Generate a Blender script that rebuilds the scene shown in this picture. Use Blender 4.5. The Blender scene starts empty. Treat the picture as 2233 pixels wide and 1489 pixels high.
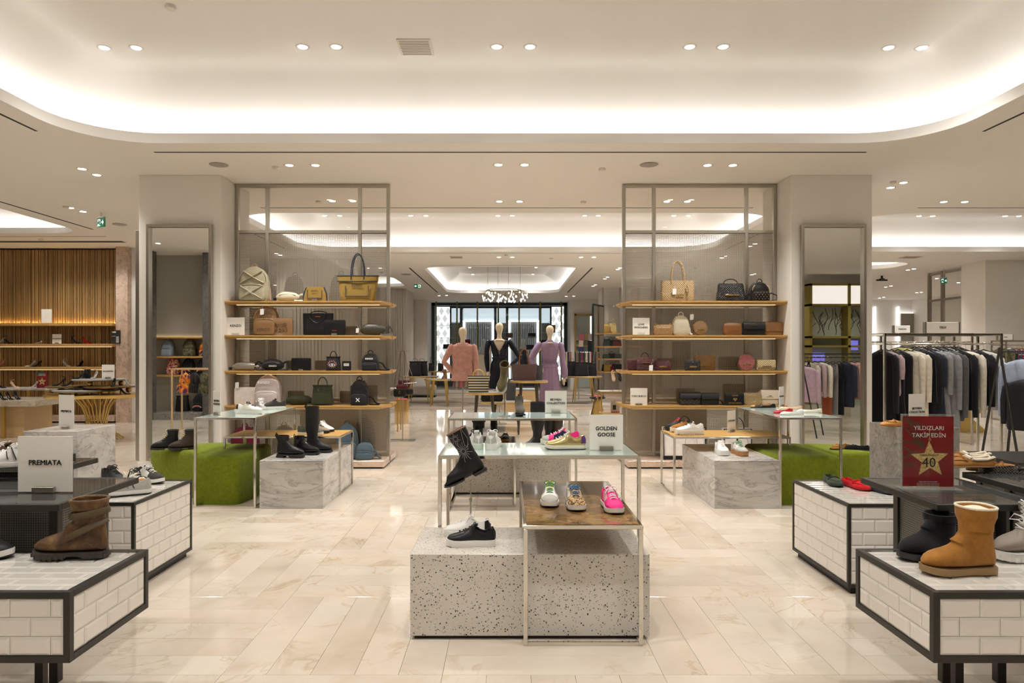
import bpy, math, random
from math import sin, cos, pi, radians as R
from mathutils import Vector, Matrix
random.seed(7)
SC = bpy.context.scene
COL = SC.collection
# ------------------------------------------------------------------ camera, world, exposure
F, U0, V0, H = 1489.0, 1105.0, 770.0, 1.5      # 24 mm lens, level camera 1.5 m above the floor
cam_d = bpy.data.cameras.new('camera'); cam = bpy.data.objects.new('camera', cam_d); COL.objects.link(cam)
cam_d.sensor_fit = 'HORIZONTAL'; cam_d.sensor_width = 36.0; cam_d.lens = 36.0*F/2233.0
cam_d.shift_x = (1116.5-U0)/2233.0; cam_d.shift_y = (V0-744.5)/2233.0
cam_d.clip_end = 200; cam_d.clip_start = .05
cam.location = (0, 0, H); cam.rotation_euler = (R(90), 0, 0)
SC.camera = cam
w = bpy.data.worlds.new('world'); SC.world = w; w.use_nodes = True
w.node_tree.nodes['Background'].inputs[0].default_value = (1, .93, .85, 1)
w.node_tree.nodes['Background'].inputs[1].default_value = .15
SC.view_settings.view_transform = 'Standard'; SC.view_settings.look = 'None'
SC.view_settings.gamma = 1.0; SC.view_settings.use_curve_mapping = False
SC.view_settings.exposure = 0.86
SC.cycles.max_bounces = 9; SC.cycles.diffuse_bounces = 4; SC.cycles.glossy_bounces = 5
SC.cycles.transparent_max_bounces = 24; SC.cycles.caustics_reflective = False; SC.cycles.caustics_refractive = False
SC.cycles.sample_clamp_indirect = 4.0
SPOT_W, COVE_E, WARM = 62.0, 12.5, (1.0, .97, .925)
COOL = (1.0, .98, .95)

def X(u, Y): return (u-U0)*Y/F
def Z(v, Y): return H-(v-V0)*Y/F
def YF(v, z=0.0): return F*(H-z)/(v-V0)

# ------------------------------------------------------------------ materials
MATS = {}
def nd(nt, t, **k):
    n = nt.nodes.new(t)
    for a, b in k.items(): setattr(n, a, b)
    return n
def mat(name, col=(.8, .8, .8), rough=.5, metal=0., spec=.5, coat=0., emit=None, es=1., alpha=1., trans=0., sheen=0.):
    if name in MATS: return MATS[name]
    m = bpy.data.materials.new(name); m.use_nodes = True; nt = m.node_tree
    b = nt.nodes['Principled BSDF']
    b.inputs['Base Color'].default_value = (*col, 1); b.inputs['Roughness'].default_value = rough
    b.inputs['Metallic'].default_value = metal; b.inputs['Specular IOR Level'].default_value = spec
    b.inputs['Coat Weight'].default_value = coat; b.inputs['Alpha'].default_value = alpha
    b.inputs['Transmission Weight'].default_value = trans
    if sheen: b.inputs['Sheen Weight'].default_value = sheen
    if emit: b.inputs['Emission Color'].default_value = (*emit, 1); b.inputs['Emission Strength'].default_value = es
    MATS[name] = m
    return m
def P(m): return m.node_tree.nodes['Principled BSDF']
def L(m, a, b): m.node_tree.links.new(a, b)
def coords(m, scale=(1, 1, 1), rand=False, kind='Object', rot=(0, 0, 0)):
    nt = m.node_tree; tc = nd(nt, 'ShaderNodeTexCoord'); mp = nd(nt, 'ShaderNodeMapping')
    mp.inputs['Scale'].default_value = scale; mp.inputs['Rotation'].default_value = rot
    L(m, tc.outputs[kind], mp.inputs['Vector'])
    if rand:
        oi = nd(nt, 'ShaderNodeObjectInfo'); ml = nd(nt, 'ShaderNodeMath', operation='MULTIPLY'); ml.inputs[1].default_value = 37.
        L(m, oi.outputs['Random'], ml.inputs[0]); L(m, ml.outputs[0], mp.inputs['Location'])
    return mp.outputs[0]
def noise(m, vec, scale, detail=4, rough=.55, dist=0.):
    n = nd(m.node_tree, 'ShaderNodeTexNoise'); n.inputs['Scale'].default_value = scale; n.inputs['Detail'].default_value = detail
    n.inputs['Roughness'].default_value = rough; n.inputs['Distortion'].default_value = dist
    L(m, vec, n.inputs['Vector']); return n.outputs['Fac']
def ramp(m, fac, stops):
    r = nd(m.node_tree, 'ShaderNodeValToRGB'); e = r.color_ramp.elements
    while len(e) < len(stops): e.new(.5)
    for i, (p, c) in enumerate(stops):
        e[i].position = p; e[i].color = (*c, 1) if len(c) == 3 else c
    L(m, fac, r.inputs[0]); return r.outputs[0]
def mixc(m, fac, a, b, mode='MIX'):
    n = nd(m.node_tree, 'ShaderNodeMix', data_type='RGBA', blend_type=mode)
    for k, s in ((0, fac), (6, a), (7, b)):
        if hasattr(s, 'links'): L(m, s, n.inputs[k])
        elif k == 0: n.inputs[0].default_value = s
        else: n.inputs[k].default_value = (*s, 1)
    return n.outputs[2]
def math_(m, op, a, b=None):
    n = nd(m.node_tree, 'ShaderNodeMath', operation=op)
    for k, s in ((0, a), (1, b)):
        if s is None: continue
        if hasattr(s, 'links'): L(m, s, n.inputs[k])
        else: n.inputs[k].default_value = s
    return n.outputs[0]
def bump(m, h, strength=.3, dist=.002):
    n = nd(m.node_tree, 'ShaderNodeBump'); n.inputs['Strength'].default_value = strength; n.inputs['Distance'].default_value = dist
    L(m, h, n.inputs['Height']); L(m, n.outputs[0], P(m).inputs['Normal'])

def m_floor():
    m = mat('cream_marble_floor', rough=.07, spec=.5)
    v = coords(m, rand=True)
    base = ramp(m, noise(m, v, 1.3, 4, .6, .6), [(.3, (.56, .48, .385)), (.5, (.645, .57, .48)), (.75, (.71, .65, .57))])
    vein = ramp(m, noise(m, v, 2.0, 5, .6, 1.0), [(.47, (1, 1, 1)), (.5, (.84, .77, .67)), (.52, (1, 1, 1))])
    msk = ramp(m, noise(m, v, 2.2, 3), [(.46, (0, 0, 0)), (.6, (1, 1, 1))])
    c = mixc(m, msk, base, mixc(m, 1., base, vein, 'MULTIPLY'))
    oi = nd(m.node_tree, 'ShaderNodeObjectInfo')
    tint = ramp(m, oi.outputs['Random'], [(0, (.95, .94, .92)), (.5, (1, 1, 1)), (1, (1.0, .98, .96))])
    L(m, mixc(m, 1., c, tint, 'MULTIPLY'), P(m).inputs['Base Color'])
    return m
def m_marble(name='grey_marble', a=(.62, .60, .57), b=(.34, .33, .32), rot=(.3, .5, .2), sc=(.8, 1, 3.4)):
    m = mat(name, rough=.16)
    v = coords(m, scale=sc, rot=rot)
    f = noise(m, v, 1.6, 8, .6, .9)
    c = ramp(m, f, [(.30, b), (.42, tuple(x*.85 for x in a)), (.5, a), (.60, tuple(x*.8 for x in a)), (.63, b), (.66, a)])
    f2 = noise(m, v, 2.2, 8, .6, .8)
    v2 = ramp(m, f2, [(.48, (1, 1, 1)), (.5, (.55, .54, .53)), (.52, (1, 1, 1))])
    L(m, mixc(m, .8, c, v2, 'MULTIPLY'), P(m).inputs['Base Color'])
    return m
def m_terrazzo():
    m = mat('terrazzo', rough=.3)
    v = coords(m)
    c = ramp(m, noise(m, v, 4, 3), [(.3, (.58, .54, .475)), (.7, (.66, .62, .56))])
    for sc, th, cut, col, w3 in ((70, .34, .5, (.66, .62, .56), 0), (88, .36, .50, (.035, .03, .03), 7), (100, .35, .55, (.32, .22, .12), 13), (140, .36, .6, (.08, .07, .07), 21)):
        vo = nd(m.node_tree, 'ShaderNodeTexVoronoi'); vo.inputs['Scale'].default_value = sc
        mp = nd(m.node_tree, 'ShaderNodeMapping'); mp.inputs['Location'].default_value = (w3, w3*.7, w3*.3); L(m, v, mp.inputs[0])
        dn = nd(m.node_tree, 'ShaderNodeTexNoise'); dn.inputs['Scale'].default_value = sc*1.5; L(m, mp.outputs[0], dn.inputs['Vector'])
        ad = nd(m.node_tree, 'ShaderNodeVectorMath', operation='MULTIPLY_ADD'); ad.inputs[1].default_value = (.6/sc,)*3
        L(m, dn.outputs['Color'], ad.inputs[0]); L(m, mp.outputs[0], ad.inputs[2]); L(m, ad.outputs[0], vo.inputs['Vector'])
        d = math_(m, 'LESS_THAN', vo.outputs['Distance'], th)
        sp = nd(m.node_tree, 'ShaderNodeSeparateColor'); L(m, vo.outputs['Color'], sp.inputs[0])
        k = math_(m, 'GREATER_THAN', sp.outputs[0], {70: .6, 88: .84, 100: .95, 140: .86}[sc])
        c = mixc(m, math_(m, 'MULTIPLY', d, k), c, col)
    L(m, c, P(m).inputs['Base Color'])
    return m
def m_wood(name, a, b, rough=.45, sc=(1, 8, 8), s=6):
    m = mat(name, rough=rough)
    f = noise(m, coords(m, scale=sc, rand=False), s, 5, .6, .4)
    L(m, ramp(m, f, [(.3, a), (.7, b)]), P(m).inputs['Base Color'])
    return m
def m_fabric(name, col, rough=.9, sc=400, st=.4, var=.15):
    if name in MATS: return MATS[name]
    m = mat(name, col, rough, spec=.2, sheen=.1)
    v = coords(m)
    f = noise(m, v, sc, 2)
    f2 = noise(m, v, sc*.1, 4)
    c = ramp(m, math_(m, 'ADD', math_(m, 'MULTIPLY', f, .5), math_(m, 'MULTIPLY', f2, .5)), [(.35, tuple(x*(1-var) for x in col)), (.65, tuple(min(1, x*(1+var)) for x in col))])
    L(m, c, P(m).inputs['Base Color'])
    bump(m, f, st, .001)
    return m
def m_leather(name, col, rough=.38, st=.25, metal=0.):
    if name in MATS: return MATS[name]
    m = mat(name, col, rough, metal, spec=.28 if max(col) < .03 else .5)
    v = coords(m)
    bump(m, noise(m, v, 160, 3), st, .0008)
    return m
def m_quilt(name, col, rough=.3, k=110., metal=0.):
    if name in MATS: return MATS[name]
    m = mat(name, col, rough, metal)
    sp = nd(m.node_tree, 'ShaderNodeSeparateXYZ'); L(m, coords(m), sp.inputs[0])
    a = math_(m, 'ADD', sp.outputs[0], sp.outputs[2]); b = math_(m, 'SUBTRACT', sp.outputs[0], sp.outputs[2])
    f = math_(m, 'MULTIPLY', math_(m, 'ABSOLUTE', math_(m, 'SINE', math_(m, 'MULTIPLY', a, k))), math_(m, 'ABSOLUTE', math_(m, 'SINE', math_(m, 'MULTIPLY', b, k))))
    f = math_(m, 'POWER', f, .4)
    bump(m, f, .9, .006)
    c = mixc(m, f, tuple(x*.55 for x in col), col); L(m, c, P(m).inputs['Base Color'])
    return m
def front(m, fr):
    g = nd(m.node_tree, 'ShaderNodeNewGeometry'); return math_(m, 'MULTIPLY', fr.outputs[0], math_(m, 'SUBTRACT', 1., g.outputs['Backfacing']))
def m_mesh():     # woven wire laminated in glass
    m = bpy.data.materials.new('wire_mesh_glass'); m.use_nodes = True; nt = m.node_tree; nt.nodes.clear(); MATS['wire_mesh_glass'] = m
    sp = nd(nt, 'ShaderNodeSeparateXYZ'); L(m, coords(m), sp.inputs[0])
    def line(o, per, wd):
        fr = math_(m, 'FRACT', math_(m, 'DIVIDE', o, per)); return math_(m, 'LESS_THAN', fr, wd)
    g = math_(m, 'MAXIMUM', line(sp.outputs[0], .0125, .30), line(sp.outputs[2], .02, .22))
    tr = nd(nt, 'ShaderNodeBsdfTransparent'); tr.inputs[0].default_value = (.92, .92, .90, 1)
    df = nd(nt, 'ShaderNodeBsdfPrincipled'); df.inputs['Base Color'].default_value = (.42, .38, .32, 1); df.inputs['Roughness'].default_value = .45; df.inputs['Metallic'].default_value = .3
    mx = nd(nt, 'ShaderNodeMixShader'); L(m, g, mx.inputs[0]); L(m, tr.outputs[0], mx.inputs[1]); L(m, df.outputs[0], mx.inputs[2])
    gl = nd(nt, 'ShaderNodeBsdfGlossy'); gl.inputs['Roughness'].default_value = .02
    fr = nd(nt, 'ShaderNodeFresnel'); fr.inputs[0].default_value = 1.45
    m2 = nd(nt, 'ShaderNodeMixShader'); L(m, front(m, fr), m2.inputs[0]); L(m, mx.outputs[0], m2.inputs[1]); L(m, gl.outputs[0], m2.inputs[2])
    out = nd(nt, 'ShaderNodeOutputMaterial'); L(m, m2.outputs[0], out.inputs[0])
    return m
def m_glass(name, tint=(.95, .97, .96), body=0., bcol=(.7, .78, .74), rough=.01):
    m = bpy.data.materials.new(name); m.use_nodes = True; nt = m.node_tree; nt.nodes.clear(); MATS[name] = m
    tr = nd(nt, 'ShaderNodeBsdfTransparent'); tr.inputs[0].default_value = (*tint, 1)
    gl = nd(nt, 'ShaderNodeBsdfGlossy'); gl.inputs['Roughness'].default_value = rough
    fr = nd(nt, 'ShaderNodeFresnel'); fr.inputs[0].default_value = 1.5
    df = nd(nt, 'ShaderNodeBsdfDiffuse'); df.inputs[0].default_value = (*bcol, 1)
    m0 = nd(nt, 'ShaderNodeMixShader'); m0.inputs[0].default_value = body; L(m, tr.outputs[0], m0.inputs[1]); L(m, df.outputs[0], m0.inputs[2])
    mx = nd(nt, 'ShaderNodeMixShader'); L(m, front(m, fr), mx.inputs[0]); L(m, m0.outputs[0], mx.inputs[1]); L(m, gl.outputs[0], mx.inputs[2])
    out = nd(nt, 'ShaderNodeOutputMaterial'); L(m, mx.outputs[0], out.inputs[0])
    return m

FLOOR = m_floor(); MARB = m_marble(); MARBW = m_marble('white_marble_dark_veins', (.66, .64, .61), (.36, .35, .34), (.2, .9, .3), (1, 1, 2.4))
STONE = m_marble('grey_rough_stone', (.30, .28, .255), (.16, .15, .14), (.4, .2, .9), (4, 4, 4))
DSTONE = m_marble('dark_grey_stone', (.13, .125, .115), (.07, .068, .065), (.4, .2, .9), (3, 3, 3))
PINKST = m_marble('pink_beige_stone', (.62, .46, .35), (.42, .32, .26), (.6, .2, .5), (1.5, 1.5, 1.5))
TERR = m_terrazzo()
OAK = m_wood('oak_shelf', (.42, .235, .065), (.52, .31, .10)); BAMB = m_wood('slat_timber', (.22, .125, .045), (.42, .255, .09), .5, (30, 30, .4), 1)
OAKL = m_wood('light_oak', (.55, .37, .17), (.66, .46, .24)); DKWOOD = mat('dark_wood', (.06, .045, .03), .4)
CEIL = mat('ceiling_paint', (.83, .785, .725), .9); COVEP = mat('cove_paint', (.88, .86, .83), .9)
WALLP = mat('wall_paint', (.80, .76, .70), .8); WHITEW = mat('white_wall', (.82, .80, .76), .7)
STEEL = mat('brushed_steel', (.46, .43, .37), .28, 1.); CHROME = mat('polished_steel', (.72, .69, .63), .10, 1.)
DARKST = mat('dark_steel', (.045, .043, .038), .42, .6); BLACKM = mat('black_metal', (.015, .015, .015), .4, .5)
GOLD = mat('brass', (.62, .43, .15), .28, 1.); GOLDP = mat('gold_hardware', (.85, .62, .28), .2, 1.)
MIRR = mat('mirror_glass', (.90, .91, .89), .0, 1.)
TILE = mat('white_glazed_tile', (.80, .765, .715), .12, spec=.6); GROUT = mat('grout', (.60, .56, .50), .9)
TGLASS = mat('frosted_green_glass', (.50, .60, .55), .045, spec=.7, coat=.3); GEDGE = mat('glass_edge', (.25, .42, .37), .1)
SMOKE = m_glass('smoked_glass', (.42, .43, .41), .35, (.16, .165, .155)); CLEARG = m_glass('clear_glass', (.985, .985, .98))
ACRY = m_glass('clear_acrylic', (.93, .95, .95), .12, (.8, .82, .8)); WIRE = m_mesh()
CARD = mat('white_acrylic_card', (.86, .83, .77), .35); INK = mat('black_lettering', (.012, .012, .012), .5)
GREEN = m_fabric('green_felt', (.165, .205, .010), .95, 260, .5, .22)
SKIN = mat('mannequin_ivory', (.72, .60, .44), .45); WSKIN = mat('mannequin_white', (.8, .82, .84), .4)
RUBK = mat('black_rubber', (.02, .02, .02), .55); RUBW = mat('white_rubber', (.80, .78, .74), .45)
def burl():
    m = mat('burl_brown_top', rough=.06, spec=.35)
    f = noise(m, coords(m, scale=(1, 1.4, 1)), 5, 6, .6, 1.2)
    L(m, ramp(m, f, [(.3, (.05, .022, .006)), (.45, (.13, .065, .018)), (.58, (.27, .15, .05)), (.75, (.12, .055, .015))]), P(m).inputs['Base Color'])
    return m
BURL = burl()

# ------------------------------------------------------------------ geometry
class MB:
    def __init__(s): s.v = []; s.f = []
    def add(s, vs, fs):
        o = len(s.v); s.v += [tuple(p) for p in vs]; s.f += [tuple(i+o for i in f) for f in fs]; return s
    def box(s, x0, x1, y0, y1, z0, z1, b=0.):
        if x0 > x1: x0, x1 = x1, x0
        if y0 > y1: y0, y1 = y1, y0
        if z0 > z1: z0, z1 = z1, z0
        if b <= 0:
            return s.add([(x, y, z) for x in (x0, x1) for y in (y0, y1) for z in (z0, z1)],
                         [(0, 1, 3, 2), (4, 6, 7, 5), (0, 4, 5, 1), (2, 3, 7, 6), (0, 2, 6, 4), (1, 5, 7, 3)])
        b = min(b, (x1-x0)*.49, (y1-y0)*.49, (z1-z0)*.49)
        vs = []; idx = {}
        for i, x in enumerate((x0, x1)):
            for j, y in enumerate((y0, y1)):
                for k, z in enumerate((z0, z1)):
                    dx, dy, dz = (b if i == 0 else -b), (b if j == 0 else -b), (b if k == 0 else -b)
                    for a, p in enumerate(((x, y+dy, z+dz), (x+dx, y, z+dz), (x+dx, y+dy, z))):
                        idx[i, j, k, a] = len(vs); vs.append(p)
        fs = []; g = lambda i, j, k, a: idx[i, j, k, a]
        for i in (0, 1):
            q = [g(i, 0, 0, 0), g(i, 0, 1, 0), g(i, 1, 1, 0), g(i, 1, 0, 0)]; fs.append(q if i == 0 else q[::-1])
            q = [g(0, i, 0, 1), g(1, i, 0, 1), g(1, i, 1, 1), g(0, i, 1, 1)]; fs.append(q if i == 0 else q[::-1])
            q = [g(0, 0, i, 2), g(0, 1, i, 2), g(1, 1, i, 2), g(1, 0, i, 2)]; fs.append(q if i == 0 else q[::-1])
        for j in (0, 1):
            for k in (0, 1):
                fs.append([g(0, j, k, 1), g(1, j, k, 1), g(1, j, k, 2), g(0, j, k, 2)])
                fs.append([g(j, 0, k, 0), g(j, 1, k, 0), g(j, 1, k, 2), g(j, 0, k, 2)])
                fs.append([g(j, k, 0, 0), g(j, k, 1, 0), g(j, k, 1, 1), g(j, k, 0, 1)])
        for i in (0, 1):
            for j in (0, 1):
                for k in (0, 1): fs.append([g(i, j, k, 0), g(i, j, k, 1), g(i, j, k, 2)])
        return s.add(vs, fs)
    def loft(s, rings, cap0=True, cap1=True, closed=True):
        n = len(rings[0]); vs = [p for r in rings for p in r]; fs = []
        m = n if closed else n-1
        for i in range(len(rings)-1):
            for j in range(m):
                k = (j+1) % n
                fs.append((i*n+j, i*n+k, (i+1)*n+k, (i+1)*n+j))
        if cap0: fs.append(tuple(range(n))[::-1])
        if cap1: fs.append(tuple((len(rings)-1)*n+j for j in range(n)))
        return s.add(vs, fs)
    def tube(s, pts, r, n=8, closed=False):
        pts = [Vector(p) for p in pts]; N = len(pts)
        rr = r if isinstance(r, list) else [r]*N
        rings = []; up = None
        for i, p in enumerate(pts):
            if closed: t = (pts[(i+1) % N]-pts[i-1])
            else: t = (pts[min(i+1, N-1)]-pts[max(i-1, 0)])
            t.normalize()
            if up is None:
                up = Vector((0, 0, 1)) if abs(t.z) < .9 else Vector((0, 1, 0))
            a = (up-t*up.dot(t))
            if a.length < 1e-5: a = Vector((1, 0, 0))-t*t.x
            a.normalize(); b = t.cross(a); up = a
            q = rr[i]; qa, qb = q if isinstance(q, tuple) else (q, q)
            rings.append([p+a*qa*cos(2*pi*k/n)+b*qb*sin(2*pi*k/n) for k in range(n)])
        if closed: rings.append(rings[0]); return s.loft(rings, False, False)
        return s.loft(rings)
    def lathe(s, prof, n=24, c=(0, 0, 0), cap=True):
        return s.loft([[(c[0]+r*cos(2*pi*k/n), c[1]+r*sin(2*pi*k/n), c[2]+z) for k in range(n)] for r, z in prof], cap, cap)
    def ell(s, c, r, n=16, m=8):
        rings = []
        for i in range(m+1):
            a = -pi/2+pi*i/m; rad = max(cos(a), .02)
            rings.append([(c[0]+r[0]*rad*cos(2*pi*k/n), c[1]+r[1]*rad*sin(2*pi*k/n), c[2]+r[2]*sin(a)) for k in range(n)])
        return s.loft(rings)
    def prism(s, out, a0, a1, ax='y'):
        def q(p, t): return (p[0], t, p[1]) if ax == 'y' else ((t, p[0], p[1]) if ax == 'x' else (p[0], p[1], t))
        return s.loft([[q(p, a0) for p in out], [q(p, a1) for p in out]])
    def build(s, name, m, parent=None, smooth=True, ang=38, kind=None, label=None):
        me = bpy.data.meshes.new(name); me.from_pydata(s.v, [], s.f); me.update()
        import bmesh
        bm = bmesh.new(); bm.from_mesh(me); bmesh.ops.recalc_face_normals(bm, faces=bm.faces); bm.to_mesh(me); bm.free()
        if smooth: me.shade_smooth(); me.set_sharp_from_angle(angle=R(ang))
        me.materials.append(m)
        o = bpy.data.objects.new(name, me); COL.objects.link(o)
        if parent: o.parent = parent
        if kind: o['kind'] = kind
        if label: o['label'] = label
        return o
def B(x0, x1, y0, y1, z0, z1, b=0.): return MB().box(x0, x1, y0, y1, z0, z1, b)
def tag(o, label, cat, group=None, kind=None):
    o['label'] = label; o['category'] = cat
    if group: o['group'] = group
    if kind: o['kind'] = kind
    return o
def thing(name, label, cat, loc=(0, 0, 0), rz=0., group=None):
    o = bpy.data.objects.new(name, None); COL.objects.link(o); o.empty_display_size = .05
    o.location = loc; o.rotation_euler = (0, 0, rz)
    return tag(o, label, cat, group)
def struct(o): o['kind'] = 'structure'; return o
def sup(w, d, z, n=28, e=3., cx=0., cy=0.):
    out = []
    for k in range(n):
        a = 2*pi*k/n; c, s_ = cos(a), sin(a)
        out.append((cx+w/2*math.copysign(abs(c)**(2/e), c), cy+d/2*math.copysign(abs(s_)**(2/e), s_), z))
    return out
BOLD = {}
def text(s, size, loc, parent, m=None, rot=(R(90), 0, 0), name='lettering', ext=.0008, align='CENTER', bold=0.):
    c = bpy.data.curves.new(name, 'FONT'); c.body = s; c.size = size; c.extrude = ext; c.align_x = align; c.align_y = 'CENTER'
    c.resolution_u = 2; c.materials.append(m or INK)
    o = bpy.data.objects.new(name, c); COL.objects.link(o); o.parent = parent; o.location = loc; o.rotation_euler = rot; BOLD[o.name] = bold*size
    return o
def copy_tree(o, parent=None):
    c = o.copy(); COL.objects.link(c); c.parent = parent
    for ch in list(o.children): copy_tree(ch, c)
    return c
def arc(c, rx, rz, a0, a1, n=10, y=0.):
    return [(c[0]+rx*cos(a0+(a1-a0)*i/n), y, c[1]+rz*sin(a0+(a1-a0)*i/n)) for i in range(n+1)]
# ================================================================== THE SHELL
CZ, UZ = 3.80, 4.45
def rrect(x0, x1, y0, y1, r, off=0., n=8):
    x0 -= off; x1 += off; y0 -= off; y1 += off; r = max(r+off, .02); out = []
    for cx, cy, a0 in ((x1-r, y1-r, 0), (x0+r, y1-r, 90), (x0+r, y0+r, 180), (x1-r, y0+r, 270)):
        for k in range(n+1):
            a = R(a0+90*k/n); out.append((cx+r*cos(a), cy+r*sin(a)))
    return out
TRAYS = [(-4.6, 4.6, -4, 7.48, .8), (-4.55, 4.5, 11.2, 15.46, .8), (-2.25, 1.95, 18.2, 26.1, .6),
         (-12.6, -8.05, 4.5, 13.1, .6), (6.0, 15.5, 11.2, 15.46, .8), (7.5, 10.4, 17.3, 18.7, .56), (-6.9, -3.45, 20.4, 23.6, .6)]
SLOTS = [(-4.04, 4.12, 7.80, 7.84), (-4.89, -4.855, 1, 7.08), (4.93, 4.965, 1, 7.09), (-3.9, 3.9, 10.79, 10.83), (6.5, 14, 10.79, 10.83),
         (-4.9, -4.86, 13.07, 15.0), (4.84, 4.88, 12.0, 15.2), (-7.72, -7.67, 5, 12.7), (-3.0, 3.0, 15.70, 15.74), (-2.65, -2.6, 18.4, 25.9), (2.28, 2.33, 18.4, 25.9),
         (-2.0, 1.8, 17.86, 17.9), (-4.0, -3.2, 18.7, 18.76), (-12.5, -7.9, 14.0, 14.2), (-12.5, -7.9, 13.45, 13.49), (10.0, 10.1, 19.4, 23.5)]
cu = bpy.data.curves.new('ceiling', 'CURVE'); cu.dimensions = '2D'; cu.fill_mode = 'BOTH'
def spl(pts):
    s = cu.splines.new('POLY'); s.points.add(len(pts)-1); s.use_cyclic_u = True
    for p, q in zip(s.points, pts): p.co = (q[0], q[1], 0, 1)
spl([(-14, -8.5), (17.5, -8.5), (17.5, 36), (-14, 36)])
for t in TRAYS: spl(rrect(*t))
for a, b, c, d in SLOTS: spl([(a, c), (b, c), (b, d), (a, d)])
co = bpy.data.objects.new('tmp', cu); COL.objects.link(co)
me = bpy.data.meshes.new_from_object(co.evaluated_get(bpy.context.evaluated_depsgraph_get()))
bpy.data.objects.remove(co); bpy.data.curves.remove(cu)
me.materials.clear(); me.materials.append(CEIL); me.name = 'ceiling'
ceil_o = bpy.data.objects.new('ceiling', me); COL.objects.link(ceil_o); me.transform(Matrix.Translation((0, 0, CZ))); struct(ceil_o)
SLOTM = mat('slot_dark', (.03, .028, .025), .8)
for a, b, c, d in SLOTS: struct(B(a-.01, b+.01, c-.01, d+.01, CZ+.003, CZ+.03).build('slot_diffuser', SLOTM, ceil_o, False))
LEDM = mat('led_cove', (1, 1, 1), emit=COOL, es=COVE_E)
for t in TRAYS:
    prof = [(0, CZ), (0, CZ+.11), (.03, CZ+.11), (.03, CZ+.06), (.25, CZ+.06)]+[((1-f)**2*.25+2*f*(1-f)*.10-f*f*.55, CZ+.06+2*f*(1-f)*.22+f*f*(UZ-CZ-.06)) for f in [k/10 for k in range(1, 11)]]
    m = MB(); m.loft([[(x, y, z) for x, y in rrect(*t, off=o)] for o, z in prof], False, True)
    tr = m.build('ceiling_tray', COVEP, ceil_o, True, 50)
    s = MB(); s.loft([[(x, y, CZ+.075) for x, y in rrect(*t, off=o)] for o in (.07, .11)], False, False)
    s.build('cove_light', LEDM, tr, False)
# floor: blocks of five planks, basket weave
fl = struct(B(-14, 17.5, -8.5, 36, -.06, -.012).build('floor', mat('floor_bed', (.30, .25, .19), .8), None, False))
BX, BY, PX, PY = 1.76, 3.184, 1.03, 1.02
def plank(w_, d_): return B(.0007, w_-.0007, .0007, d_-.0007, -.012, 0, .0006)
mv = plank(PX/5, PY).build('plank', FLOOR, fl, False); mh = plank(PX, PY/5).build('plank', FLOOR, fl, False)
far = MB(); nplank = 0; used = [False, False]
for j in range(-12, 33):
    for i in range(-16, 16):
        x0, y0 = BX+i*PX, BY+j*PY
        if x0 < -14 or x0+PX > 17.5 or y0 > 35 or y0 < -8.5: continue
        vert = (i+j) % 2 == 1
        inview = 3 > j >= -1 and -1105*(y0+PY)/F < x0+PX and x0 < 1128*(y0+PY)/F and y0+PY > 3.1
        inview = inview or (3 <= j <= 5 and abs(x0+.5) < 3.2)
        for k in range(5):
            if inview and nplank < 296:
                src, q = (mv, 0) if vert else (mh, 1)
                o = src if not used[q] else src.copy()
                if used[q]: COL.objects.link(o)
                used[q] = True
                o.location = (x0+k*PX/5, y0, 0) if vert else (x0, y0+k*PY/5, 0); nplank += 1
            elif vert: far.box(x0+k*PX/5+.001, x0+(k+1)*PX/5-.001, y0+.001, y0+PY-.001, -.012, 0)
            else: far.box(x0+.001, x0+PX-.001, y0+k*PY/5+.001, y0+(k+1)*PY/5-.001, -.012, 0)
far.build('plank_field', FLOOR, fl, False, kind='stuff')
# walls
def wallb(name, m, *a, parent=None): return struct(B(*a).build(name, m, parent, False))
wallb('wall_rear', WALLP, -14, 17.5, -8.6, -8.5, 0, CZ); wallb('wall_left', WALLP, -14.1, -14, -8.5, 36, 0, CZ); wallb('wall_right', WALLP, 17.5, 17.6, -8.5, 36, 0, CZ)
wbl = wallb('wall_back_left', WHITEW, -14, -3.42, 29.5, 31.3, 0, CZ); wbr = wallb('wall_back_right', WHITEW, 2.76, 17.5, 29.5, 31.3, 0, CZ)
wallb('wall_far', mat('far_pale', (.72, .80, .82), .6), -14, 17.5, 35.9, 36, 0, CZ)
# timber wall at the left with its slats
tw = wallb('wall_timber', mat('timber_backing', (.10, .05, .015), .7), -13.9, -8.45, 15.0, 29.4, 0, CZ-.02)
sl = MB(); x = -12.6
while x < -8.47:
    wd = random.choice((.018, .024, .03)); d_ = random.choice((.02, .03, .045)); sl.box(x, x+wd, 15.0-d_, 15.0, .16, CZ-.04); x += wd+random.choice((.006, .012, .02))
sl.build('slat', BAMB, tw, False, kind='stuff')
B(-12.6, -8.46, 14.7, 15.0, 0.03, .16, .004).build('plinth', PINKST, tw, False)
pil = wallb('pillar', PINKST, -8.45, -8.19, 14.75, 15.3, 0, CZ)
wallb('wall_side', WHITEW, -8.19, -7.7, 14.9, 15.2, 0, CZ)
# fluted pale panels beyond the left shelving
FLU = mat('fluted_panel', (.50, .455, .385), .7)
for nm, (xa, xb, ya, yb) in (('fluted_wall', (-5.6, -3.72, 16.6, 18.2)), ('fluted_wall', (-5.4, -3.6, 24.3, 26.3))):
    m = MB().box(xa, xb, ya, yb, 0, CZ); xx = xa+.02
    while xx < xb-.05: m.box(xx, xx+.05, ya-.03, ya, 0, CZ-.003); xx += .085
    struct(m.build(nm, FLU, None, False))
struct(B(-4.2, -3.95, 28.3, 29.45, 0, CZ).build('pillar', PINKST, None, False))
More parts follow.
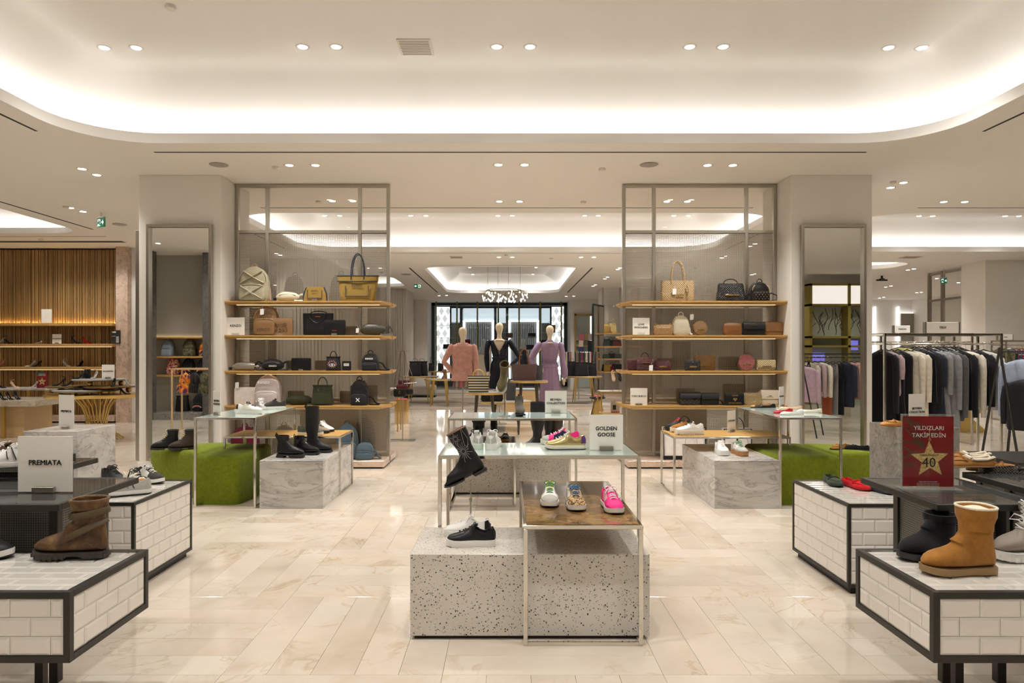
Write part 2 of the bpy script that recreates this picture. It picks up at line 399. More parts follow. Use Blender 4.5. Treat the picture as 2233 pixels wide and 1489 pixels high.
# columns
cols = {}
for nm, (xa, xb) in (('column', (-4.75, -3.69)), ('column', (3.67, 4.72))):
    c = struct(B(xa, xb, 8.82, 9.79, 0, CZ, .004).build(nm, WALLP, None, False)); cols[xa] = c
    B(xa-.012, xb+.012, 8.808, 9.8, 0, .09).build('baseboard', WHITEW, c, False)
struct(B(3.42, 4.45, 24.4, 25.5, 0, CZ).build('column', WHITEW, None, False))
struct(B(11.85, 13.2, 16.9, 17.8, 0, CZ).build('column', WALLP, None, False))
struct(B(13.2, 17.4, 17.2, 17.4, 0, CZ).build('wall_corner', WALLP, None, False))
# the shop window at the back
NAVY = mat('window_frame_dark', (.035, .05, .055), .4)
wf = MB(); xa, xb, Y = -3.41, 2.75, 31.2
wf.box(xa, xb, Y-.1, Y+.1, CZ-.14, CZ-.0); wf.box(xa, xb, Y-.1, Y+.1, 0, .24); wf.box(xa, xa+.14, Y-.1, Y+.1, 0, CZ); wf.box(xb-.14, xb, Y-.1, Y+.1, 0, CZ)
win = struct(wf.build('window_1', NAVY, None, False))
B(xa+.14, xb-.14, Y-.01, Y+.01, .24, CZ-.14).build('pane', CLEARG, win, False)
f2 = MB(); Y2 = 33.0
def up(u): return X(u, Y2)
def vz(v): return Z(v, Y2)
LIT = mat('lit_panel', (1, 1, 1), emit=(.90, .97, 1.0), es=2.2); LITP = mat('lit_lattice', (1, 1, 1), emit=(.93, .98, 1.0), es=1.5)
PALE = mat('glowing_blue_panel', (.55, .66, .70), .35, emit=(.75, .9, 1.), es=.42); SLATG = mat('grey_slat', (.32, .33, .33), .6)
for a, b, c, d in ((981, 1202, 665, 672), (981, 984.5, 665, 834), (1003, 1008, 672, 834), (1078, 1083, 665, 834), (1103, 1108, 665, 834), (1175, 1180, 665, 834), (1199.5, 1203, 665, 834), (981, 1203, 826, 834)):
    f2.box(up(a), up(b), Y2-.05, Y2+.05, max(0, vz(d)), vz(c))
f2.build('frame', NAVY, win, False)
for a, b, c, d in ((984.5, 1003, 670, 702), (1010, 1077, 672, 697), (1083, 1103, 668, 704), (1109, 1175, 672, 697), (1181, 1199, 670, 704)):
    B(up(a), up(b), Y2+.04, Y2+.06, vz(d), vz(c)).build('upper_panel', PALE, win, False)  # panels glow by emission, put in to brighten the window
for a, b in ((1010, 1077), (1109, 1175)):
    m = MB()
    m.box(up(a), up(b), Y2, Y2+.03, vz(701), vz(698)); m.box(up(a), up(a+4), Y2, Y2+.03, .2, vz(699)); m.box(up(b-4), up(b), Y2, Y2+.03, .2, vz(699))
    m.build('light_band', LIT, win, False)
    m = MB(); xx = up(a+4)
    while xx < up(b-4): m.box(xx, xx+.07, Y2+.05, Y2+.08, .2, vz(701)); xx += .09
    m.build('slat_screen', SLATG, win, False, kind='stuff')
for a, b in ((984.5, 1003), (1083, 1103), (1181, 1199)):
    B(up(a), up(b), Y2+.06, Y2+.08, .2, vz(704)).build('lower_panel', mat('grey_panel', (.26, .28, .29), .5), win, False)
for a, b in ((951, 980), (1204, 1231)):
    B(up(a), up(b), Y2+.3, Y2+.34, .2, 3.75).build('light_box', LITP, win, False)
    m = MB(); zz = .3; k = 0
    while zz < 3.7:
        for q in range(2):
            cx = up(a)+(q+.5+(.5 if k % 2 else 0)-.25)*(up(b)-up(a))/2
            m.prism([(cx-.13, zz), (cx, zz+.22), (cx+.13, zz), (cx, zz-.22)], Y2+.22, Y2+.25)
        zz += .36; k += 1
    m.build('diamond_lattice', mat('glowing_lattice', (.75, .76, .74), .5, emit=(.9, .95, .95), es=.35), win, False)  # emission in the lattice keeps its diamonds from looking dark
struct(B(-3.41, 2.75, 31.3, 35.9, CZ+.0, CZ+.02).build('ceiling', mat('window_soffit', (.55, .62, .64), .7), None, False))
# gold upright rods with glass shelves before the window
rods = thing('display_rack', 'row of tall brass uprights carrying glass shelves in front of the shop window', 'display rack', (-.4, 30.4, 0))
zr = MB(); GR = mat('bronze_rod', (.22, .19, .06), .35, .9)
for u in (951, 996.5, 1041, 1086.5, 1132, 1178, 1224):
    MB().tube([(X(u, 30.4)+.4, 0, 0), (X(u, 30.4)+.4, 0, CZ-.005)], .035, 8).build('upright', GR, rods)
for a, b, v in ((951, 996, 711), (951, 996, 737), (996, 1041, 726), (1041, 1086, 752), (1132, 1178, 752), (1178, 1224, 726), (1086, 1132, 726), (1178, 1224, 752), (1132, 1178, 735)):
    B(X(a, 30.4)+.4, X(b, 30.4)+.4, -.13, .13, Z(v, 30.4), Z(v, 30.4)+.02).build('glass_shelf', mat('thin_glass_shelf', (.35, .5, .5), .1), rods, False)
# partition screens at the right rear, doors and low wall
scr = MB(); xs = 12.2
for y in (17.9, 19.1, 19.7): scr.box(xs-.04, xs+.04, y-.04, y+.04, 0, CZ-.01)
for z in (CZ-.06, 3.0): scr.box(xs-.03, xs+.03, 17.9, 19.7, z-.03, z+.03)
po = tag(scr.build('glass_partition', STEEL, None, False), 'tall steel framed partition beside the white corner at the far right', 'partition')
B(xs-.005, xs+.005, 17.9, 19.7, .05, 2.98).build('mesh_pane', WIRE, po, False)
LG = mat('grey_panel_door', (.30, .275, .24), .6)
for u0, u1 in ((1966, 2003), (2004.5, 2008), (2010, 2060)):
    B(X(u0, 29.3), X(u1, 29.3), 29.35, 29.48, .05, Z(683, 29.3)).build('panel', LG, wbr, False)
DL = mat('led_edge', (1, 1, 1), emit=COOL, es=2.2)
for u in (1911, 1962): B(X(u, 29.3), X(u+2, 29.3), 29.4, 29.44, .1, Z(668, 29.3)).build('light_strip', DL, wbr, False)
B(X(1966, 29.3), X(2060, 29.3), 29.4, 29.44, Z(682.5, 29.3), Z(681.5, 29.3)).build('light_strip', DL, wbr, False)
# alcove with brass frame in the back right wall
al = MB(); a, b = X(1253, 29.4), X(1299, 29.4); zt = Z(684, 29.4)
al.box(a, a+.07, 29.38, 29.5, 0, zt); al.box(b-.07, b, 29.38, 29.5, 0, zt); al.box(a, b, 29.38, 29.5, zt-.07, zt)
dd = struct(al.build('door_1', mat('bronze_trim', (.42, .30, .13), .35, .6), None, False))
B(a+.07, b-.07, 29.46, 29.49, 0.05, zt-.07).build('mirror_back', mat('pale_green_grey', (.42, .47, .43), .3), dd, False)
B(X(1287, 29.4), b-.07, 29.44, 29.46, 1.0, zt-.1).build('lit_opening', mat('lit_opening', (.9, .9, .88), .5, emit=(1, .98, .93), es=.5), dd, False)
for v in (742, 755, 770): B(a+.07, b-.07, 29.3, 29.46, Z(v, 29.4), Z(v, 29.4)+.03).build('shelf', OAKL, dd, False)

# ------------------------------------------------------------------ downlights
LAMP = mat('lamp_glow', (1, 1, 1), emit=(1, .95, .86), es=14.)
TRIM = mat('downlight_trim', (.66, .62, .55), .5)
dl0 = thing('downlight', 'x', 'ceiling lamp')
MB().lathe([(.048, -.004), (.065, -.004), (.068, -.001), (.068, .0), (.048, .0)], 24, cap=False).build('trim_ring', TRIM, dl0)
MB().lathe([(.046, -.003), (.044, -.005), (.001, -.006)], 20).build('lens', LAMP, dl0)
first = [True]
sd = bpy.data.lights.new('spot', 'SPOT'); sd.energy = SPOT_W; sd.color = WARM; sd.spot_size = R(118); sd.spot_blend = 1.0; sd.shadow_soft_size = .05
def downlight(x, y, z, label, group, power=1.0, big=1.0):
    o = dl0 if first[0] else copy_tree(dl0); first[0] = False
    o.location = (x, y, z); o.scale = (big,)*3; o['label'] = label; o['category'] = 'ceiling lamp'; o['group'] = group
    if power > 0:
        d = sd
        if power != 1.0: d = sd.copy(); d.energy = SPOT_W*power
        s = bpy.data.objects.new('lamp_light', d); COL.objects.link(s); s.location = (x, y, z-.03)
ORD = ['first', 'second', 'third', 'fourth', 'fifth', 'sixth', 'seventh', 'eighth']
def rowpairs(pairs, z, where, group, power=1.0, big=1.0):
    for i, pr in enumerate(pairs):
        for k, (u, v) in enumerate(pr):
            y = F*(z-H)/(V0-v); x = X(u, y)
            nm = 'left' if k == 0 else 'right'
            q = '%s of %s pair from left' % (nm, ORD[i]) if len(pairs) > 1 else '%s of the pair' % nm
            downlight(x, y, z, 'downlight %s, %s' % (where, q), group, power, big)
rowpairs([[(227, 104), (297, 104)], [(660, 102), (733, 102)], [(1083, 102), (1156, 102)], [(1504, 102), (1577, 102)], [(1938, 104), (2010, 104)]], UZ, 'in the near raised tray', 'downlights in the near tray')
rowpairs([[(631, 360), (688, 360)], [(1087, 359), (1144, 359)], [(1543, 360), (1598, 360)]], CZ, 'in the soffit above the columns', 'downlights before the shelving', .9)
rowpairs([[(179, 368), (211, 381)]], CZ, 'beside the left column', 'downlights by the columns', .9)
rowpairs([[(154, 453), (181, 461)]], CZ, 'near the exit sign', 'downlights by the columns', .9)
rowpairs([[(1942, 409), (1970, 398)]], CZ, 'beside the right column', 'downlights by the columns', .9)
rowpairs([[(725, 438), (770, 438)], [(1089, 439), (1133, 439)], [(1454, 439), (1499, 439)], [(2058, 440), (2104, 440)]], CZ, 'in the flat ceiling behind the shelving', 'downlights behind the shelving', .9)
rowpairs([[(708, 470), (741, 470)], [(896, 470), (929, 470)], [(1086, 470), (1117, 470)], [(1275, 470), (1305, 470)], [(1469, 470), (1501, 470)]], UZ, 'in the second raised tray', 'downlights in the second tray')
rowpairs([[(2004, 471), (2034, 471)], [(2192, 471), (2222, 471)]], UZ, 'in the tray over the clothes rails', 'downlights in the right tray')
rowpairs([[(1088, 560.6), (1117, 560.6)], [(1267, 560.6), (1295, 560.6)]], CZ, 'between the second and third trays', 'downlights before the third tray')
rowpairs([[(602, 552), (611, 556)], [(1574, 562), (1583, 558)], [(1635, 536.6), (1646.7, 531.6)]], CZ, 'seen through the wire mesh, upper row', 'downlights seen through the mesh')
rowpairs([[(599.5, 621.5), (619, 621.5)], [(802, 584), (828.5, 584)], [(1639, 599), (1646, 597)]], CZ, 'seen through the wire mesh, lower row', 'downlights seen through the mesh')
rowpairs([[(1024.6, 583), (1031, 598)], [(1168.7, 583), (1162, 598)]], UZ, 'in the tray around the chandelier', 'downlights in the third tray')
rowpairs([[(1347, 587), (1352, 584)]], CZ, 'right of the chandelier tray, nearest', 'downlights along the right aisle')
rowpairs([[(1319, 607.7), (1325, 604)]], CZ, 'right of the chandelier tray, second', 'downlights along the right aisle')
rowpairs([[(1293, 623.7), (1298, 621)]], CZ, 'right of the chandelier tray, third', 'downlights along the right aisle')
rowpairs([[(957.6, 644.5), (973.8, 644)], [(1234.5, 646), (1251, 645.5)]], CZ, 'just before the shop window', 'downlights before the shop window')
rowpairs([[(1979.7, 588.5), (1993, 586)]], CZ, 'in the right rear ceiling by the security camera', 'downlights at the right rear')
rowpairs([[(1931.6, 625.6), (1943, 623.4)], [(2043, 607), (2090, 616)]], CZ, 'in the right rear ceiling', 'downlights at the right rear')
rowpairs([[(1918, 649.5), (1927, 648)], [(1999, 638), (2009, 637)]], CZ, 'at the very back of the right ceiling', 'downlights at the right rear')
for i, u in enumerate((60, 148, 237)):
    y = F*(CZ-H)/(V0-527); downlight(X(u, y), y, CZ+.03, 'downlight in the recessed slot over the timber wall, %s from the left' % ORD[i], 'downlights over the timber wall', 1.3)
# unseen lamps over and behind the camera, added for more light
for yy in (2.6, -1.2):
    for i, x in enumerate((-3.7, -1.85, 0, 1.85, 3.7)):
        downlight(x, yy, UZ, 'added unseen downlight overhead, %s in the row %s' % (ORD[i], 'over the front tables' if yy > 0 else 'behind the viewpoint'), 'added downlights overhead', 1.6)
for i, (x, y) in enumerate(((-6.2, 2.5), (-6.2, 5.5), (6.2, 2.5), (6.2, 5.5), (-7.1, 8), (7, 8.5), (-10, 10.5), (-10, 1.5), (9.8, 8.2), (10, 4), (-10, -3), (8, -3), (-7.3, 3.3), (10, -1.2))):  # lamps out of view, added to lighten the aisles and reflected corners
    downlight(x, y, CZ if not (-12.6 < x < -8.05 and 4.5 < y < 13.1) else UZ, 'added unseen downlight over the %s aisle, %s one' % ('left' if x < 0 else 'right', ['nearest', 'second', 'third', 'fourth', 'fifth', 'sixth', 'seventh', 'eighth', 'ninth', 'tenth', 'eleventh', 'twelfth', 'thirteenth', 'fourteenth'][i]), 'added aisle downlights', 1.4)
# ceiling fittings
def vent(u, v, z, w_, d_, label, rz=0.):
    y = F*(z-H)/(V0-v); t = thing('air_vent', label, 'vent', (X(u, y), y, z), rz)
    B(-w_/2, w_/2, -d_/2, d_/2, -.012, 0, .004).build('frame', TRIM, t, False)
    m = MB(); n = 9
    for k in range(n): yy = -d_/2+.03+k*(d_-.06)/(n-1); m.box(-w_/2+.02, w_/2-.02, yy-.004, yy+.004, -.016, -.01)
    m.build('louvre', mat('vent_grey', (.42, .39, .35), .6), t, False)
vent(906, 102, UZ, .32, .34, 'square ceiling vent in the near raised tray')
vent(995, 560.4, CZ, .30, .3, 'grey ceiling vent before the chandelier tray')
vent(1985, 560.5, CZ, .42, .3, 'grey ceiling vent above the clothes rails')
def disc(u, v, r, label, name, cat, h=.012, m=None, z=CZ):
    y = F*(z-H)/(V0-v); o = MB().lathe([(r*.9, 0), (r, -h*.3), (r, -h*.6), (r*.85, -h), (.001, -h)], 28, cap=False).build(name, m or mat('speaker_grille', (.36, .33, .29), .7)); o.location = (X(u, y), y, z); tag(o, label, cat)
disc(477, 358.5, .11, 'round speaker grille in the ceiling near the left column', 'ceiling_speaker', 'speaker')
disc(1415, 358.5, .11, 'round speaker grille in the ceiling near the right shelving', 'ceiling_speaker', 'speaker')
disc(261, 489, .12, 'round speaker grille beside the exit sign', 'ceiling_speaker', 'speaker')
disc(886, 598, .16, 'round speaker grille beyond the left shelving', 'ceiling_speaker', 'speaker')
SM = mat('detector_white', (.72, .67, .6), .5)
for u, v, lb, z in ((371, 12, 'smoke detector on the near tray ceiling', UZ), (602, 364, 'smoke detector beside the first soffit downlights', CZ), (1313, 367, 'smoke detector beside the right shelving frame', CZ),
                    (144, 450, 'smoke detector by the downlights near the exit sign', CZ), (695, 438.5, 'smoke detector seen through the left clear pane', CZ), (1272, 439, 'smoke detector over the central aisle', CZ),
                    (1948, 396, 'smoke detector beside the right column', CZ), (1104, 555.5, 'smoke detector over the mannequins', CZ), (1202, 563, 'small detector before the chandelier tray', CZ), (1195, 649, 'red-grey detector before the shop window', CZ),
                    (90, 521, 'detector above the timber wall', CZ), (832, 593, 'dark dome detector seen beyond the left shelving', CZ), (1517, 583, 'dark dome detector seen through the right mesh', CZ)):
    disc(u, v, .045, lb, 'smoke_detector', 'detector', .03, SM if 'dark' not in lb else mat('detector_dark', (.12, .11, .1), .5), z)
def exit_sign(u, v, Y, w_, h_, label, arrow='right', rz=0.):
    t = thing('exit_sign', label, 'exit sign', (X(u, Y), Y, Z(v, Y)), rz)
    B(-w_/2, w_/2, -.012, .012, -h_/2, h_/2).build('board', mat('exit_green', (.01, .10, .05), .4, emit=(.0, .25, .12), es=.12), t, False)
    B(-w_/2, w_/2, -.02, .02, h_/2, h_/2+.02).build('mount', TRIM, t, False)
    MB().tube([(0, 0, h_/2+.01), (0, 0, CZ-Z(v, Y))], .008, 6).build('drop_rod', TRIM, t)
    W = mat('exit_white', (.9, .95, .92), .5, emit=(.8, 1, .9), es=.5); s = 1 if arrow == 'right' else -1
    m = MB().box(s*w_*.13, s*w_*.36, -.016, -.0125, -.012, .012)
    m.prism([(s*w_*.28, h_*.28), (s*w_*.44, 0), (s*w_*.28, -h_*.28)], -.016, -.0125)
    m.build('arrow', W, t, False)
    m = MB().box(-s*w_*.42, -s*w_*.05, -.014, -.0125, -h_*.36, h_*.36); m.build('doorway', W, t, False)
    m = MB(); g = mat('exit_green', (0, 0, 0)); c = -s*w_*.22
    m.prism(arc((c, h_*.22), h_*.07, h_*.07, 0, 2*pi, 8) and [(p[0], p[2]) for p in arc((c, h_*.22), h_*.08, h_*.08, 0, 2*pi, 8)][:-1], -.018, -.0142)
    m.prism([(c-.02, h_*.12), (c+.03, h_*.12), (c+.015, -h_*.1), (c+.05, -h_*.3), (c+.02, -h_*.32), (c-.01, -h_*.12), (c-.06, -h_*.3), (c-.075, -h_*.26), (c-.03, -h_*.05)], -.018, -.0142)
    m.build('running_figure', g, t, False)
exit_sign(221, 485, 11.2, .17, .15, 'green exit sign with running figure hanging near the left slot', 'right', R(-25))
exit_sign(911, 624, 20.5, .22, .12, 'green exit sign with arrow hanging before the back wall', 'left')
exit_sign(2058, 612, 18.6, .16, .14, 'small green exit sign beyond the steel partition', 'right')
sc_ = thing('security_camera', 'small black security camera on the right rear ceiling', 'camera', (X(1923, 20.3), 20.3, CZ))
MB().lathe([(.03, 0), (.03, -.07), (.08, -.09), (.08, -.12), (.02, -.14)], 16).build('dome', BLACKM, sc_)
MB().tube([(-.16, 0, -.13), (.16, 0, -.13)], .025, 8).build('bracket', BLACKM, sc_)
# chandelier
ch = thing('chandelier', 'round branching chandelier with many small glass leaves on a thin ring', 'chandelier', (X(1099, 22), 22, Z(633, 22)))
r0 = .56
MB().tube([(r0*cos(2*pi*k/32), r0*sin(2*pi*k/32), 0) for k in range(32)], .014, 6, True).build('ring', GR, ch)
for a in (20, 75, 160, 250): MB().tube([(r0*cos(R(a)), r0*sin(R(a)), 0), (r0*cos(R(a)), r0*sin(R(a)), UZ-Z(633, 22))], .004, 5).build('wire', BLACKM, ch)
br, lf = MB(), MB(); rnd = random.Random(3)
for k in range(85):
    a = rnd.random()*2*pi; rr_ = r0*(.5+.95*rnd.random()); zz = -.06-.26*rnd.random(); p = (rr_*cos(a), rr_*sin(a), zz)
    br.tube([(r0*cos(a), r0*sin(a), 0), (.5*(p[0]+r0*cos(a)), .5*(p[1]+r0*sin(a)), zz*.3), p], .004, 4)
    lf.ell((p[0], p[1], p[2]-.03), (.024, .024, .036), 7, 4)
br.build('branch', GR, ch, kind='stuff'); lf.build('glass_leaf', mat('leaf_glow', (.95, .9, .86), .2, emit=(1, .93, .88), es=.9), ch, kind='stuff')
# ================================================================== BUILDERS FOR GOODS
def lerp(tab, s):
    if s <= tab[0][0]: return tab[0][1]
    for (a, p), (b, q) in zip(tab, tab[1:]):
        if s <= b:
            t = (s-a)/(b-a); t = t*t*(3-2*t)*.5+t*.5; return p+(q-p)*t
    return tab[-1][1]
OUTL = [(0, .04), (.008, .14), (.03, .24), (.08, .32), (.2, .37), (.4, .35), (.55, .42), (.7, .5), (.82, .47), (.92, .36), (.97, .235), (.992, .12), (1, .03)]
POINT = [(0, .12), (.03, .24), (.08, .30), (.2, .32), (.4, .30), (.6, .40), (.72, .43), (.85, .30), (.94, .16), (1, .03)]
def cr(p, k=4):
    """smooth curve through the points"""
    p = [Vector(q) for q in p]; out = []
    for i in range(len(p)-1):
        a, b, c, d = p[max(i-1, 0)], p[i], p[i+1], p[min(i+2, len(p)-1)]
        for j in range(k):
            t = j/k; out.append(.5*((2*b)+(c-a)*t+(2*a-5*b+4*c-d)*t*t+(3*b-a-3*c+d)*t**3))
    return out+[p[-1]]
def stations(n=38): return [(1-cos(pi*i/(n-1)))/2 for i in range(n)]
def si(s, n): return min(n-1, max(0, round(math.acos(1-2*s)/pi*(n-1))))
def shoe_upper(Ln, W, hts, op=(0.04, .50), z0=.03, outl=OUTL, lift=None, wall=.86, e=2.3, n=38, sc=1., cav=.25):
    """rings across the foot; open stations dip to the insole, closed ones arch over"""
    rings = []
    for s in stations(n):
        x = -Ln/2+Ln*s; w = W*lerp(outl, s)*.93*sc; h = lerp(hts, s); lf = lift(s) if lift else 0.
        b = z0+lf; o = op[0] < s < op[1]; rg = []
        A = [(1, 0), (1.04, .25), (1.02, .5), (.96, .78), (wall, 1.0)]
        if o: half = A+[(wall-.14, .97), (wall-.20, cav+.1), (.35, cav), (0, cav)]
        else:
            half = [(1, 0)]+[(abs(cos(t))**(2/e), abs(sin(t))**(2/e)) for t in [R(a) for a in (12, 26, 42, 54, 64, 73, 82, 90)]]
            half[1] = (1.03, half[1][1]); half[2] = (1.0, half[2][1])
        for cy, cz in half: rg.append((x, -w*cy, b+h*cz))
        for cy, cz in half[-2::-1]: rg.append((x, w*cy, b+h*cz))
        rings.append(rg)
    return rings
def patch(rings, i0, i1, j0, j1, off=.0018, both=True):
    m = MB(); n = len(rings[0]); cx = lambda r: (sum(p[1] for p in r)/n, sum(p[2] for p in r)/n)
    for lo, hi in ([(j0, j1)]+([(n-1-j1, n-1-j0)] if both else [])):
        rs = []
        for i in range(i0, i1+1):
            r = rings[i]; c = cx(r); q = []
            for j in range(lo, hi+1):
                p = r[j]; dy, dz = p[1]-c[0], p[2]-c[1]; l = math.hypot(dy, dz) or 1
                q.append((p[0]+(off if i == i1 else (-off if i == i0 else 0)), p[1]+dy/l*off, p[2]+dz/l*off))
            rs.append(q)
        m.loft(rs, False, False, False)
    return m
def sole_mb(Ln, W, z0, z1, outl=OUTL, grow=1.06, spring=.008, lift=None, n=38, bulge=.02):
    rings = []
    for s in stations(n):
        x = (-Ln/2+Ln*s)*1.015; w = W*lerp(outl, s)*grow; l = (lift(s) if lift else 0)+spring*max(0, (s-.78)/.22)**2
        a, b = z0+l, z1+l
        rings.append([(x, -w*.94, a), (x, -w*(1+bulge), a+(b-a)*.4), (x, -w, b), (x, w, b), (x, w*(1+bulge), a+(b-a)*.4), (x, w*.94, a)])
    return MB().loft(rings)
def laces_mb(rings, hts, Ln, W, z0, s0=.42, s1=.72, n=6, bow=True, r=.0036):
    m = MB()
    for k in range(n):
        s = s0+(s1-s0)*k/(n-1); i = min(si(s, len(rings)), len(rings)-2); ww = W*.19
        top = max(p[2] for p in rings[i]); x = rings[i][0][0]
        pts = [(x-.004, -ww, top*.90+.003), (x, -ww*.5, top+.003), (x+.003, 0, top+.006), (x, ww*.5, top+.003), (x-.004, ww, top*.90+.003)]
        m.tube(pts, r, 5)
    if bow:
        i = si(s0, len(rings)); x = rings[i][0][0]-.01; z = max(p[2] for p in rings[i])+.008
        for sg in (-1, 1):
            m.tube(cr([(x, 0, z), (x+.004, sg*.016, z+.009), (x+.012, sg*.034, z+.002), (x+.012, sg*.024, z-.009), (x, 0, z-.002)]), r*.8, 5)
            m.tube(cr([(x, 0, z), (x+.02, sg*.022, z-.006), (x+.032, sg*.034, z-.024)]), r*.7, 5)
    return m
SNK = [(0, .046), (.03, .062), (.07, .064), (.13, .054), (.22, .043), (.30, .048), (.38, .064), (.44, .072), (.52, .064), (.66, .046), (.82, .034), (.93, .026), (1, .008)]
RUN = [(0, .048), (.03, .068), (.07, .072), (.13, .062), (.22, .050), (.30, .056), (.38, .072), (.44, .080), (.52, .071), (.66, .052), (.82, .036), (.93, .026), (1, .008)]
FLAT = [(0, .030), (.05, .040), (.2, .028), (.4, .022), (.6, .022), (.75, .026), (.88, .026), (.96, .018), (1, .006)]
MOC = [(0, .034), (.05, .046), (.2, .036), (.4, .034), (.56, .044), (.7, .040), (.86, .032), (.96, .020), (1, .008)]
def pose(t, u, v, Y=None, z=None, rz=0.):
    """stand a thing where the photo shows it: on a top of height z, or at depth Y"""
    if Y is None: Y = YF(v, z)
    if z is None: z = Z(v, Y)
    t.location = (X(u, Y), Y, z+.0005); t.rotation_euler[2] = R(rz); return t
def sneaker(label, up, sole, lace, tongue=None, heel=None, toe=None, side=None, stripe=None, outsole=None, Ln=.28, W=.098, st=.03, hts=SNK, chunk=False, group='trainers on the display tables', name='sneaker', opening=.44, lining=None):
    t = thing(name, label, 'shoe', group=group)
    rg = shoe_upper(Ln, W, hts, (.03, opening), st*.92)
    MB().loft(rg).build('upper', up, t, True, 62)
    n = len(rg)
    if chunk:
        sole_mb(Ln*1.02, W, .010, st, grow=1.12, bulge=.05, spring=.010).build('midsole', sole, t)
        m = MB(); k = 12
        for i in range(k):
            s = (i+.5)/k; w = W*lerp(OUTL, s)*1.08; x = -Ln/2*1.02+Ln*1.02*s; l = .010*max(0, (s-.78)/.22)**2
            m.box(x-Ln/k*.34, x+Ln/k*.34, -w, w, l, .012+l)
        m.build('outsole', outsole or sole, t, False)
    else:
        sole_mb(Ln, W, 0.004 if outsole else 0, st, grow=1.05).build('midsole', sole, t)
        if outsole: sole_mb(Ln, W, 0, .0055, grow=1.04).build('outsole', outsole, t)
    # tongue
    i = si(.44, n); tz = max(p[2] for p in rg[i])
    xa = rg[si(.34, n)][0][0]; xb = rg[si(.62, n)][0][0]; zb = max(p[2] for p in rg[si(.62, n)])
    m = MB(); m.loft([[(x, y, z) for x, y, z in ((a, -w_, b), (a, w_, b), (a+.006, w_*.9, b+.006), (a+.006, -w_*.9, b+.006))] for a, b, w_ in ((xb, zb-.008, W*.15), (xa+.035, tz-.012, W*.16), (xa+.012, tz-.001, W*.19), (xa, tz+.008, W*.17))])
    m.build('tongue', tongue or up, t)
    laces_mb(rg, hts, Ln, W, st).build('laces', lace, t)
    if heel: patch(rg, 0, 8, 1, 4).build('heel_tab', heel, t)
    if toe: patch(rg, si(.80, n), n-1, 0, 8, both=True).build('toe_cap', toe, t)
    if side:
        for a, b in ((1, 4), (len(rg[0])-5, len(rg[0])-2)): patch(rg, si(.32, n), si(.66, n), a, b, .0022, False).build('side_panel', side, t)
    if stripe:
        m = MB()
        for sg in (-1, 1):
            for k in range(2):
                a, b = si(.34+.12*k, n), si(.42+.12*k, n)
                p, q = rg[a][1 if sg < 0 else -2], rg[b][4 if sg < 0 else -5]
                m.tube([(p[0], p[1]+sg*.002, p[2]), ((p[0]+q[0])/2, (p[1]+q[1])/2+sg*.005, (p[2]+q[2])/2), (q[0], q[1]+sg*.002, q[2])], (.006, .002), 5)
        m.build('stripe', stripe, t)
    if lining: patch(rg, 1, si(opening, n)-1, 5, 8, .001).build('lining', lining, t)
    return t
def flat_shoe(label, up, sole=None, hts=FLAT, op=(.04, .72), bow=None, lining=None, Ln=.25, W=.082, group='flat shoes on the display tables', name='ballet_flat', lift=None, heelr=None, outl=OUTL, apron=None, soleh=.007, heelh=0., fur=None, strap=None, z0=None):
    t = thing(name, label, 'shoe', group=group)
    rg = shoe_upper(Ln, W, hts, op, soleh*.8, outl=outl, lift=lift, e=2.1, cav=.12)
    MB().loft(rg).build('upper', up, t, True, 62); n = len(rg)
    sole_mb(Ln, W, 0, soleh, outl=outl, grow=1.0, spring=.004, lift=lift).build('sole', sole or RUBK, t)
    if heelr:
        hx = -Ln/2+.028; hz = (lift(.08) if lift else 0)+.004
        MB().tube([(hx+.012, 0, hz), (hx+.004, 0, hz*.5), (hx, 0, 0)], [heelr*2.2, heelr*1.2, heelr], 8).build('heel', sole or up, t)
    if bow:
        x = -Ln/2+Ln*.80; i = si(.8, n); z = max(p[2] for p in rg[i])
        m = MB().ell((x, 0, z+.003), (.006, .006, .005), 8, 5).ell((x-.002, .013, z+.001), (.007, .012, .005), 8, 5).ell((x-.002, -.013, z+.001), (.007, .012, .005), 8, 5); m.build('bow', bow, t)
    if apron:
        i = si(.70, n); z = max(p[2] for p in rg[i]); x = rg[i][0][0]
        m = MB().tube([(x-.03, -W*.40, z*.7), (x-.022, -W*.2, z+.002), (x-.02, 0, z+.005), (x-.022, W*.2, z+.002), (x-.03, W*.40, z*.7)], (.008, .003), 6)
        m.tube([(x-.035, -W*.36, z*.86), (x+.02, -W*.30, z*.82), (x+.05, -W*.12, z*.74), (x+.053, W*.12, z*.74), (x+.02, W*.30, z*.82), (x-.035, W*.36, z*.86)], .003, 6)
        m.build('apron_seam', apron, t)
    if fur:
        m = MB(); pts = []
        for j, sg in ((4, -1), (len(rg[0])-5, 1)):
            m.tube([rg[i][j] for i in range(3, si(op[1], n))], .009, 7)
        m.tube([rg[4][4], (rg[3][4][0], 0, rg[3][4][2]), rg[4][-5]], .009, 7)
        i = si(op[1], n)-1; m.tube([rg[i][4], (rg[i][4][0]+.008, 0, rg[i][4][2]+.01), rg[i][-5]], .011, 7)
        m.build('fleece_collar', fur, t)
    if strap:
        m = MB(); x = -Ln/2+.03; z = (lift(.1) if lift else 0)+.05
        m.tube([(x+.012+.034*cos(a), .030*sin(a), z+.028+.012*cos(a)) for a in [2*pi*k/16 for k in range(16)]], .0028, 5, True)
        m.tube([(x-.012, 0, z-.03), (x-.016, 0, z), (x-.012, 0, z+.026)], .004, 5)
        m.tube([(Ln*.28, -W*.42, .012), (Ln*.27, 0, .036), (Ln*.28, W*.42, .012)], (.006, .002), 6)
        m.build('ankle_strap', up, t)
    return t
def heellift(h): return lambda s: h*(1-min(1, max(0, (s-.12)/.5))**1.0*1.0)*(1 if s < .62 else 0) if s < .62 else 0.
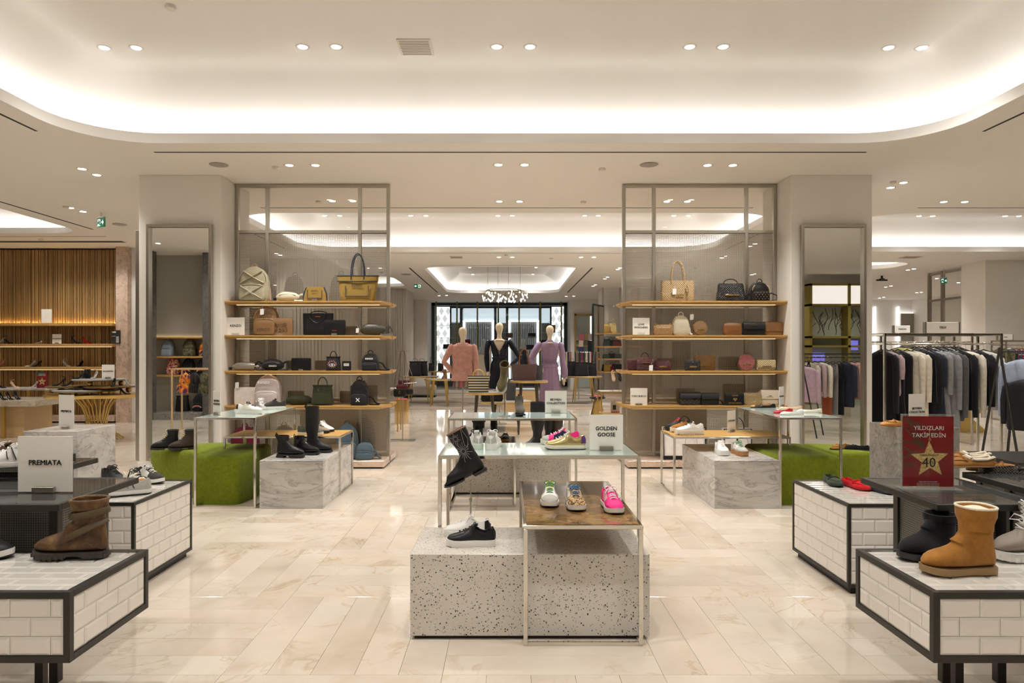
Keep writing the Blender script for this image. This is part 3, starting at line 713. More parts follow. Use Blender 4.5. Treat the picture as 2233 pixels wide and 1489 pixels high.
def pump(label, up, h=.085, strap=False, group='heeled shoes', op=(.04, .72), hts=None, name='high_heel'):
    return flat_shoe(label, up, up, hts or [(0, .04), (.05, .045), (.2, .028), (.5, .018), (.75, .024), (.9, .02), (1, .004)], op, Ln=.215, W=.07, lift=lambda s: h*(cos(min(1., s/.66)*pi)*.5+.5), heelr=.005, outl=POINT, soleh=.006, group=group, name=name, strap=strap)
def boot(label, leather, h=.18, rt=.062, rw=.045, Ln=.28, sole=None, st=.02, heel=.012, rm=.050, wide=1., outl=OUTL, lace=None, lining=None, elastic=None, chunky=False, cuff=None, zip_=None, group='boots on display', name='boot', point=False, straps=None, tab=None, wclr=None, slouch=0):
    t = thing(name, label, 'boot', group=group)
    k = Ln/.28; zs = st+heel*.0; W = .1*wide; T = []
    def add(B_, T_, w_): T.append((B_, T_, w_*wide))
    add((-rt, h), (rt, h), rw)
    if h > .3:
        add((-rt*1.02, h*.8), (rt*1.02, h*.8), rw*1.02); add((-rt*1.0, h*.6), (rt*1.0, h*.6), rw*1.0); add((-rm*1.15, h*.42), (rm*1.12, h*.42), rw*.92)
    else: add((-rt*.98, h*.85), (rt*.98, h*.85), rw*.98)
    add((-rm, .16 if h > .2 else h*.7), (rm*1.02, .17 if h > .2 else h*.74), .038); add((-rm, .12), (rm*1.05, .135), .036)
    add((-rm*1.12, .07), (rm*1.25*k, .118), .036); add((-rm*1.22, .03), (rm*1.6*k, .104), .037); add((-rm*1.15, .004), (.092*k, .094), .037)
    add((-.03, 0), (.108*k, .083), .036)
    pt = .6 if point else 1.
    add((.02*k, 0), (.128*k, .074), .041); add((.07*k, 0), (.152*k, .065), .047); add((.115*k, 0), (.176*k, .056), .046*(.9 if point else 1))
    add((.155*k, 0), (.197*k, .045*pt), .037*pt); add((.188*k, .002), (.212*k, .030*pt), .024*pt); add((.208*k, .006), (.218*k, .018), .008)
    rings = []; n = 20
    for bi, (B_, T_, w_) in enumerate(T):
        cx, cz = (B_[0]+T_[0])/2, (B_[1]+T_[1])/2; dx, dz = (T_[0]-B_[0])/2, (T_[1]-B_[1])/2; rg = []
        wob = 1+ (slouch*sin(bi*2.1) if bi < 6 else 0)
        for q in range(n):
            a = 2*pi*q/n; c = math.copysign(abs(cos(a))**.85, cos(a)); s_ = math.copysign(abs(sin(a))**.85, sin(a))
            rg.append((cx+dx*c*wob, w_*s_*wob, max(0, cz+dz*c)+zs))
        rings.append(rg)
    inner = []
    top = rings[0]; cx0 = 0.
    for s_, dz in ((.90, .0), (.86, -.02), (.82, -.09)): inner.append([(p[0]*s_, p[1]*s_, p[2]+dz) for p in top])
    MB().loft(inner[::-1]+rings, True, True).build('shaft', leather, t)
    mm = MB(); xb = -rm*1.3; xe = .222*k; o = []
    ns = 26; ring_s = []
    for i in range(ns):
        s = i/(ns-1); x = xb+(xe-xb)*s; w_ = W*lerp(POINT if point else OUTL, s)*1.03; lf = .010*max(0, (s-.75)/.25)**2
        lo = 0 if (s < .30 or heel <= 0) else (heel if s < .50 else heel*.25)
        ring_s.append([(x, -w_, lo+lf), (x, -w_*1.03, st+lf), (x, w_*1.03, st+lf), (x, w_, lo+lf)])
    if point: ring_s = [[(p[0], p[1], p[2]) for p in r] for r in ring_s]
    mm.loft(ring_s)
    if chunky:
        for i in range(14):
            s = (i+.5)/14
            if .32 < s < .48: continue
            x = xb+(xe-xb)*s; w_ = W*lerp(OUTL, s)*1.07; lf = .010*max(0, (s-.75)/.25)**2
            mm.box(x-.0065, x+.0065, -w_, w_, -.0+lf, st*.55+lf)
    mm.build('sole', sole or RUBK, t, True, 30)
    if lining or cuff:
        m = MB().tube([(p[0]*.97, p[1]*.97, p[2]+.002) for p in top], .008 if cuff else .005, 7, True); m.build('cuff', cuff or lining, t)
        if lining: m = MB().loft([[(p[0]*.90, p[1]*.90, p[2]-.012) for p in top], [(p[0]*.3, p[1]*.3, p[2]+.002) for p in top]], False, True); m.build('lining', lining, t)
    if elastic:
        m = MB()
        for sg in (-1, 1): m.prism([(-.022, h*.98), (.022, h*.98), (.006, .115), (-.006, .115)], sg*rw*.86*wide, sg*rw*1.02*wide)
        m.build('elastic_gore', elastic, t)
    if lace:
        m = MB()
        for i in range(7):
            f = i/6; x = rt+.004+(-rt+.092*k)*(1-f)**1.6 if True else 0; z = st+.088+(h-.088)*f; x = (rt+.006) if f > .45 else rt+.006+(.095*k-rt)*((.45-f)/.45)
            m.tube([(x-.012, -.022, z), (x, 0, z+.006), (x-.012, .022, z)], .0032, 5); m.tube([(x-.012, .022, z), (x, 0, z+.012), (x-.012, -.022, z+.016)], .0028, 5)
        z = h*.9
        for sg in (-1, 1): m.tube([(rt+.006, 0, z), (rt+.03, sg*.025, z+.012), (rt+.05, sg*.03, z-.01), (rt+.02, sg*.01, z-.012)], .003, 5)
        m.build('laces', lace, t)
    if straps:
        m = MB()
        for zc, tl in straps:
            rr_ = []
            for i in range(24):
                a = 2*pi*i/24; xx = (rt if zc > .14 else rm*1.22)*cos(a)*1.07+(.012 if zc <= .14 else 0); rr_.append((xx, rw*1.05*sin(a)*wide, zc+xx*tl))
            m.tube(rr_, (.014, .003), 6, True)
        m.build('strap', wclr or leather, t)
        B(-.01, .022, -rw*1.16*wide, -rw*1.06*wide, straps[0][0]-.013, straps[0][0]+.013, .003).build('buckle', STEEL, t)
    if zip_: MB().tube([(-.03, -rw*1.03*wide, st+.04), (-.03, -rw*.98*wide, h*.5), (-.02, -rw*1.0*wide, h+st*.9)], .0022, 5).build('zip', zip_, t)
    if tab: MB().tube([(-rt*.95, 0, h+st-.035), (-rt*1.22, 0, h+st-.005), (-rt*1.1, 0, h+st+.02), (-rt*.9, 0, h+st)], (.008, .002), 6).build('pull_tab', tab, t)
    return t

# ---- bags
def body(w_, d_, h, wf, df, m=10, n=28, e=3.5, zf=None):
    rings = []
    for i in range(m+1):
        s = i/m; rings.append(sup(w_*lerp(wf, s), d_*lerp(df, s), h*s, n, e))
    return MB().loft(rings)
BOXW = [(0, .94), (.06, 1), (.94, 1), (1, .94)]
def hangtag(t, x, z, y, c=None, s=.035, col=None, rz=.3):
    m = MB(); q = [(x-s*.5, z), (x+s*.5, z+s*.25*rz), (x+s*.4, z-s*1.4), (x-s*.55, z-s*1.5)]; m.prism(q, y-.003, y)
    o = m.build('price_tag', col or mat('paper_tag', (.82, .8, .78), .6), t, False)
    MB().tube([(x, y, z-.002), (x+.004, y+.004, z+s*.7)], .0012, 4).build('tag_string', RUBW, t)
    return o
def backpack(label, m1, w_=.3, h=.42, d_=.16, m2=None, pocket=True, straps=None, loop=True, cross=None, rz=0, group='backpacks on the shelves', pk=.46, name='backpack', dome=.55, extra=None, zipc=None):
    t = thing(name, label, 'backpack', group=group); m2 = m2 or m1
    body(w_, d_, h, [(0, .9), (.05, .99), (.3, 1), (dome, .97), (.75, .86), (.88, .66), (.96, .42), (1, .16)], [(0, .9), (.08, 1), (.6, .92), (.85, .7), (1, .3)], 16).build('body', m1, t)
    fy = -d_/2
    if pocket:
        o = body(w_*.86, d_*.5, h*pk, [(0, .92), (.1, 1), (.75, .98), (.92, .86), (1, .6)], [(0, .9), (.15, 1), (.7, .9), (1, .45)], 10); o.v = [(x, y+fy-d_*.02, z+h*.02) for x, y, z in o.v]; p = o.build('front_pocket', m2, t)
        MB().tube([(w_*.40*cos(a), fy-d_*.16-.004*sin(a), h*.02+h*pk*(.80+.14*sin(a))) for a in [pi-pi*k/12 for k in range(13)]], .003, 5).build('pocket_zip', zipc or mat('dark_zip', (.05, .05, .05), .4), t)
    MB().tube([(w_*.44*cos(a), -d_*.40+d_*.18*sin(a), h*.55+h*.38*sin(a)) for a in [pi-pi*k/16 for k in range(17)]], .0032, 5).build('zip', zipc or mat('dark_zip', (.05, .05, .05), .4), t)
    if loop: MB().tube([(.035*cos(a)*1.0, 0, h*.985+.045*sin(a)) for a in [pi*k/10 for k in range(11)]], .006, 6).build('grab_handle', straps or m2, t)
    sm = straps or m2; m = MB()
    for sg in (-1, 1):
        m.tube(cr([(sg*w_*.18, d_*.35, h*.92), (sg*w_*.30, d_*.66, h*.75), (sg*w_*.38, d_*.72, h*.4), (sg*w_*.44, d_*.5, h*.12), (sg*w_*.44, d_*.35, .03)]), (.020, .006), 6)
    m.build('shoulder_strap', sm, t)
    if cross:
        m = MB()
        for sg in (-1, 1):
            m.tube(cr([(-sg*w_*.30, fy*.62, h*.86), (0, fy*.93, h*.70), (sg*w_*.38, fy*.86, h*.52)]), (.006, .026), 8)
            m.tube(cr([(-sg*w_*.34, fy-d_*.14, h*.42), (0, fy-d_*.26, h*.24), (sg*w_*.36, fy-d_*.18, h*.06)]), (.006, .024), 8)
        m.build('crossed_webbing', cross, t)
    return t
def trail(t, m, w_, sg=1, ext=.14, h=.05, r=(.010, .004)):
    MB().tube(cr([(sg*w_*.42, 0, h*2.2), (sg*(w_*.5+ext*.3), -.01, h*1.9), (sg*(w_*.5+ext*.6), 0, h*.6), (sg*(w_*.5+ext), -.02, .012), (sg*(w_*.5+ext*.7), -.03, .006), (sg*w_*.5, -.01, .008)]), r, 6).build('loose_strap', m, t)
def tote(label, m1, wt=.5, wb=.42, h=.3, d_=.14, hh=.26, trim=None, group='handbags on the shelves', hr=.006, hx=.14, inner=None, name='tote_bag', two=True, hm=None, drop=False):
    t = thing(name, label, 'bag', group=group); rings = []
    for s in (0, .04, .3, .7, 1.0): rings.append(sup(wb+(wt-wb)*s-(.02 if s == 0 else 0), d_*(1-.45*s)-(.01 if s == 0 else 0), h*s, 32, 5))
    top = rings[-1]
    for q, dz in ((.96, 0), (.94, -.03), (.88, -h*.4)): rings.append([(x*q, y*q*.9, h+dz) for x, y, z in top])
    MB().loft(rings).build('body', m1, t)
    m = MB()
    for sg in ((-1, 1) if two else (-1,)):
        y = sg*d_*.28*1.02
        if drop and sg < 0: pts = cr([(-hx*.8, y-.012, h*.98), (-hx*.9, y-.02, h*.78), (0, y-.026, h*.55), (hx*.9, y-.02, h*.78), (hx*.8, y-.012, h*.98)])
        else:
            k_ = 1 if sg < 0 else .96
            pts = [(-hx, y-.004*sg*-1, h*.86), (-hx, y, h)]+[(-hx*cos(a)*k_, y*(1-.6*sin(a)), h+hh*k_*sin(a)**.8) for a in [pi*k/12 for k in range(1, 12)]]+[(hx, y, h), (hx, y, h*.86)]
        m.tube(pts, hr, 6)
    m.build('handle', hm or trim or m1, t)
    if trim:
        MB().tube([(x*1.005, y*1.01, z) for x, y, z in top], .007, 6, True).build('top_trim', trim, t)
    return t
def box_bag(label, m1, w_=.22, h=.14, d_=.07, flap=None, handle=None, chain=None, logo=None, e=5., group='handbags on the shelves', name='handbag', flapk=.6, taper=1., rnd=BOXW, clasp=None, handle_h=.07, plate=None):
    t = thing(name, label, 'bag', group=group)
    body(w_, d_, h, [(a, b*(1+(taper-1)*a)) for a, b in rnd], [(0, .9), (.1, 1), (.8, .85), (1, .5)], 10, 32, e).build('body', m1, t)
    if flap:
        rings = []
        for y, z in ((d_*.25, h*.99), (0, h*1.03), (-d_*.36, h*.98), (-d_*.52, h*.86), (-d_*.55, h*(1-flapk))):
            ww = w_*taper*.5*(.97 if z > h*(1-flapk)+.001 else .93); rings.append([(-ww, y, z), (ww, y, z), (ww, y-.005, z+.003), (-ww, y-.005, z+.003)])
        MB().loft(rings).build('flap', flap, t)
    if handle:
        MB().tube([(-w_*.24, 0, h*.95)]+[(-w_*.24*cos(a), 0, h+handle_h*sin(a)) for a in [pi*k/10 for k in range(11)]]+[(w_*.24, 0, h*.95)], .006, 7).build('handle', handle, t)
        m = MB()
        for sg in (-1, 1): m.tube([(sg*w_*.24+.012*cos(a), -.004, h+.004+.012*sin(a)) for a in [2*pi*k/10 for k in range(10)]], .002, 5, True)
        m.build('handle_ring', GOLDP, t)
    if chain: 
        m = MB()
        for sg in (-1, 1): m.tube([(sg*w_*.40, d_*.1, h*.96), (sg*w_*.36, -.0, h+.018), (sg*w_*.28, d_*.2, h+.004)], .004, 6)
        m.build('strap_link', chain, t)
    if plate:
        B(-w_*.24, w_*.24, -d_*.56-.004, -d_*.50, h*.30, h*.30+.020, .002).build('metal_plate', GOLDP, t)
        text(plate, .013, (0, -d_*.56-.0052, h*.30+.010), t, mat('engraving', (.12, .08, .03), .5))
    if clasp: MB().lathe([(.001, 0), (.012, 0), (.012, .004), (.001, .005)], 14).build('clasp', clasp, t).location = (0, -d_*.58, h*.42); 
    if logo: text(logo[0], logo[1], (0, -d_*.5-.008, h*logo[2]), t, logo[3])
    return t
def round_bag(label, m1, r=.1, d_=.06, plate='LOVE MOSCHINO', group='handbags on the shelves', plate_m=None, strap=None):
    t = thing('round_bag', label, 'bag', group=group); rings = []
    for y, q in ((-d_/2, .86), (-d_*.46, .95), (-d_*.3, 1.), (d_*.3, 1), (d_*.46, .95), (d_/2, .86)):
        rings.append([(r*q*cos(2*pi*k/36), y, r+r*q*sin(2*pi*k/36)) for k in range(36)])
    MB().loft(rings).build('body', m1, t)
    MB().tube([(r*1.0*cos(2*pi*k/36), 0, r+r*1.0*sin(2*pi*k/36)) for k in range(36)], .004, 5, True).build('zip', GOLDP, t)
    B(-r*.5, r*.5, -d_/2-.004, -d_/2+.002, r*.66, r*.66+.018, .002).build('metal_plate', plate_m or GOLDP, t)
    text(plate, .0115, (0, -d_/2-.0052, r*.66+.009), t, mat('engraving', (.12, .08, .03), .5))
    if strap: MB().tube([(-r*.8, 0, r*1.6), (-r*1.25, -.02, r*.8), (-r*1.2, -.04, .01), (-r*.7, -.05, .006)], .004, 6).build('strap', strap, t)
    return t
def belt_bag(label, m1, w_=.3, h=.12, d_=.09, strap=None, zipm=None, group='belt bags on the shelves', sides=(1,), buckle=True):
    t = thing('belt_bag', label, 'bag', group=group); rings = []; N = 16
    for i in range(N+1):
        s = i/N; x = -w_/2+w_*s; q = max(.12, (1-abs(2*s-1)**3.2)); sg = 1-.15*(2*s-1)**2
        rings.append([(x, d_/2*q**.7*cos(a), h*.5*sg+h*.5*q**.6*sin(a)*(1+.04*sin(9*s+3*a))) for a in [2*pi*k/18 for k in range(18)]])
    mb = MB().loft(rings); mz = min(p[2] for p in mb.v); mb.v = [(a, b, c-mz) for a, b, c in mb.v]; mb.build('body', m1, t)
    MB().tube([(x, -d_*.42, h*.74-2*h*(x/w_)**2*.5) for x in [w_*(-.36+.08*k) for k in range(10)]], .003, 5).build('zip', zipm or mat('dark_zip', (.05, .05, .05), .4), t)
    for sg in sides:
        MB().tube(cr([(sg*w_*.44, 0, h*.55), (sg*(w_*.5+.04), -.02, h*.75), (sg*(w_*.5+.08), -.03, h*.4), (sg*(w_*.5+.05), -.04, .01), (sg*w_*.30, -.05, .012)]), (.013, .003), 6).build('strap', strap or m1, t)
    if buckle: B(-w_/2-.03, -w_/2+.01, -.035, -.02, .01, .045, .004).build('buckle', zipm or BLACKM, t)
    return t
def bucket(label, m1, w_=.26, h=.26, d_=.16, handle=None, group='handbags on the shelves', pocket=None, cinch=True, hh=.14, cord=None):
    t = thing('bucket_bag', label, 'bag', group=group)
    body(w_, d_, h, [(0, .98), (.1, 1), (.75, .9), (.88, .84), (1, .98)], [(0, .9), (.1, 1), (.75, .7), (.88, .45), (1, .55)], 12, 36).build('body', m1, t)
    if cinch:
        m = MB().tube([(p[0]*1.01, p[1]*1.02, p[2]) for p in sup(w_*.85, d_*.5, h*.88, 24, 2.5)], .004, 5, True)
        for sg in (-1, 1): m.tube([(sg*.02, -d_*.26, h*.88), (sg*.045, -d_*.4, h*.80), (sg*.03, -d_*.46, h*.70)], .003, 5)
        m.build('drawstring', cord or mat('dark_zip', (.05, .05, .05), .4), t)
    if handle: MB().tube([(-w_*.22*cos(a), 0, h*.97+hh*sin(a)) for a in [pi*k/12 for k in range(13)]], .006, 6).build('handle', handle, t)
    if pocket:
        o = body(w_*.6, d_*.14, h*.5, BOXW, [(0, .9), (.5, 1), (1, .8)], 6, 20); o.v = [(x, y-d_*.5, z+h*.08) for x, y, z in o.v]; o.build('front_pocket', pocket, t)
    return t
# ---- signs
def sign(label, u, v0, v1, Y, words, rz=0., w_=None, size=None, base=True, block=STEEL, group='white brand name cards', wpx=None, blockh=.03, blockw=.12):
    zb = Z(v1, Y); h = (v1-v0)*Y/F; w_ = w_ or wpx*Y/F
    t = thing('name_card', label, 'sign', (X(u, Y), Y, zb), R(rz), group)
    B(-w_/2, w_/2, -.002, .002, .004, h, .0006).build('card', CARD, t, False)
    if base:
        bw = w_*.36 if blockw is None else min(blockw, w_*.4)
        for a, b in ((-.022, -.0025), (.0025, .022)): B(-bw/2, bw/2, a, b, 0, blockh, .0015).build('block', block, t, False)
        B(-bw/2, bw/2, -.022, .022, 0, .004).build('block_base', block, t, False)
    n = len(words); sz = size or w_*.13
    for i, q in enumerate(words):
        text(q, sz, (0, -.0034, h*.53+(n-1)*sz*.55-i*sz*1.15), t, INK, bold=.022)
    return t
# ================================================================== DISPLAY FURNITURE
def frame_table(label, x0, x1, y0, y1, z, top, tm=CHROME, r=.022, group='steel frame display tables', sides='x', edge=None):
    """two rectangular hoops joined by rails, with a glass top set in"""
    t = thing('frame_table', label, 'table', ((x0+x1)/2, (y0+y1)/2, 0), 0, group)
    cx, cy = (x0+x1)/2, (y0+y1)/2; a, b, c, d = x0-cx, x1-cx, y0-cy, y1-cy
    for x, y in ((a, c), (b-r, c), (a, d-r), (b-r, d-r)): B(x, x+r, y, y+r, .0, z-r, .0015).build('leg', tm, t, False)
    for p in ((a, b, c, c+r), (a, b, d-r, d), (a, a+r, c+r, d-r), (b-r, b, c+r, d-r)): B(*p, z-r, z-.002, .0015).build('top_rail', tm, t, False)
    if sides == 'x':
        for x in (a, b-r): B(x, x+r, c+r, d-r, 0, .018, .001).build('foot_rail', tm, t, False)
    if sides in ('y', 'f'):
        for y in ((c, d-r) if sides == 'y' else (c,)): B(a+r, b-r, y, y+r, 0, .018, .001).build('foot_rail', tm, t, False)
        if sides == 'f':
            for x in (a, b-r): B(x, x+r, c+r, d-r, 0, .018, .001).build('foot_rail', tm, t, False)
    B(a+r*.7, b-r*.7, c+r*.7, d-r*.7, z-.012, z, .001).build('top_panel', top, t, False)
    return t
def block(name, label, m, x0, x1, y0, y1, h, plinth=True, group=None, cat='display block', z0=.02):
    t = thing(name, label, cat, ((x0+x1)/2, (y0+y1)/2, 0), 0, group); w_, d_ = (x1-x0)/2, (y1-y0)/2
    B(-w_, w_, -d_, d_, z0 if plinth else 0, h, .003).build('body', m, t, False)
    if plinth: B(-w_+.02, w_-.03, -d_+.02, d_-.02, 0, z0).build('plinth', BLACKM, t, False)
    return t
terr1 = block('terrazzo_block', 'large speckled terrazzo block in front of the centre, with black and white sneakers', TERR, -.506, .749, 3.574, 4.125, .449)
terr2 = block('terrazzo_block', 'speckled terrazzo block farther back carrying tall black boots', TERR, -.575, .68, 7.25, 7.85, .45)
marb1 = block('marble_block', 'grey marble block carrying three black boots, left of the aisle', MARB, -2.387, -1.771, 6.59, 7.78, .464, False)
marb2 = block('marble_block', 'grey marble block carrying two chunky sneakers, right of the aisle', MARB, 2.005, 2.638, 6.59, 7.80, .464, False)
plin1 = block('marble_plinth', 'tall white marble plinth with a name card, behind the left tiled boxes', MARBW, -3.72, -3.30, 5.25, 5.76, .9, False)
plin2 = block('stone_plinth', 'tall rough grey stone plinth behind the red star poster', STONE, 3.17, 3.65, 5.5, 5.97, .9, False)
frame_table('brown burl topped low table straddling the front terrazzo block', .086, .70, 3.50, 4.72, .619, BURL, sides='f')
frame_table('tall glass topped table holding the gold and pink sneakers', -.418, .817, 4.15, 4.75, .8785, TGLASS)
frame_table('tall glass topped table in the centre rear with an olive boot on a stand', -.565, .674, 6.52, 7.2, .8785, TGLASS)
frame_table('low brown topped table under the rear centre glass table', -.56, .09, 6.645, 7.85-.62+.0, .622, BURL, r=.02, sides='f')
frame_table('tall glass topped table over the left green bench', -3.03, -2.43, 6.61, 7.87, .8785, TGLASS, sides='f')
frame_table('low oak topped steel table beside the left marble block', -3.0, -1.757, 7.22, 7.82, .622, OAK)
frame_table('tall glass topped table with ballet flats over the right green bench', 2.64, 3.25, 6.61, 7.87, .8785, TGLASS, sides='f')
frame_table('low oak topped steel table with hiking sneakers, right', 1.755, 2.99, 7.18, 7.80, .622, OAK)
# tiled boxes
tile_protos = {}
def tile_mesh(w_, h_):
    key = (round(w_, 3), round(h_, 3))
    if key not in tile_protos:
        b = .010; d = .007; g = .0008; w2, h2 = w_-g*2, h_-g*2; b = min(b, w2*.4)
        vs = [(g, 0, g), (g+w2, 0, g), (g+w2, 0, g+h2), (g, 0, g+h2)]
        vs += [(x, -.002, z) for x, y, z in vs[:4]]
        vs += [(g+b, -d, g+b), (g+w2-b, -d, g+b), (g+w2-b, -d, g+h2-b), (g+b, -d, g+h2-b)]
        fs = [(8, 9, 10, 11)]+[(i, (i+1) % 4, (i+1) % 4+4, i+4) for i in range(4)]+[(4+i, 4+(i+1) % 4, 8+(i+1) % 4, 8+i) for i in range(4)]
        me = bpy.data.meshes.new('tile'); me.from_pydata(vs, [], fs); me.materials.append(TILE); tile_protos[key] = me
    return tile_protos[key]
def tile_face(parent, ox, oy, oz, ux, rows, width, rot, start=0, rh=.075, pw=.15, half=.075, n0=(0, 0, 0)):
    """running bond of bevelled tiles; ux local along-wall axis given by rot"""
    M = Matrix.Translation((ox, oy, oz)) @ rot
    for r_ in range(rows):
        x = -half if (r_+start) % 2 else 0.
        while x < width-.004:
            a = max(x, 0); b = min(x+pw, width)
            if b-a > .012:
                o = bpy.data.objects.new('tile', tile_mesh(b-a, rh)); COL.objects.link(o); o.parent = parent
                o.matrix_local = M @ Matrix.Translation((a, 0, r_*rh))
            x += pw
RZ = lambda a: Matrix.Rotation(R(a), 4, 'Z')
def tiled_box(label, x0, x1, y0, y1, z0, z1, rows, inner, toprows=True, legs=None, plinth=None, fw=.02):
    cx, cy = (x0+x1)/2, (y0+y1)/2
    t = thing('tiled_box', label, 'display box', (cx, cy, 0), 0, 'tiled display boxes'); a, b, c, d = x0-cx, x1-cx, y0-cy, y1-cy
    B(a+.012, b-.012, c+.012, d-.012, z0+.012, z1-.012).build('core', GROUT, t, False)
    m = fw
    for x in (a, b-m):
        for y in (c, d-m): B(x, x+m, y, y+m, z0, z1, .001).build('corner_post', DARKST, t, False)
    for z in (z0, z1-m):
        for y in (c, d-m): B(a+m, b-m, y, y+m, z, z+m, .001).build('rail', DARKST, t, False)
        for x in (a, b-m): B(x, x+m, c+m, d-m, z, z+m, .001).build('rail', DARKST, t, False)
    wf, wd = (b-a)-2*m, (d-c)-2*m; hh = (z1-z0-2*m); rh = hh/rows
    tile_face(t, a+m, c+.010, z0+m, None, rows, wf, Matrix.Identity(4), rh=rh)
    ox = b-.010 if inner > 0 else a+.010
    if inner > 0: tile_face(t, ox, c+m, z0+m, None, rows, wd, RZ(90), rh=rh, start=1)
    else: tile_face(t, ox, d-m, z0+m, None, rows, wd, RZ(-90), rh=rh, start=1)
    nr = max(1, round(wd/.075)); tile_face(t, a+m, c+m, z1-.013, None, nr, wf, Matrix.Rotation(R(-90), 4, 'X') , rh=wd/nr)
    B(a+m*.6, b-m*.6, c+m*.6, d-m*.6, z1-.004, z1-.0005).build('glass_cover', CLEARG, t, False)
    if plinth: B(a+.03, b-.03, c+.03, d-.03, 0, z0).build('plinth', BLACKM, t, False)
    if legs is not None:
        for lx in legs:
            lx -= cx
            m1 = MB().box(lx-.018, lx+.018, d-.045, d-.01, .03, z0).box(lx-.018, lx+.018, c+.15, d-.01, 0, .03)
            m1.build('sled_leg', DARKST, t, False)
    return t
fix = Matrix.Rotation(R(-90), 4, 'X')
bA = tiled_box('white tiled box on sled legs with the brown buckled boot on top', -2.75, -1.6, 2.5, 3.05, .365, .625, 3, 1, legs=(-2.06, -2.6), fw=.025)
bB = tiled_box('white tiled box on sled legs with the two fleece boots', 1.563, 2.75, 2.5, 3.06, .365, .625, 3, -1, legs=(2.0, 2.65), fw=.025)
bC = tiled_box('white tiled box with striped sneakers, before the left green bench', -3.4, -2.335, 4.28, 5.07, .042, .563, 6, 1, plinth=True)
bD = tiled_box('white tiled box with suede driving shoes, before the right green bench', 2.12, 3.2, 4.24, 5.07, .042, .563, 6, -1, plinth=True)
# dark steel tables with smoked glass
PERF = None
def perf():
    m = mat('perforated_steel', (.10, .095, .085), .45, .4)
    sp = nd(m.node_tree, 'ShaderNodeSeparateXYZ'); L(m, coords(m), sp.inputs[0])
    xy = math_(m, 'ADD', sp.outputs[0], sp.outputs[1])
    f = lambda o: math_(m, 'LESS_THAN', math_(m, 'FRACT', math_(m, 'MULTIPLY', o, 90.)), .5)
    k = math_(m, 'MULTIPLY', f(xy), f(sp.outputs[2])); L(m, mixc(m, k, (.17, .16, .14), (.012, .012, .012)), P(m).inputs['Base Color']); return m
PERF = perf()
def dark_table(label, x0, x1, y0, y1, z, ped, tz=.03):
    cx, cy = (x0+x1)/2, (y0+y1)/2; t = thing('dark_frame_table', label, 'table', (cx, cy, 0), 0, 'dark steel tables with smoked glass'); a, b, c, d = x0-cx, x1-cx, y0-cy, y1-cy; r = .022
    for p in ((a, b, c, c+r), (a, b, d-r, d), (a, a+r, c+r, d-r), (b-r, b, c+r, d-r)): B(*p, z-tz, z, .002).build('frame_rail', DARKST, t, False)
    B(a+r, b-r, c+r, d-r, z-.010, z-.002).build('glass_top', SMOKE, t, False)
    p0, p1, q0, q1 = ped[0]-cx, ped[1]-cx, ped[2]-cy, ped[3]-cy
    for x in (p0, p1-.04):
        for y in (q0, q1-.04): B(x, x+.04, y, y+.04, 0 if y == q0 else .4, z-tz, .002).build('leg', DARKST, t, False)
    B(p0+.04, p1-.04, q0+.012, q0+.022, .40, z-tz-.005).build('perforated_panel', PERF, t, False)
    B(p0+.012, p0+.022, q0+.04, q1-.04, .40, z-tz-.005).build('perforated_panel', PERF, t, False); B(p1-.022, p1-.012, q0+.04, q1-.04, .40, z-tz-.005).build('perforated_panel', PERF, t, False)
    return t
dark_table('smoked glass table beside the brown buckled boot', -2.95, -1.955, 2.98, 3.63, .84, (-2.85, -2.04, 3.10, 3.5))
dark_table('smoked glass table under the red star poster', 1.88, 2.385, 2.98, 3.63, .84, (1.98, 2.27, 3.10, 3.5))
dark_table('smoked glass table at the right edge beyond the star poster', 2.40, 3.6, 2.95, 3.60, .875, (2.55, 3.4, 3.1, 3.5))
dark_table('smoked glass table at the left edge behind the name card', -3.5, -2.50, 3.66, 4.18, .86, (-3.4, -2.6, 3.75, 4.1))
dark_table('smoked glass table at the right edge holding the slippers', 2.75, 3.7, 3.66, 4.2, .86, (2.85, 3.6, 3.75, 4.15))
def tray(label, x0, x1, y0, y1, z0, z1):
    t = thing('perforated_tray', label, 'tray', ((x0+x1)/2, (y0+y1)/2, z0), 0, 'dark perforated trays'); a, d = (x1-x0)/2, (y1-y0)/2; h = z1-z0
    B(-a, a, -d, d, 0.002, h-.004).build('body', PERF, t, False)
    m = MB(); y = -d
    while y < d: m.box(-a, a, y, y+.006, h-.004, h); y += .013
    m.build('grille', DARKST, t, False)
    for p in ((-a-.004, -a), (a, a+.004)): B(*p, -d, d, 0, h+.001).build('rim', DARKST, t, False)
    return t
tray('dark perforated tray with a running shoe at the left edge', -3.45, -2.56, 3.65, 4.05, .861, .905)
tray('dark perforated tray with fleece lined slippers at the right edge', 2.78, 3.15, 3.70, 4.15, .861, .905)
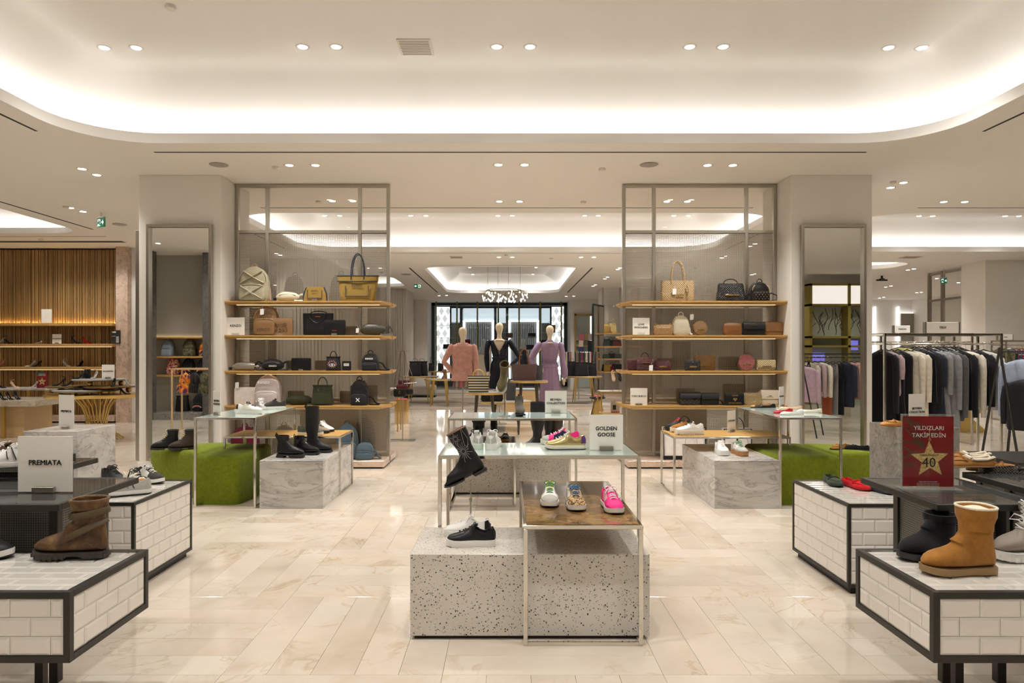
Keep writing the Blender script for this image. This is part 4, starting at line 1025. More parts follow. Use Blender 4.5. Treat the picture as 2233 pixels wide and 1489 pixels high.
# green benches
def bench(label, m_, pts, h, group):
    t = thing('green_bench', label, 'bench', (0, 0, 0), 0, group)
    for nm, poly in pts:
        cx = sum(p[0] for p in poly)/len(poly); cy = sum(p[1] for p in poly)/len(poly); rings = []
        def offs(k, z):
            out = []; n = len(poly)
            for i in range(n):
                p0, p1, p2 = Vector(poly[i-1]), Vector(poly[i]), Vector(poly[(i+1) % n]); e1 = (p0-p1).normalized(); e2 = (p2-p1).normalized()
                for s in range(5):
                    f = s/4; q = p1+(e1*(1-f)**2+e2*f**2)*.07; c = Vector((cx, cy)); v = q+(c-q).normalized()*k; out.append((v.x, v.y, z))
            return out
        for k, z in ((.004, .0), (0, .012), (0, h*.8), (.004, h*.9), (.018, h*.96), (.045, h*.99), (.09, h)): rings.append(offs(k, z))
        MB().loft(rings).build(nm, m_, t, True, 50)
    return t
bench('curved green felt bench with lace-up boots, before the left mirror', GREEN, [('seat_block', [(-2.66, 6.74), (-2.60, 7.08), (-2.66, 7.75), (-3.12, 7.75), (-3.12, 6.74)]), ('seat_block', [(-3.125, 7.0), (-3.125, 7.85), (-3.85, 7.6), (-3.85, 7.35)])], .485, 'green benches')
bench('curved green felt bench with moccasins, before the right mirror', GREEN, [('seat_block', [(2.68, 6.74), (3.32, 6.74), (3.32, 7.75), (2.68, 7.75), (2.62, 7.08)]), ('seat_block', [(3.325, 7.0), (3.96, 7.1), (3.96, 7.6), (3.325, 7.75)])], .485, 'green benches')
# shelving units
def shelving(label, x0, x1, Y, zs, toright, group='shelving units with wire mesh glass', zc=CZ, rear=.36, front=.38, plat=True):
    t = thing('shelving_unit', label, 'shelving', (0, 0, 0), 0, group); w_ = .045
    W = x1-x0; xs = [x0, x0+W*.195, x1-W*.205, x1-w_] if True else 0
    for x in xs: B(x, x+w_, Y-.03, Y+.03, .0, zc-.04, .003).build('post', STEEL, t, False)
    B(x0, x1, Y-.03, Y+.03, zc-.045, zc-.002, .003).build('top_rail', STEEL, t, False)
    B(x0+w_, x1-w_, Y-.028, Y+.028, 3.13, 3.17, .003).build('middle_rail', STEEL, t, False); B(x0+w_, x1-w_, Y-.028, Y+.028, .105, .14, .003).build('bottom_rail', STEEL, t, False)
    for i in range(3):
        a, b = xs[i]+w_, xs[i+1]
        o = B(0, b-a, -.005, .005, .14, 3.13).build('mesh_panel', WIRE, t, False); o.location = (a, Y, 0)
        B(a, b, Y-.004, Y+.004, 3.17, zc-.045).build('clear_pane', CLEARG, t, False)
    for z in zs:
        for side, (ya, yb, sg) in (('front', (Y-.035, Y-front, 1)), ('rear', (Y+.035, Y+rear, -1))):
            ea = .0; cut = .07
            xr = x1+.03 if toright else x1; xl = x0 if toright else x0-.03
            o = [(xl if toright else xl, ya), (xr, ya), (xr if not toright else xr-(cut if sg > 0 else 0)*1.0, yb), (xl+(cut if not toright and sg > 0 else 0), yb)]
            m = MB(); n = len(o); th = .045
            yin = .06*sg
            top = [(p[0], p[1], z) for p in o]; mid = [(p[0], p[1], z-.018) for p in o]
            bot = [(o[0][0], o[0][1], z-th), (o[1][0], o[1][1], z-th), (o[2][0]-.03*(1 if toright else 0), o[2][1]+yin, z-th), (o[3][0]+(.03 if not toright else 0), o[3][1]+yin, z-th)]
            m.loft([bot, mid, top]); s_ = m.build('shelf', OAK, t, False)
            B(xl+.12, xr-.12, yb+yin*1.6, yb+yin*1.6+.012*sg, z-th-.004, z-th-.0005).build('led_strip', mat('shelf_led', (1, 1, 1), emit=(1, .70, .36), es=1.5), s_, False)
    if plat:
        B(x0-(.0 if toright else -.0), x1+(-.0 if toright else 0)+.0, Y-.44, Y+.48, .02, .102, .004).build('base', PINKST, t, False)
        B(x0+.03, x1-.03, Y-.42, Y+.46, 0, .02).build('plinth', BLACKM, t, False)
    return t
ZS = (2.184, 1.736, 1.270, .814)
shelving('steel and oak shelving with mesh glass, left of the central aisle', -3.688, -1.59, 9.3, ZS, True)
shelving('steel and oak shelving with mesh glass, right of the central aisle', 1.57, 3.668, 9.3, ZS, False)
# woven beige backing boxes standing behind both units
WOV = m_fabric('beige_weave', (.42, .33, .22), .8, 300)
block('woven_divider', 'low beige woven divider behind the left shelving', WOV, -3.0, -1.75, 9.9, 10.15, .84, False, cat='divider')
block('woven_divider', 'low beige woven divider behind the right shelving', WOV, 1.75, 2.9, 9.9, 10.15, .84, False, cat='divider')
# wall shelves on the timber wall
for z, nm in ((Z(705, 14.85), 'uppermost'), (Z(750, 14.85), 'middle'), (Z(799.5, 14.85), 'lowest')):
    t = thing('wall_shelf', '%s long oak shelf on the timber slat wall' % nm, 'shelf', (-10.5, 14.8, z-.06), 0, 'shelves on the timber wall')
    B(-2.1, 2.05, -.17, .15, 0, .06, .004).build('board', OAK, t, False)
    if nm == 'uppermost': B(-2.1, 2.05, .125, .145, .062, .07).build('light_strip', mat('warm_led', (1, 1, 1), emit=(1, .64, .26), es=15.), t, False)
    else: B(-2.05, 2.0, -.12, -.10, -.006, -.001).build('light_strip', mat('shelf_led', (1, 1, 1)), t, False)
# mirrors
def mirror(label, x0, x1, z0, z1, y0, y1, fw=.035):
    t = thing('standing_mirror', label, 'mirror', ((x0+x1)/2, y0, z0), 0, 'tall steel framed mirrors'); a = (x1-x0)/2; h = z1-z0
    t.rotation_euler[0] = 0
    for p in ((-a, -a+fw, 0, h), (a-fw, a, 0, h), (-a+fw, a-fw, 0, fw), (-a+fw, a-fw, h-fw, h)): B(p[0], p[1], -.06, -.004, p[2], p[3], .003).build('frame', STEEL, t, False)
    B(-a+fw, a-fw, -.012, -.006, fw, h-fw).build('glass', MIRR, t, False)
    return t
ML = mirror('tall steel framed mirror on the left column reflecting backpacks', X(317, 8.74), X(459.5, 8.74), .12, Z(488, 8.74), 8.81, 8.8)
MR = mirror('tall steel framed mirror on the right column reflecting clothes rails', X(1749.5, 8.74), X(1891, 8.74), .12, Z(488, 8.74), 8.81, 8.8)
t = thing('standing_mirror', 'narrow mirror seen edge-on at the outer side of the left column', 'mirror', (-4.80, 9.3, .1), 0, 'tall steel framed mirrors')
B(-.03, .04, -.42, .42, 0, 3.0, .004).build('frame', STEEL, t, False); B(-.036, -.031, -.38, .38, .04, 2.96).build('glass', MIRR, t, False)
t = thing('standing_mirror', 'narrow mirror seen edge-on at the outer side of the right column', 'mirror', (4.77, 9.4, .1), 0, 'tall steel framed mirrors')
B(-.03, .03, -.42, .42, 0, 2.4, .004).build('frame', STEEL, t, False); B(.031, .036, -.38, .38, .04, 2.36).build('glass', MIRR, t, False)
# ================================================================== SHOES ON THE FRONT TABLES
wht = m_leather('white_leather', (.80, .78, .75), .42); blk = m_leather('black_leather', (.012, .012, .013), .32); blkm = m_leather('black_matt_leather', (.016, .016, .017), .5)
cream = m_leather('cream_leather', (.80, .74, .62), .45); goldl = m_leather('gold_leather', (.66, .53, .25), .25, .3, .85); pink = m_leather('hot_pink_suede', (.80, .01, .22), .6)
greyl = m_leather('pale_grey_suede', (.45, .44, .40), .8); silver = m_leather('silver_leather', (.62, .62, .60), .3, .3, .7); tanl = m_fabric('tan_suede', (.34, .155, .035), .9, 500, .3)
navyl = m_fabric('navy_suede', (.02, .028, .06), .9, 500); dkgreen = m_fabric('dark_green_suede', (.035, .05, .028), .9, 500, .3); redl = m_fabric('red_suede', (.55, .008, .012), .85, 500, .3)
chest = m_fabric('chestnut_sheepskin', (.33, .145, .03), .95, 350, .4, .2); blks = m_fabric('black_sheepskin', (.010, .011, .013), .95, 350, .4); fleece = m_fabric('cream_fleece', (.78, .70, .56), 1., 120, 1., .15)
lw = mat('white_lace', (.82, .80, .78), .8); lb = mat('black_lace', (.02, .02, .02), .8); lg = mat('green_lace', (.10, .28, .12), .8); lbl = mat('blue_lace', (.06, .16, .32), .8)
def leopard():
    m = mat('leopard_suede', rough=.8); v = coords(m)
    vo = nd(m.node_tree, 'ShaderNodeTexVoronoi'); vo.inputs['Scale'].default_value = 95; L(m, v, vo.inputs['Vector'])
    L(m, ramp(m, vo.outputs['Distance'], [(.25, (.35, .18, .06)), (.3, (.03, .02, .015)), (.48, (.03, .02, .015)), (.53, (.58, .38, .17))]), P(m).inputs['Base Color']); return m
LEO = leopard()
def bootdist():
    m = mat('worn_brown_leather', rough=.6); v = coords(m)
    f = noise(m, v, 14, 8, .7, .5)
    L(m, ramp(m, f, [(.3, (.03, .013, .005)), (.48, (.085, .036, .010)), (.6, (.15, .078, .022)), (.72, (.22, .15, .055))]), P(m).inputs['Base Color']); bump(m, noise(m, v, 90, 4), .5, .001); return m
WORN = bootdist()
G1 = 'sneakers on the front terrazzo block'
pose(sneaker('black leather low sneaker with thick white sole on the terrazzo block', blk, RUBW, lb, heel=blk, Ln=.268, W=.104, st=.036, group=G1), 1027, 1189, z=.449, rz=180)
pose(sneaker('white leather low sneaker with black heel tab behind the black one', wht, RUBW, lw, heel=blk, Ln=.268, W=.104, st=.034, group=G1), 1019, 1168, z=.449, rz=178)
G2 = 'running shoes on the brown burl table'
pose(sneaker('grey and white running shoe with green laces on the burl table', wht, RUBW, lg, tongue=mat('yellow_tongue', (.75, .62, .05), .7), toe=greyl, side=silver, outsole=RUBK, Ln=.29, W=.105, st=.03, hts=RUN, group=G2), 1199, 1096, z=.619, rz=-94)
pose(sneaker('leopard print running shoe with blue laces on the burl table', LEO, RUBW, lbl, tongue=LEO, toe=LEO, side=wht, outsole=RUBK, Ln=.29, W=.105, st=.03, hts=RUN, group=G2), 1253, 1104, z=.619, rz=-88)
pose(sneaker('hot pink suede running shoe with white laces on the burl table', pink, RUBW, lw, tongue=pink, toe=pink, side=mat('pink_star', (.75, .35, .4), .6), outsole=RUBK, Ln=.29, W=.105, st=.03, hts=RUN, group=G2), 1333, 1110, z=.619, rz=-86)
G3 = 'sneakers on the tall glass table'
pose(sneaker('metallic gold sneaker with off-white sole on the glass table', goldl, cream, lw, heel=mat('violet_heel', (.09, .03, .20), .4), outsole=RUBK, Ln=.262, W=.1, st=.028, group=G3), 1233, 979, z=.8785, rz=180)
pose(sneaker('hot pink sneaker with grey toe behind the gold one', pink, cream, lw, toe=greyl, side=navyl, Ln=.262, W=.1, st=.028, group=G3), 1221, 968.5, z=.8785, rz=176)
pose(sneaker('white sneaker with grey glitter heel seen from behind on the glass table', wht, RUBW, lw, heel=greyl, Ln=.27, W=.105, st=.032, group=G3), 1074, 975, z=.8785, rz=86)
pose(sneaker('white sneaker with grey heel beside the cowboy boot, seen from behind', wht, mat('pale_mint_sole', (.62, .70, .60), .4), lb, heel=greyl, Ln=.27, W=.1, st=.03, group=G3), 1038, 974, z=.8785, rz=100)
# cowboy boot tilted on its stand
cb = boot('black cowboy boot with grey star stitching tilted on a steel stand', blk, h=.27, rt=.062, rw=.052, Ln=.27, st=.018, heel=.035, rm=.046, point=True, outl=POINT, group='boots shown on stands', name='cowboy_boot', lining=m_leather('tan_lining', (.20, .10, .06)))
mk = MB(); 
for sg in (-1, 1):
    for cx, cz, r0, n in ((.012, .165, .060, 16), (.02, .25, .034, 12)):
        for k in range(n):
            a = 2*pi*k/n; rr_ = r0*(1 if k % 2 else .68); yy = sg*(.0525 if cz > .2 else .0445)
            mk.tube([(cx+.010*cos(a), yy, cz+.010*sin(a)), (cx+rr_*.6*cos(a), yy+sg*.0015, cz+rr_*.8*sin(a)), (cx+rr_*.85*cos(a), yy*.94, cz+rr_*1.1*sin(a))], .0010, 4)
    mk.tube([(-.035, sg*.046, .285), (-.045, sg*.042, .22), (-.02, sg*.050, .17), (-.012, sg*.051, .2), (-.03, sg*.047, .285)], .0012, 4)
mk.build('star_stitching', mat('grey_stitch', (.30, .30, .28), .7), cb)
cb.rotation_mode = 'XYZ'; cb.location = (X(1043, 4.03), 4.03, Z(1034, 4.03)); cb.rotation_euler = (0, R(27), R(180))
st_ = thing('boot_stand', 'slim steel stand holding up the tilted cowboy boot', 'stand', (X(1026.5, 4.03), 4.03, .4495))
MB().tube([(0, 0, .005), (0, 0, Z(1090, 4.03)-.449)], .006, 8).build('lower_rod', STEEL, st_); MB().tube([(0, 0, Z(1092, 4.03)-.449), (0, 0, Z(1052, 4.03)-.449)], .0035, 8).build('upper_rod', STEEL, st_)
B(-.05, .05, -.04, .04, 0, .006, .001).build('base', STEEL, st_, False); MB().lathe([(.009, 0), (.010, .01), (.009, .02)], 10, (0, 0, Z(1092, 4.03)-.452)).build('collar', STEEL, st_)
# olive boot on the rear stand
ob = boot('olive suede ankle boot with black toe held sole-forward on a tall stand', m_fabric('olive_suede', (.12, .095, .045), .9, 500), h=.20, rt=.055, rw=.045, Ln=.25, st=.018, heel=.01, group='boots shown on stands', sole=mat('pale_sole', (.45, .50, .47), .6))
Yb = 6.75; ob.location = (X(1099, Yb), Yb-.02, Z(831, Yb)); ob.rotation_mode = 'ZYX'; ob.rotation_euler = (R(0), R(58), R(-80))
ob.rotation_mode = 'XYZ'; ob.rotation_euler = Matrix.Rotation(R(-95), 3, 'Z').to_4x4().to_3x3().to_euler()
ob.rotation_euler = (Matrix.Rotation(R(8), 3, 'Y') @ Matrix.Rotation(R(-98), 3, 'Z') @ Matrix.Rotation(R(38), 3, 'Y')).to_euler()
t = thing('boot_stand', 'slim steel stand carrying the olive boot on the rear glass table', 'stand', (X(1100.5, Yb), Yb, .879))
MB().tube([(0, 0, .005), (0, 0, Z(842, Yb)-.8785)], .006, 8).build('rod', STEEL, t); MB().lathe([(.06, 0), (.06, .006), (.01, .009)], 20).build('base', STEEL, t)
B(-.012, .012, -.012, .012, .23, .26, .002).build('clamp', BLACKM, t, False)
pose(boot('grey suede chelsea boot standing small on the rear glass table', m_fabric('taupe_suede', (.10, .09, .075), .9, 500), h=.165, rt=.045, rw=.04, Ln=.25, st=.022, heel=.03, elastic=mat('gore', (.014, .014, .014), .9), group='boots on the rear centre tables', tab=blk), 1132, 905, z=.8785, rz=-85)
GB = 'boots on the rear centre tables'
bb = boot('tall black leather boot directly under the rear glass table, leftmost of three', blkm, h=.50, rt=.075, rw=.07, Ln=.27, st=.018, heel=.03, group=GB); pose(bb, 1172, 0, Y=7.45, z=.45, rz=-150)
for u, lb_, rz in ((1198, 'tall black leather boot under the rear glass table, middle of three', -140), (1216, 'tall dark brown leather boot under the rear glass table, nearest the pink sneaker', -130)):
    b2 = boot(lb_, blkm if 'black' in lb_ else m_leather('espresso_leather', (.035, .022, .016), .45), h=.47, rt=.06, rw=.058, Ln=.27, st=.018, heel=.03, group=GB); pose(b2, u, 0, Y=7.6, z=.45, rz=rz)
pose(boot('black ankle boot with flared shaft on the low brown table', blkm, h=.19, rt=.065, rw=.07, Ln=.26, st=.018, heel=.045, group=GB), 1044, 0, Y=6.95, z=.622, rz=-110)
pose(boot('slim black high heeled boot on the low brown table', blk, h=.17, rt=.042, rw=.036, Ln=.24, st=.012, heel=.06, group=GB, point=True), 1077, 0, Y=7.05, z=.622, rz=-95)
pose(flat_shoe('black loafer with brown toe on the low brown table', blk, m_leather('brown_leather', (.30, .13, .05)), MOC, (.04, .55), apron=blk, group='flat shoes on the display tables', name='loafer', soleh=.02), 1102, 0, Y=6.9, z=.622, rz=-90)
# rear pad boots on marble block
GM = 'black boots on the left marble block'
pose(boot('black leather chelsea boot with chunky sole, front one on marble', blk, h=.185, rt=.062, rw=.045, Ln=.285, st=.034, heel=.02, elastic=mat('gore', (.014, .014, .014), .9), chunky=True, tab=blk, group=GM), 617, 997, z=.464, rz=-8)
pose(boot('glossy black ankle boot between the chelsea and the knee boot', m_leather('black_patent', (.012, .012, .013), .12), h=.165, rt=.05, rw=.04, Ln=.27, st=.026, heel=.014, elastic=mat('gore', (.014, .014, .014), .9), chunky=True, tab=blk, group=GM), 653, 991, z=.464, rz=-6)
pose(boot('knee-high black leather boot on the left marble block', blkm, h=.455, rt=.068, rw=.06, Ln=.285, st=.026, heel=.014, chunky=True, tab=blk, group=GM, rm=.056), 681, 985.5, z=.464, rz=-12)
# lace boots on the green bench
GL = 'lace-up boots on the green bench'
pose(boot('black fur-trimmed lace-up boot on the left green bench', blk, h=.175, rt=.055, rw=.045, Ln=.27, st=.022, heel=.014, lace=mat('cream_lace', (.6, .5, .35), .8), cuff=m_fabric('dark_fur', (.02, .025, .03), 1., 120, 1.), chunky=True, group=GL), 377, 979, z=.485, rz=205)
pose(boot('dark brown fur-trimmed lace-up boot on the left green bench', m_leather('dark_brown_nubuck', (.04, .025, .018), .7), h=.175, rt=.055, rw=.045, Ln=.27, st=.022, heel=.014, lace=mat('cream_lace', (.6, .5, .35), .8), cuff=m_fabric('dark_fur', (.02, .025, .03), 1., 120, 1.), chunky=True, group=GL), 415, 979, z=.485, rz=205)
# left glass table
pose(sneaker('white sneaker with black trim at the front of the left glass table', wht, RUBW, lb, heel=blk, side=cream, Ln=.28, W=.105, st=.038, group='sneakers on the left glass table'), 544, 902, z=.8785, rz=-8)
pose(sneaker('silver-white sneaker behind on the left glass table', silver, RUBW, lw, Ln=.26, W=.1, st=.034, group='sneakers on the left glass table'), 570, 892, z=.8785, rz=-50)
pose(sneaker('dark grey sneaker with white sole on the left glass table', m_fabric('charcoal_suede', (.05, .045, .04), .9, 500), RUBW, lb, Ln=.27, W=.105, st=.034, group='sneakers on the left glass table'), 596, 892.5, z=.8785, rz=200)
pose(sneaker('olive grey running shoe behind the knee-high boot', m_fabric('olive_knit', (.09, .095, .07), .9, 500), RUBW, lb, Ln=.29, W=.1, st=.03, hts=RUN, group='sneakers on the left oak table'), 677, 948, z=.622, rz=-10)
pose(sneaker('taupe running shoe beside the knee-high boot', m_fabric('taupe_knit', (.30, .25, .18), .9, 500), RUBK, lb, Ln=.29, W=.1, st=.026, hts=RUN, group='sneakers on the left oak table'), 694, 943.5, z=.622, rz=-22)
pose(sneaker('white running shoe at the back of the left oak table', wht, RUBK, lw, Ln=.29, W=.1, st=.022, hts=RUN, group='sneakers on the left oak table'), 706, 940, z=.622, rz=-28)
# right oak table, marble, benches
GH = 'chunky hiking sneakers on the right oak table'
pose(sneaker('white platform hiking sneaker, front of the row of three', wht, wht, lb, Ln=.30, W=.11, st=.055, hts=RUN, chunk=True, group=GH), 1504, 948, z=.622, rz=183)
pose(sneaker('tan platform hiking sneaker between the black and the white', tanl, cream, lb, Ln=.28, W=.1, st=.05, hts=RUN, chunk=True, group=GH), 1489, 942, z=.622, rz=184)
pose(sneaker('black platform hiking sneaker at the back of the row', blkm, RUBK, mat('red_lace', (.5, .03, .05), .7), Ln=.28, W=.1, st=.05, hts=RUN, chunk=True, group=GH), 1477, 938.5, z=.622, rz=184)
GR2 = 'chunky sneakers on the right marble block'
pose(sneaker('white chunky sneaker toe-forward on the right marble block', wht, RUBW, lw, Ln=.28, W=.115, st=.045, hts=RUN, group=GR2), 1573, 990, z=.464, rz=-92)
pose(sneaker('grey and white chunky sneaker with tan sole and green laces', greyl, mat('gum_sole', (.40, .19, .06), .5), lg, side=wht, Ln=.28, W=.115, st=.045, hts=RUN, group=GR2), 1612, 991, z=.464, rz=-84)
pose(flat_shoe('tan suede moccasin on the right green bench', tanl, RUBK, MOC, (.04, .56), apron=tanl, name='moccasin', Ln=.26, W=.095), 1831, 979, z=.485, rz=205)
pose(flat_shoe('black suede moccasin on the right green bench', blks, RUBK, MOC, (.04, .56), apron=blks, name='moccasin', Ln=.26, W=.095), 1866, 980, z=.485, rz=150)
GF = 'ballet flats on the right glass table'
pose(flat_shoe('black ballet flat with tan lining on the right glass table', blk, RUBK, bow=tanl, group=GF), 1668, 889, z=.8785, rz=184)
pose(flat_shoe('tan bronze ballet flat behind the black one', m_leather('bronze_leather', (.42, .22, .08), .35), RUBK, bow=tanl, group=GF), 1659, 888.6, z=.8785, rz=186)
pose(flat_shoe('white leather ballet flat with red lining, front of the right glass table', wht, RUBW, bow=goldl, group=GF), 1727, 904, z=.8785, rz=188)
pose(flat_shoe('red ballet flat with gold bow on the right glass table', m_leather('red_leather', (.50, .01, .03), .35), m_leather('red_leather', (.5, .01, .03)), bow=goldl, group=GF), 1708, 900.5, z=.8785, rz=205)
pose(flat_shoe('beige quilted ballet flat at the back of the right glass table', m_leather('nude_leather', (.70, .50, .34), .4), RUBW, bow=goldl, group=GF), 1724, 893, z=.8785, rz=170)
pose(flat_shoe('cream ballet flat at the outer edge of the right glass table', cream, RUBW, bow=cream, group=GF), 1765, 899.5, z=.8785, rz=172)
# right tiled box
GD = 'suede driving shoes on the right tiled box'
pose(flat_shoe('dark green suede driving shoe on the right tiled box', dkgreen, RUBK, MOC, (.04, .56), apron=dkgreen, name='driving_shoe', Ln=.26, W=.1, group=GD), 1816, 1054, z=.563, rz=-97)
pose(flat_shoe('red suede driving shoe on the right tiled box', redl, mat('red_sole', (.4, .01, .01), .5), MOC, (.04, .56), apron=redl, name='driving_shoe', Ln=.26, W=.1, group=GD), 1866, 1062, z=.563, rz=-80)
pose(flat_shoe('navy suede driving shoe half hidden under the smoked glass table', navyl, RUBK, MOC, (.04, .56), apron=navyl, name='driving_shoe', Ln=.26, W=.1, group=GD), 1918, 1070, z=.563, rz=-70)
# left tiled box
GS = 'sneakers on the left tiled box'
pose(sneaker('white and grey striped sneaker at the front of the left tiled box', greyl, RUBW, lw, toe=wht, stripe=blk, outsole=RUBK, Ln=.28, W=.1, hts=RUN, group=GS), 278, 1078, z=.563, rz=205)
pose(sneaker('cream sneaker with tan toe in the middle of the left tiled box', cream, RUBW, lb, toe=tanl, stripe=blk, outsole=RUBK, Ln=.28, W=.1, hts=RUN, group=GS), 296, 1061, z=.563, rz=-35)
pose(sneaker('charcoal sneaker with white stripes at the back of the left tiled box', m_fabric('charcoal_suede', (.05, .045, .04), .9, 500), RUBW, lw, stripe=wht, side=wht, outsole=RUBK, Ln=.28, W=.1, hts=RUN, group=GS), 325, 1050, z=.563, rz=-25)
pose(sneaker('black sneaker with white laces at the inner side of the left tiled box', blkm, RUBK, lb, Ln=.28, W=.1, hts=RUN, group=GS), 247, 1052, z=.563, rz=-35)
# front boxes
pose(boot('worn brown leather boot with two buckled straps on the left tiled box', WORN, h=.215, rt=.072, rw=.058, Ln=.295, st=.028, heel=.012, rm=.06, wide=1.12, straps=[(.19, -.16), (.125, -.5)], wclr=m_leather('worn_strap', (.08, .05, .02), .55), chunky=True, cuff=WORN, zip_=STEEL, group='boots on the front tiled boxes', name='buckled_boot', sole=mat('dark_sole', (.035, .028, .02), .6)), 196, 1213, z=.625, rz=183)
tl = pose(boot('chestnut sheepskin boot with cream fleece lining on the right tiled box', chest, h=.235, rt=.068, rw=.062, Ln=.285, st=.026, heel=0, rm=.062, wide=1.15, lining=fleece, sole=mat('tan_sole', (.30, .19, .08), .6), group='boots on the front tiled boxes', name='fleece_boot'), 2128, 1247, z=.625, rz=182)
pose(boot('black sheepskin boot behind the chestnut one on the right tiled box', blks, h=.158, rt=.064, rw=.06, Ln=.275, st=.024, heel=0, rm=.06, wide=1.1, sole=RUBK, group='boots on the front tiled boxes', name='fleece_boot'), 2050, 1210, z=.625, rz=196)
pose(boot('grey lace-up hiking boot with white sole cut by the right edge', m_leather('taupe_nubuck', (.26, .22, .18), .7), h=.19, rt=.07, rw=.055, Ln=.30, st=.036, heel=0, rm=.06, lace=lw, sole=RUBW, chunky=True, wide=1.1, group='boots on the front tiled boxes', name='hiking_boot'), 2262, 1212, z=.625, rz=196)
pose(sneaker('black sneaker with white sole cut by the left edge of the picture', blkm, RUBW, lw, outsole=RUBK, Ln=.28, W=.1, hts=RUN, group='boots on the front tiled boxes'), -40, 1212, z=.625, rz=-5)
pose(sneaker('white running shoe with black trim on the left perforated tray', wht, RUBW, lw, stripe=blk, toe=blk, outsole=RUBK, Ln=.29, W=.105, hts=RUN, group='sneakers on the left tray'), 22, 1019, z=.905, rz=195)
pose(sneaker('brown suede sneaker behind the white one on the left tray', m_fabric('cocoa_suede', (.12, .07, .04), .9, 500), RUBW, lw, Ln=.27, W=.1, group='sneakers on the left tray'), 8, 1009, z=.905, rz=170)
GP = 'slippers at the right edge'
pose(flat_shoe('tan fleece-lined slipper, front one on the right tray', tanl, mat('tan_sole', (.3, .19, .08), .6), MOC, (.04, .52), name='slipper', fur=fleece, apron=tanl, Ln=.27, W=.11, group=GP), 2108, 1017, z=.905, rz=176)
pose(flat_shoe('tan fleece-lined slipper, rear one on the right tray', tanl, mat('tan_sole', (.3, .19, .08), .6), MOC, (.04, .52), name='slipper', fur=fleece, apron=tanl, Ln=.27, W=.11, group=GP), 2102, 1008, z=.905, rz=176)
pose(flat_shoe('brown suede moccasin beside the dark woven one', tanl, RUBK, MOC, (.04, .56), apron=tanl, name='moccasin', Ln=.27, W=.1, group=GP), 2172, 1028, z=.86, rz=-25)
pose(flat_shoe('dark woven leather loafer at the right edge', m_quilt('dark_woven', (.05, .035, .03), .5, 240), RUBK, MOC, (.04, .56), apron=blk, name='loafer', Ln=.29, W=.105, group=GP), 2205, 1036, z=.86, rz=-20)
pose(flat_shoe('orange-tan loafer with bow on the grey stone plinth', m_leather('amber_leather', (.60, .27, .05), .5), tanl, MOC, (.04, .56), apron=tanl, bow=tanl, name='loafer', Ln=.27, W=.1, group=GP), 1957, 929, z=.9, rz=170)
# ------------------------------------------------------------------ name cards and the star poster
sign('large white name card on the left smoked glass table', 99, 951, 1074, YF(1074, .84), ['PREMIATA'], wpx=119, size=.034)
sign('white name card turned slightly on the white marble plinth', 145, 861, 937, 5.45, ['PREMIATA'], rz=-18, wpx=44, size=.024)
sign('white two-line name card on the central glass table', 1322, 904, 982, YF(982, .8785), ['GOLDEN', 'GOOSE'], wpx=73, size=.034)
sign('white two-line name card on the rear centre glass table', 1212, 852, 901, YF(901, .8785), ['BEYMEN', 'COLLECTION'], wpx=47, size=.031)
sign('angled white name card on the left glass table beside the sneakers', 473, 853, 905, YF(905, .8785), ['BEYMEN', 'BLENDER'], rz=-38, wpx=30, size=.028)
sign('angled white name card on the right oak table', 1595, 895, 942, YF(942, .622), ['COOLWAY'], rz=38, wpx=30, size=.026)
sign('angled white name card behind the ballet flats', 1704, 843, 887.5, YF(887.5, .8785), ['TORY BURCH'], rz=48, wpx=28, size=.022)
sign('white name card on the grey stone plinth behind the star poster', 1999, 859, 934, 5.72, ['BEYMEN', 'COLLECTION'], rz=14, wpx=42, size=.026)
Yf_ = 9.02
sign('white name card at the column end of the second left shelf', 514, 692, 731, Yf_, ['KENZO'], wpx=39, size=.044, block=ACRY)
sign('white two-line name card on the second right shelf', 1398, 693, 730.5, Yf_, ['LOVE', 'MOSCHINO'], wpx=37, size=.034, block=ACRY)
sign('white name card on the lowest right shelf', 1393, 846, 884, Yf_, ['TORY BURCH'], wpx=37, size=.031)
ps = thing('poster_stand', 'red acrylic poster stand with gold star reading 40 percent', 'sign', (X(2023, 3.33), 3.33, .8405), R(-4))
pw, ph = .240, .352
POSR = mat('poster_red', (.23, .006, .010), .25, coat=.4)
B(-pw/2, pw/2, -.002, .002, .010, ph).build('poster', POSR, ps, False)
B(-pw/2-.004, pw/2+.004, -.006, -.0042, .006, ph+.008).build('acrylic_front', CLEARG, ps, False)
m = MB()
for a, b in ((-pw/2-.005, -pw/2), (pw/2, pw/2+.005)): m.box(a, b, -.006, .006, .004, ph+.009)
m.box(-pw/2-.005, pw/2+.005, -.006, .006, ph+.002, ph+.010); m.box(-pw/2-.02, pw/2+.02, -.045, .045, 0, .004)
m.build('acrylic_frame', ACRY, ps, False)
STARG = mat('poster_gold', (.62, .46, .17), .5); 
L(STARG, ramp(STARG, noise(STARG, coords(STARG), 160, 4), [(.3, (.36, .22, .05)), (.5, (.62, .44, .16)), (.7, (.85, .70, .36))]), P(STARG).inputs['Base Color'])
sc0 = (.008, ph*.40); st5 = []
for k in range(10):
    a = pi/2+2*pi*k/10+.03; r_ = .092 if k % 2 == 0 else .040; st5.append((sc0[0]+r_*cos(a), sc0[1]+r_*sin(a)))
MB().prism(st5, -.0030, -.0022).build('gold_star', STARG, ps, False)
m = MB().box(.007, .009, -.0028, -.0022, sc0[1]+.1, ph*.82); m.tube([(.008+.005*cos(a), -.0028, sc0[1]+.098+.005*sin(a)) for a in [2*pi*k/10 for k in range(10)]], .001, 4, True); m.build('star_string', STARG, ps, False)
WI = mat('white_print', (.85, .83, .80), .5)
text('YILDIZLARI', .0285, (.004, -.0034, ph*.835), ps, WI, ext=.0003); text('TAKİP EDİN', .0285, (.004, -.0034, ph*.735), ps, WI, ext=.0003)
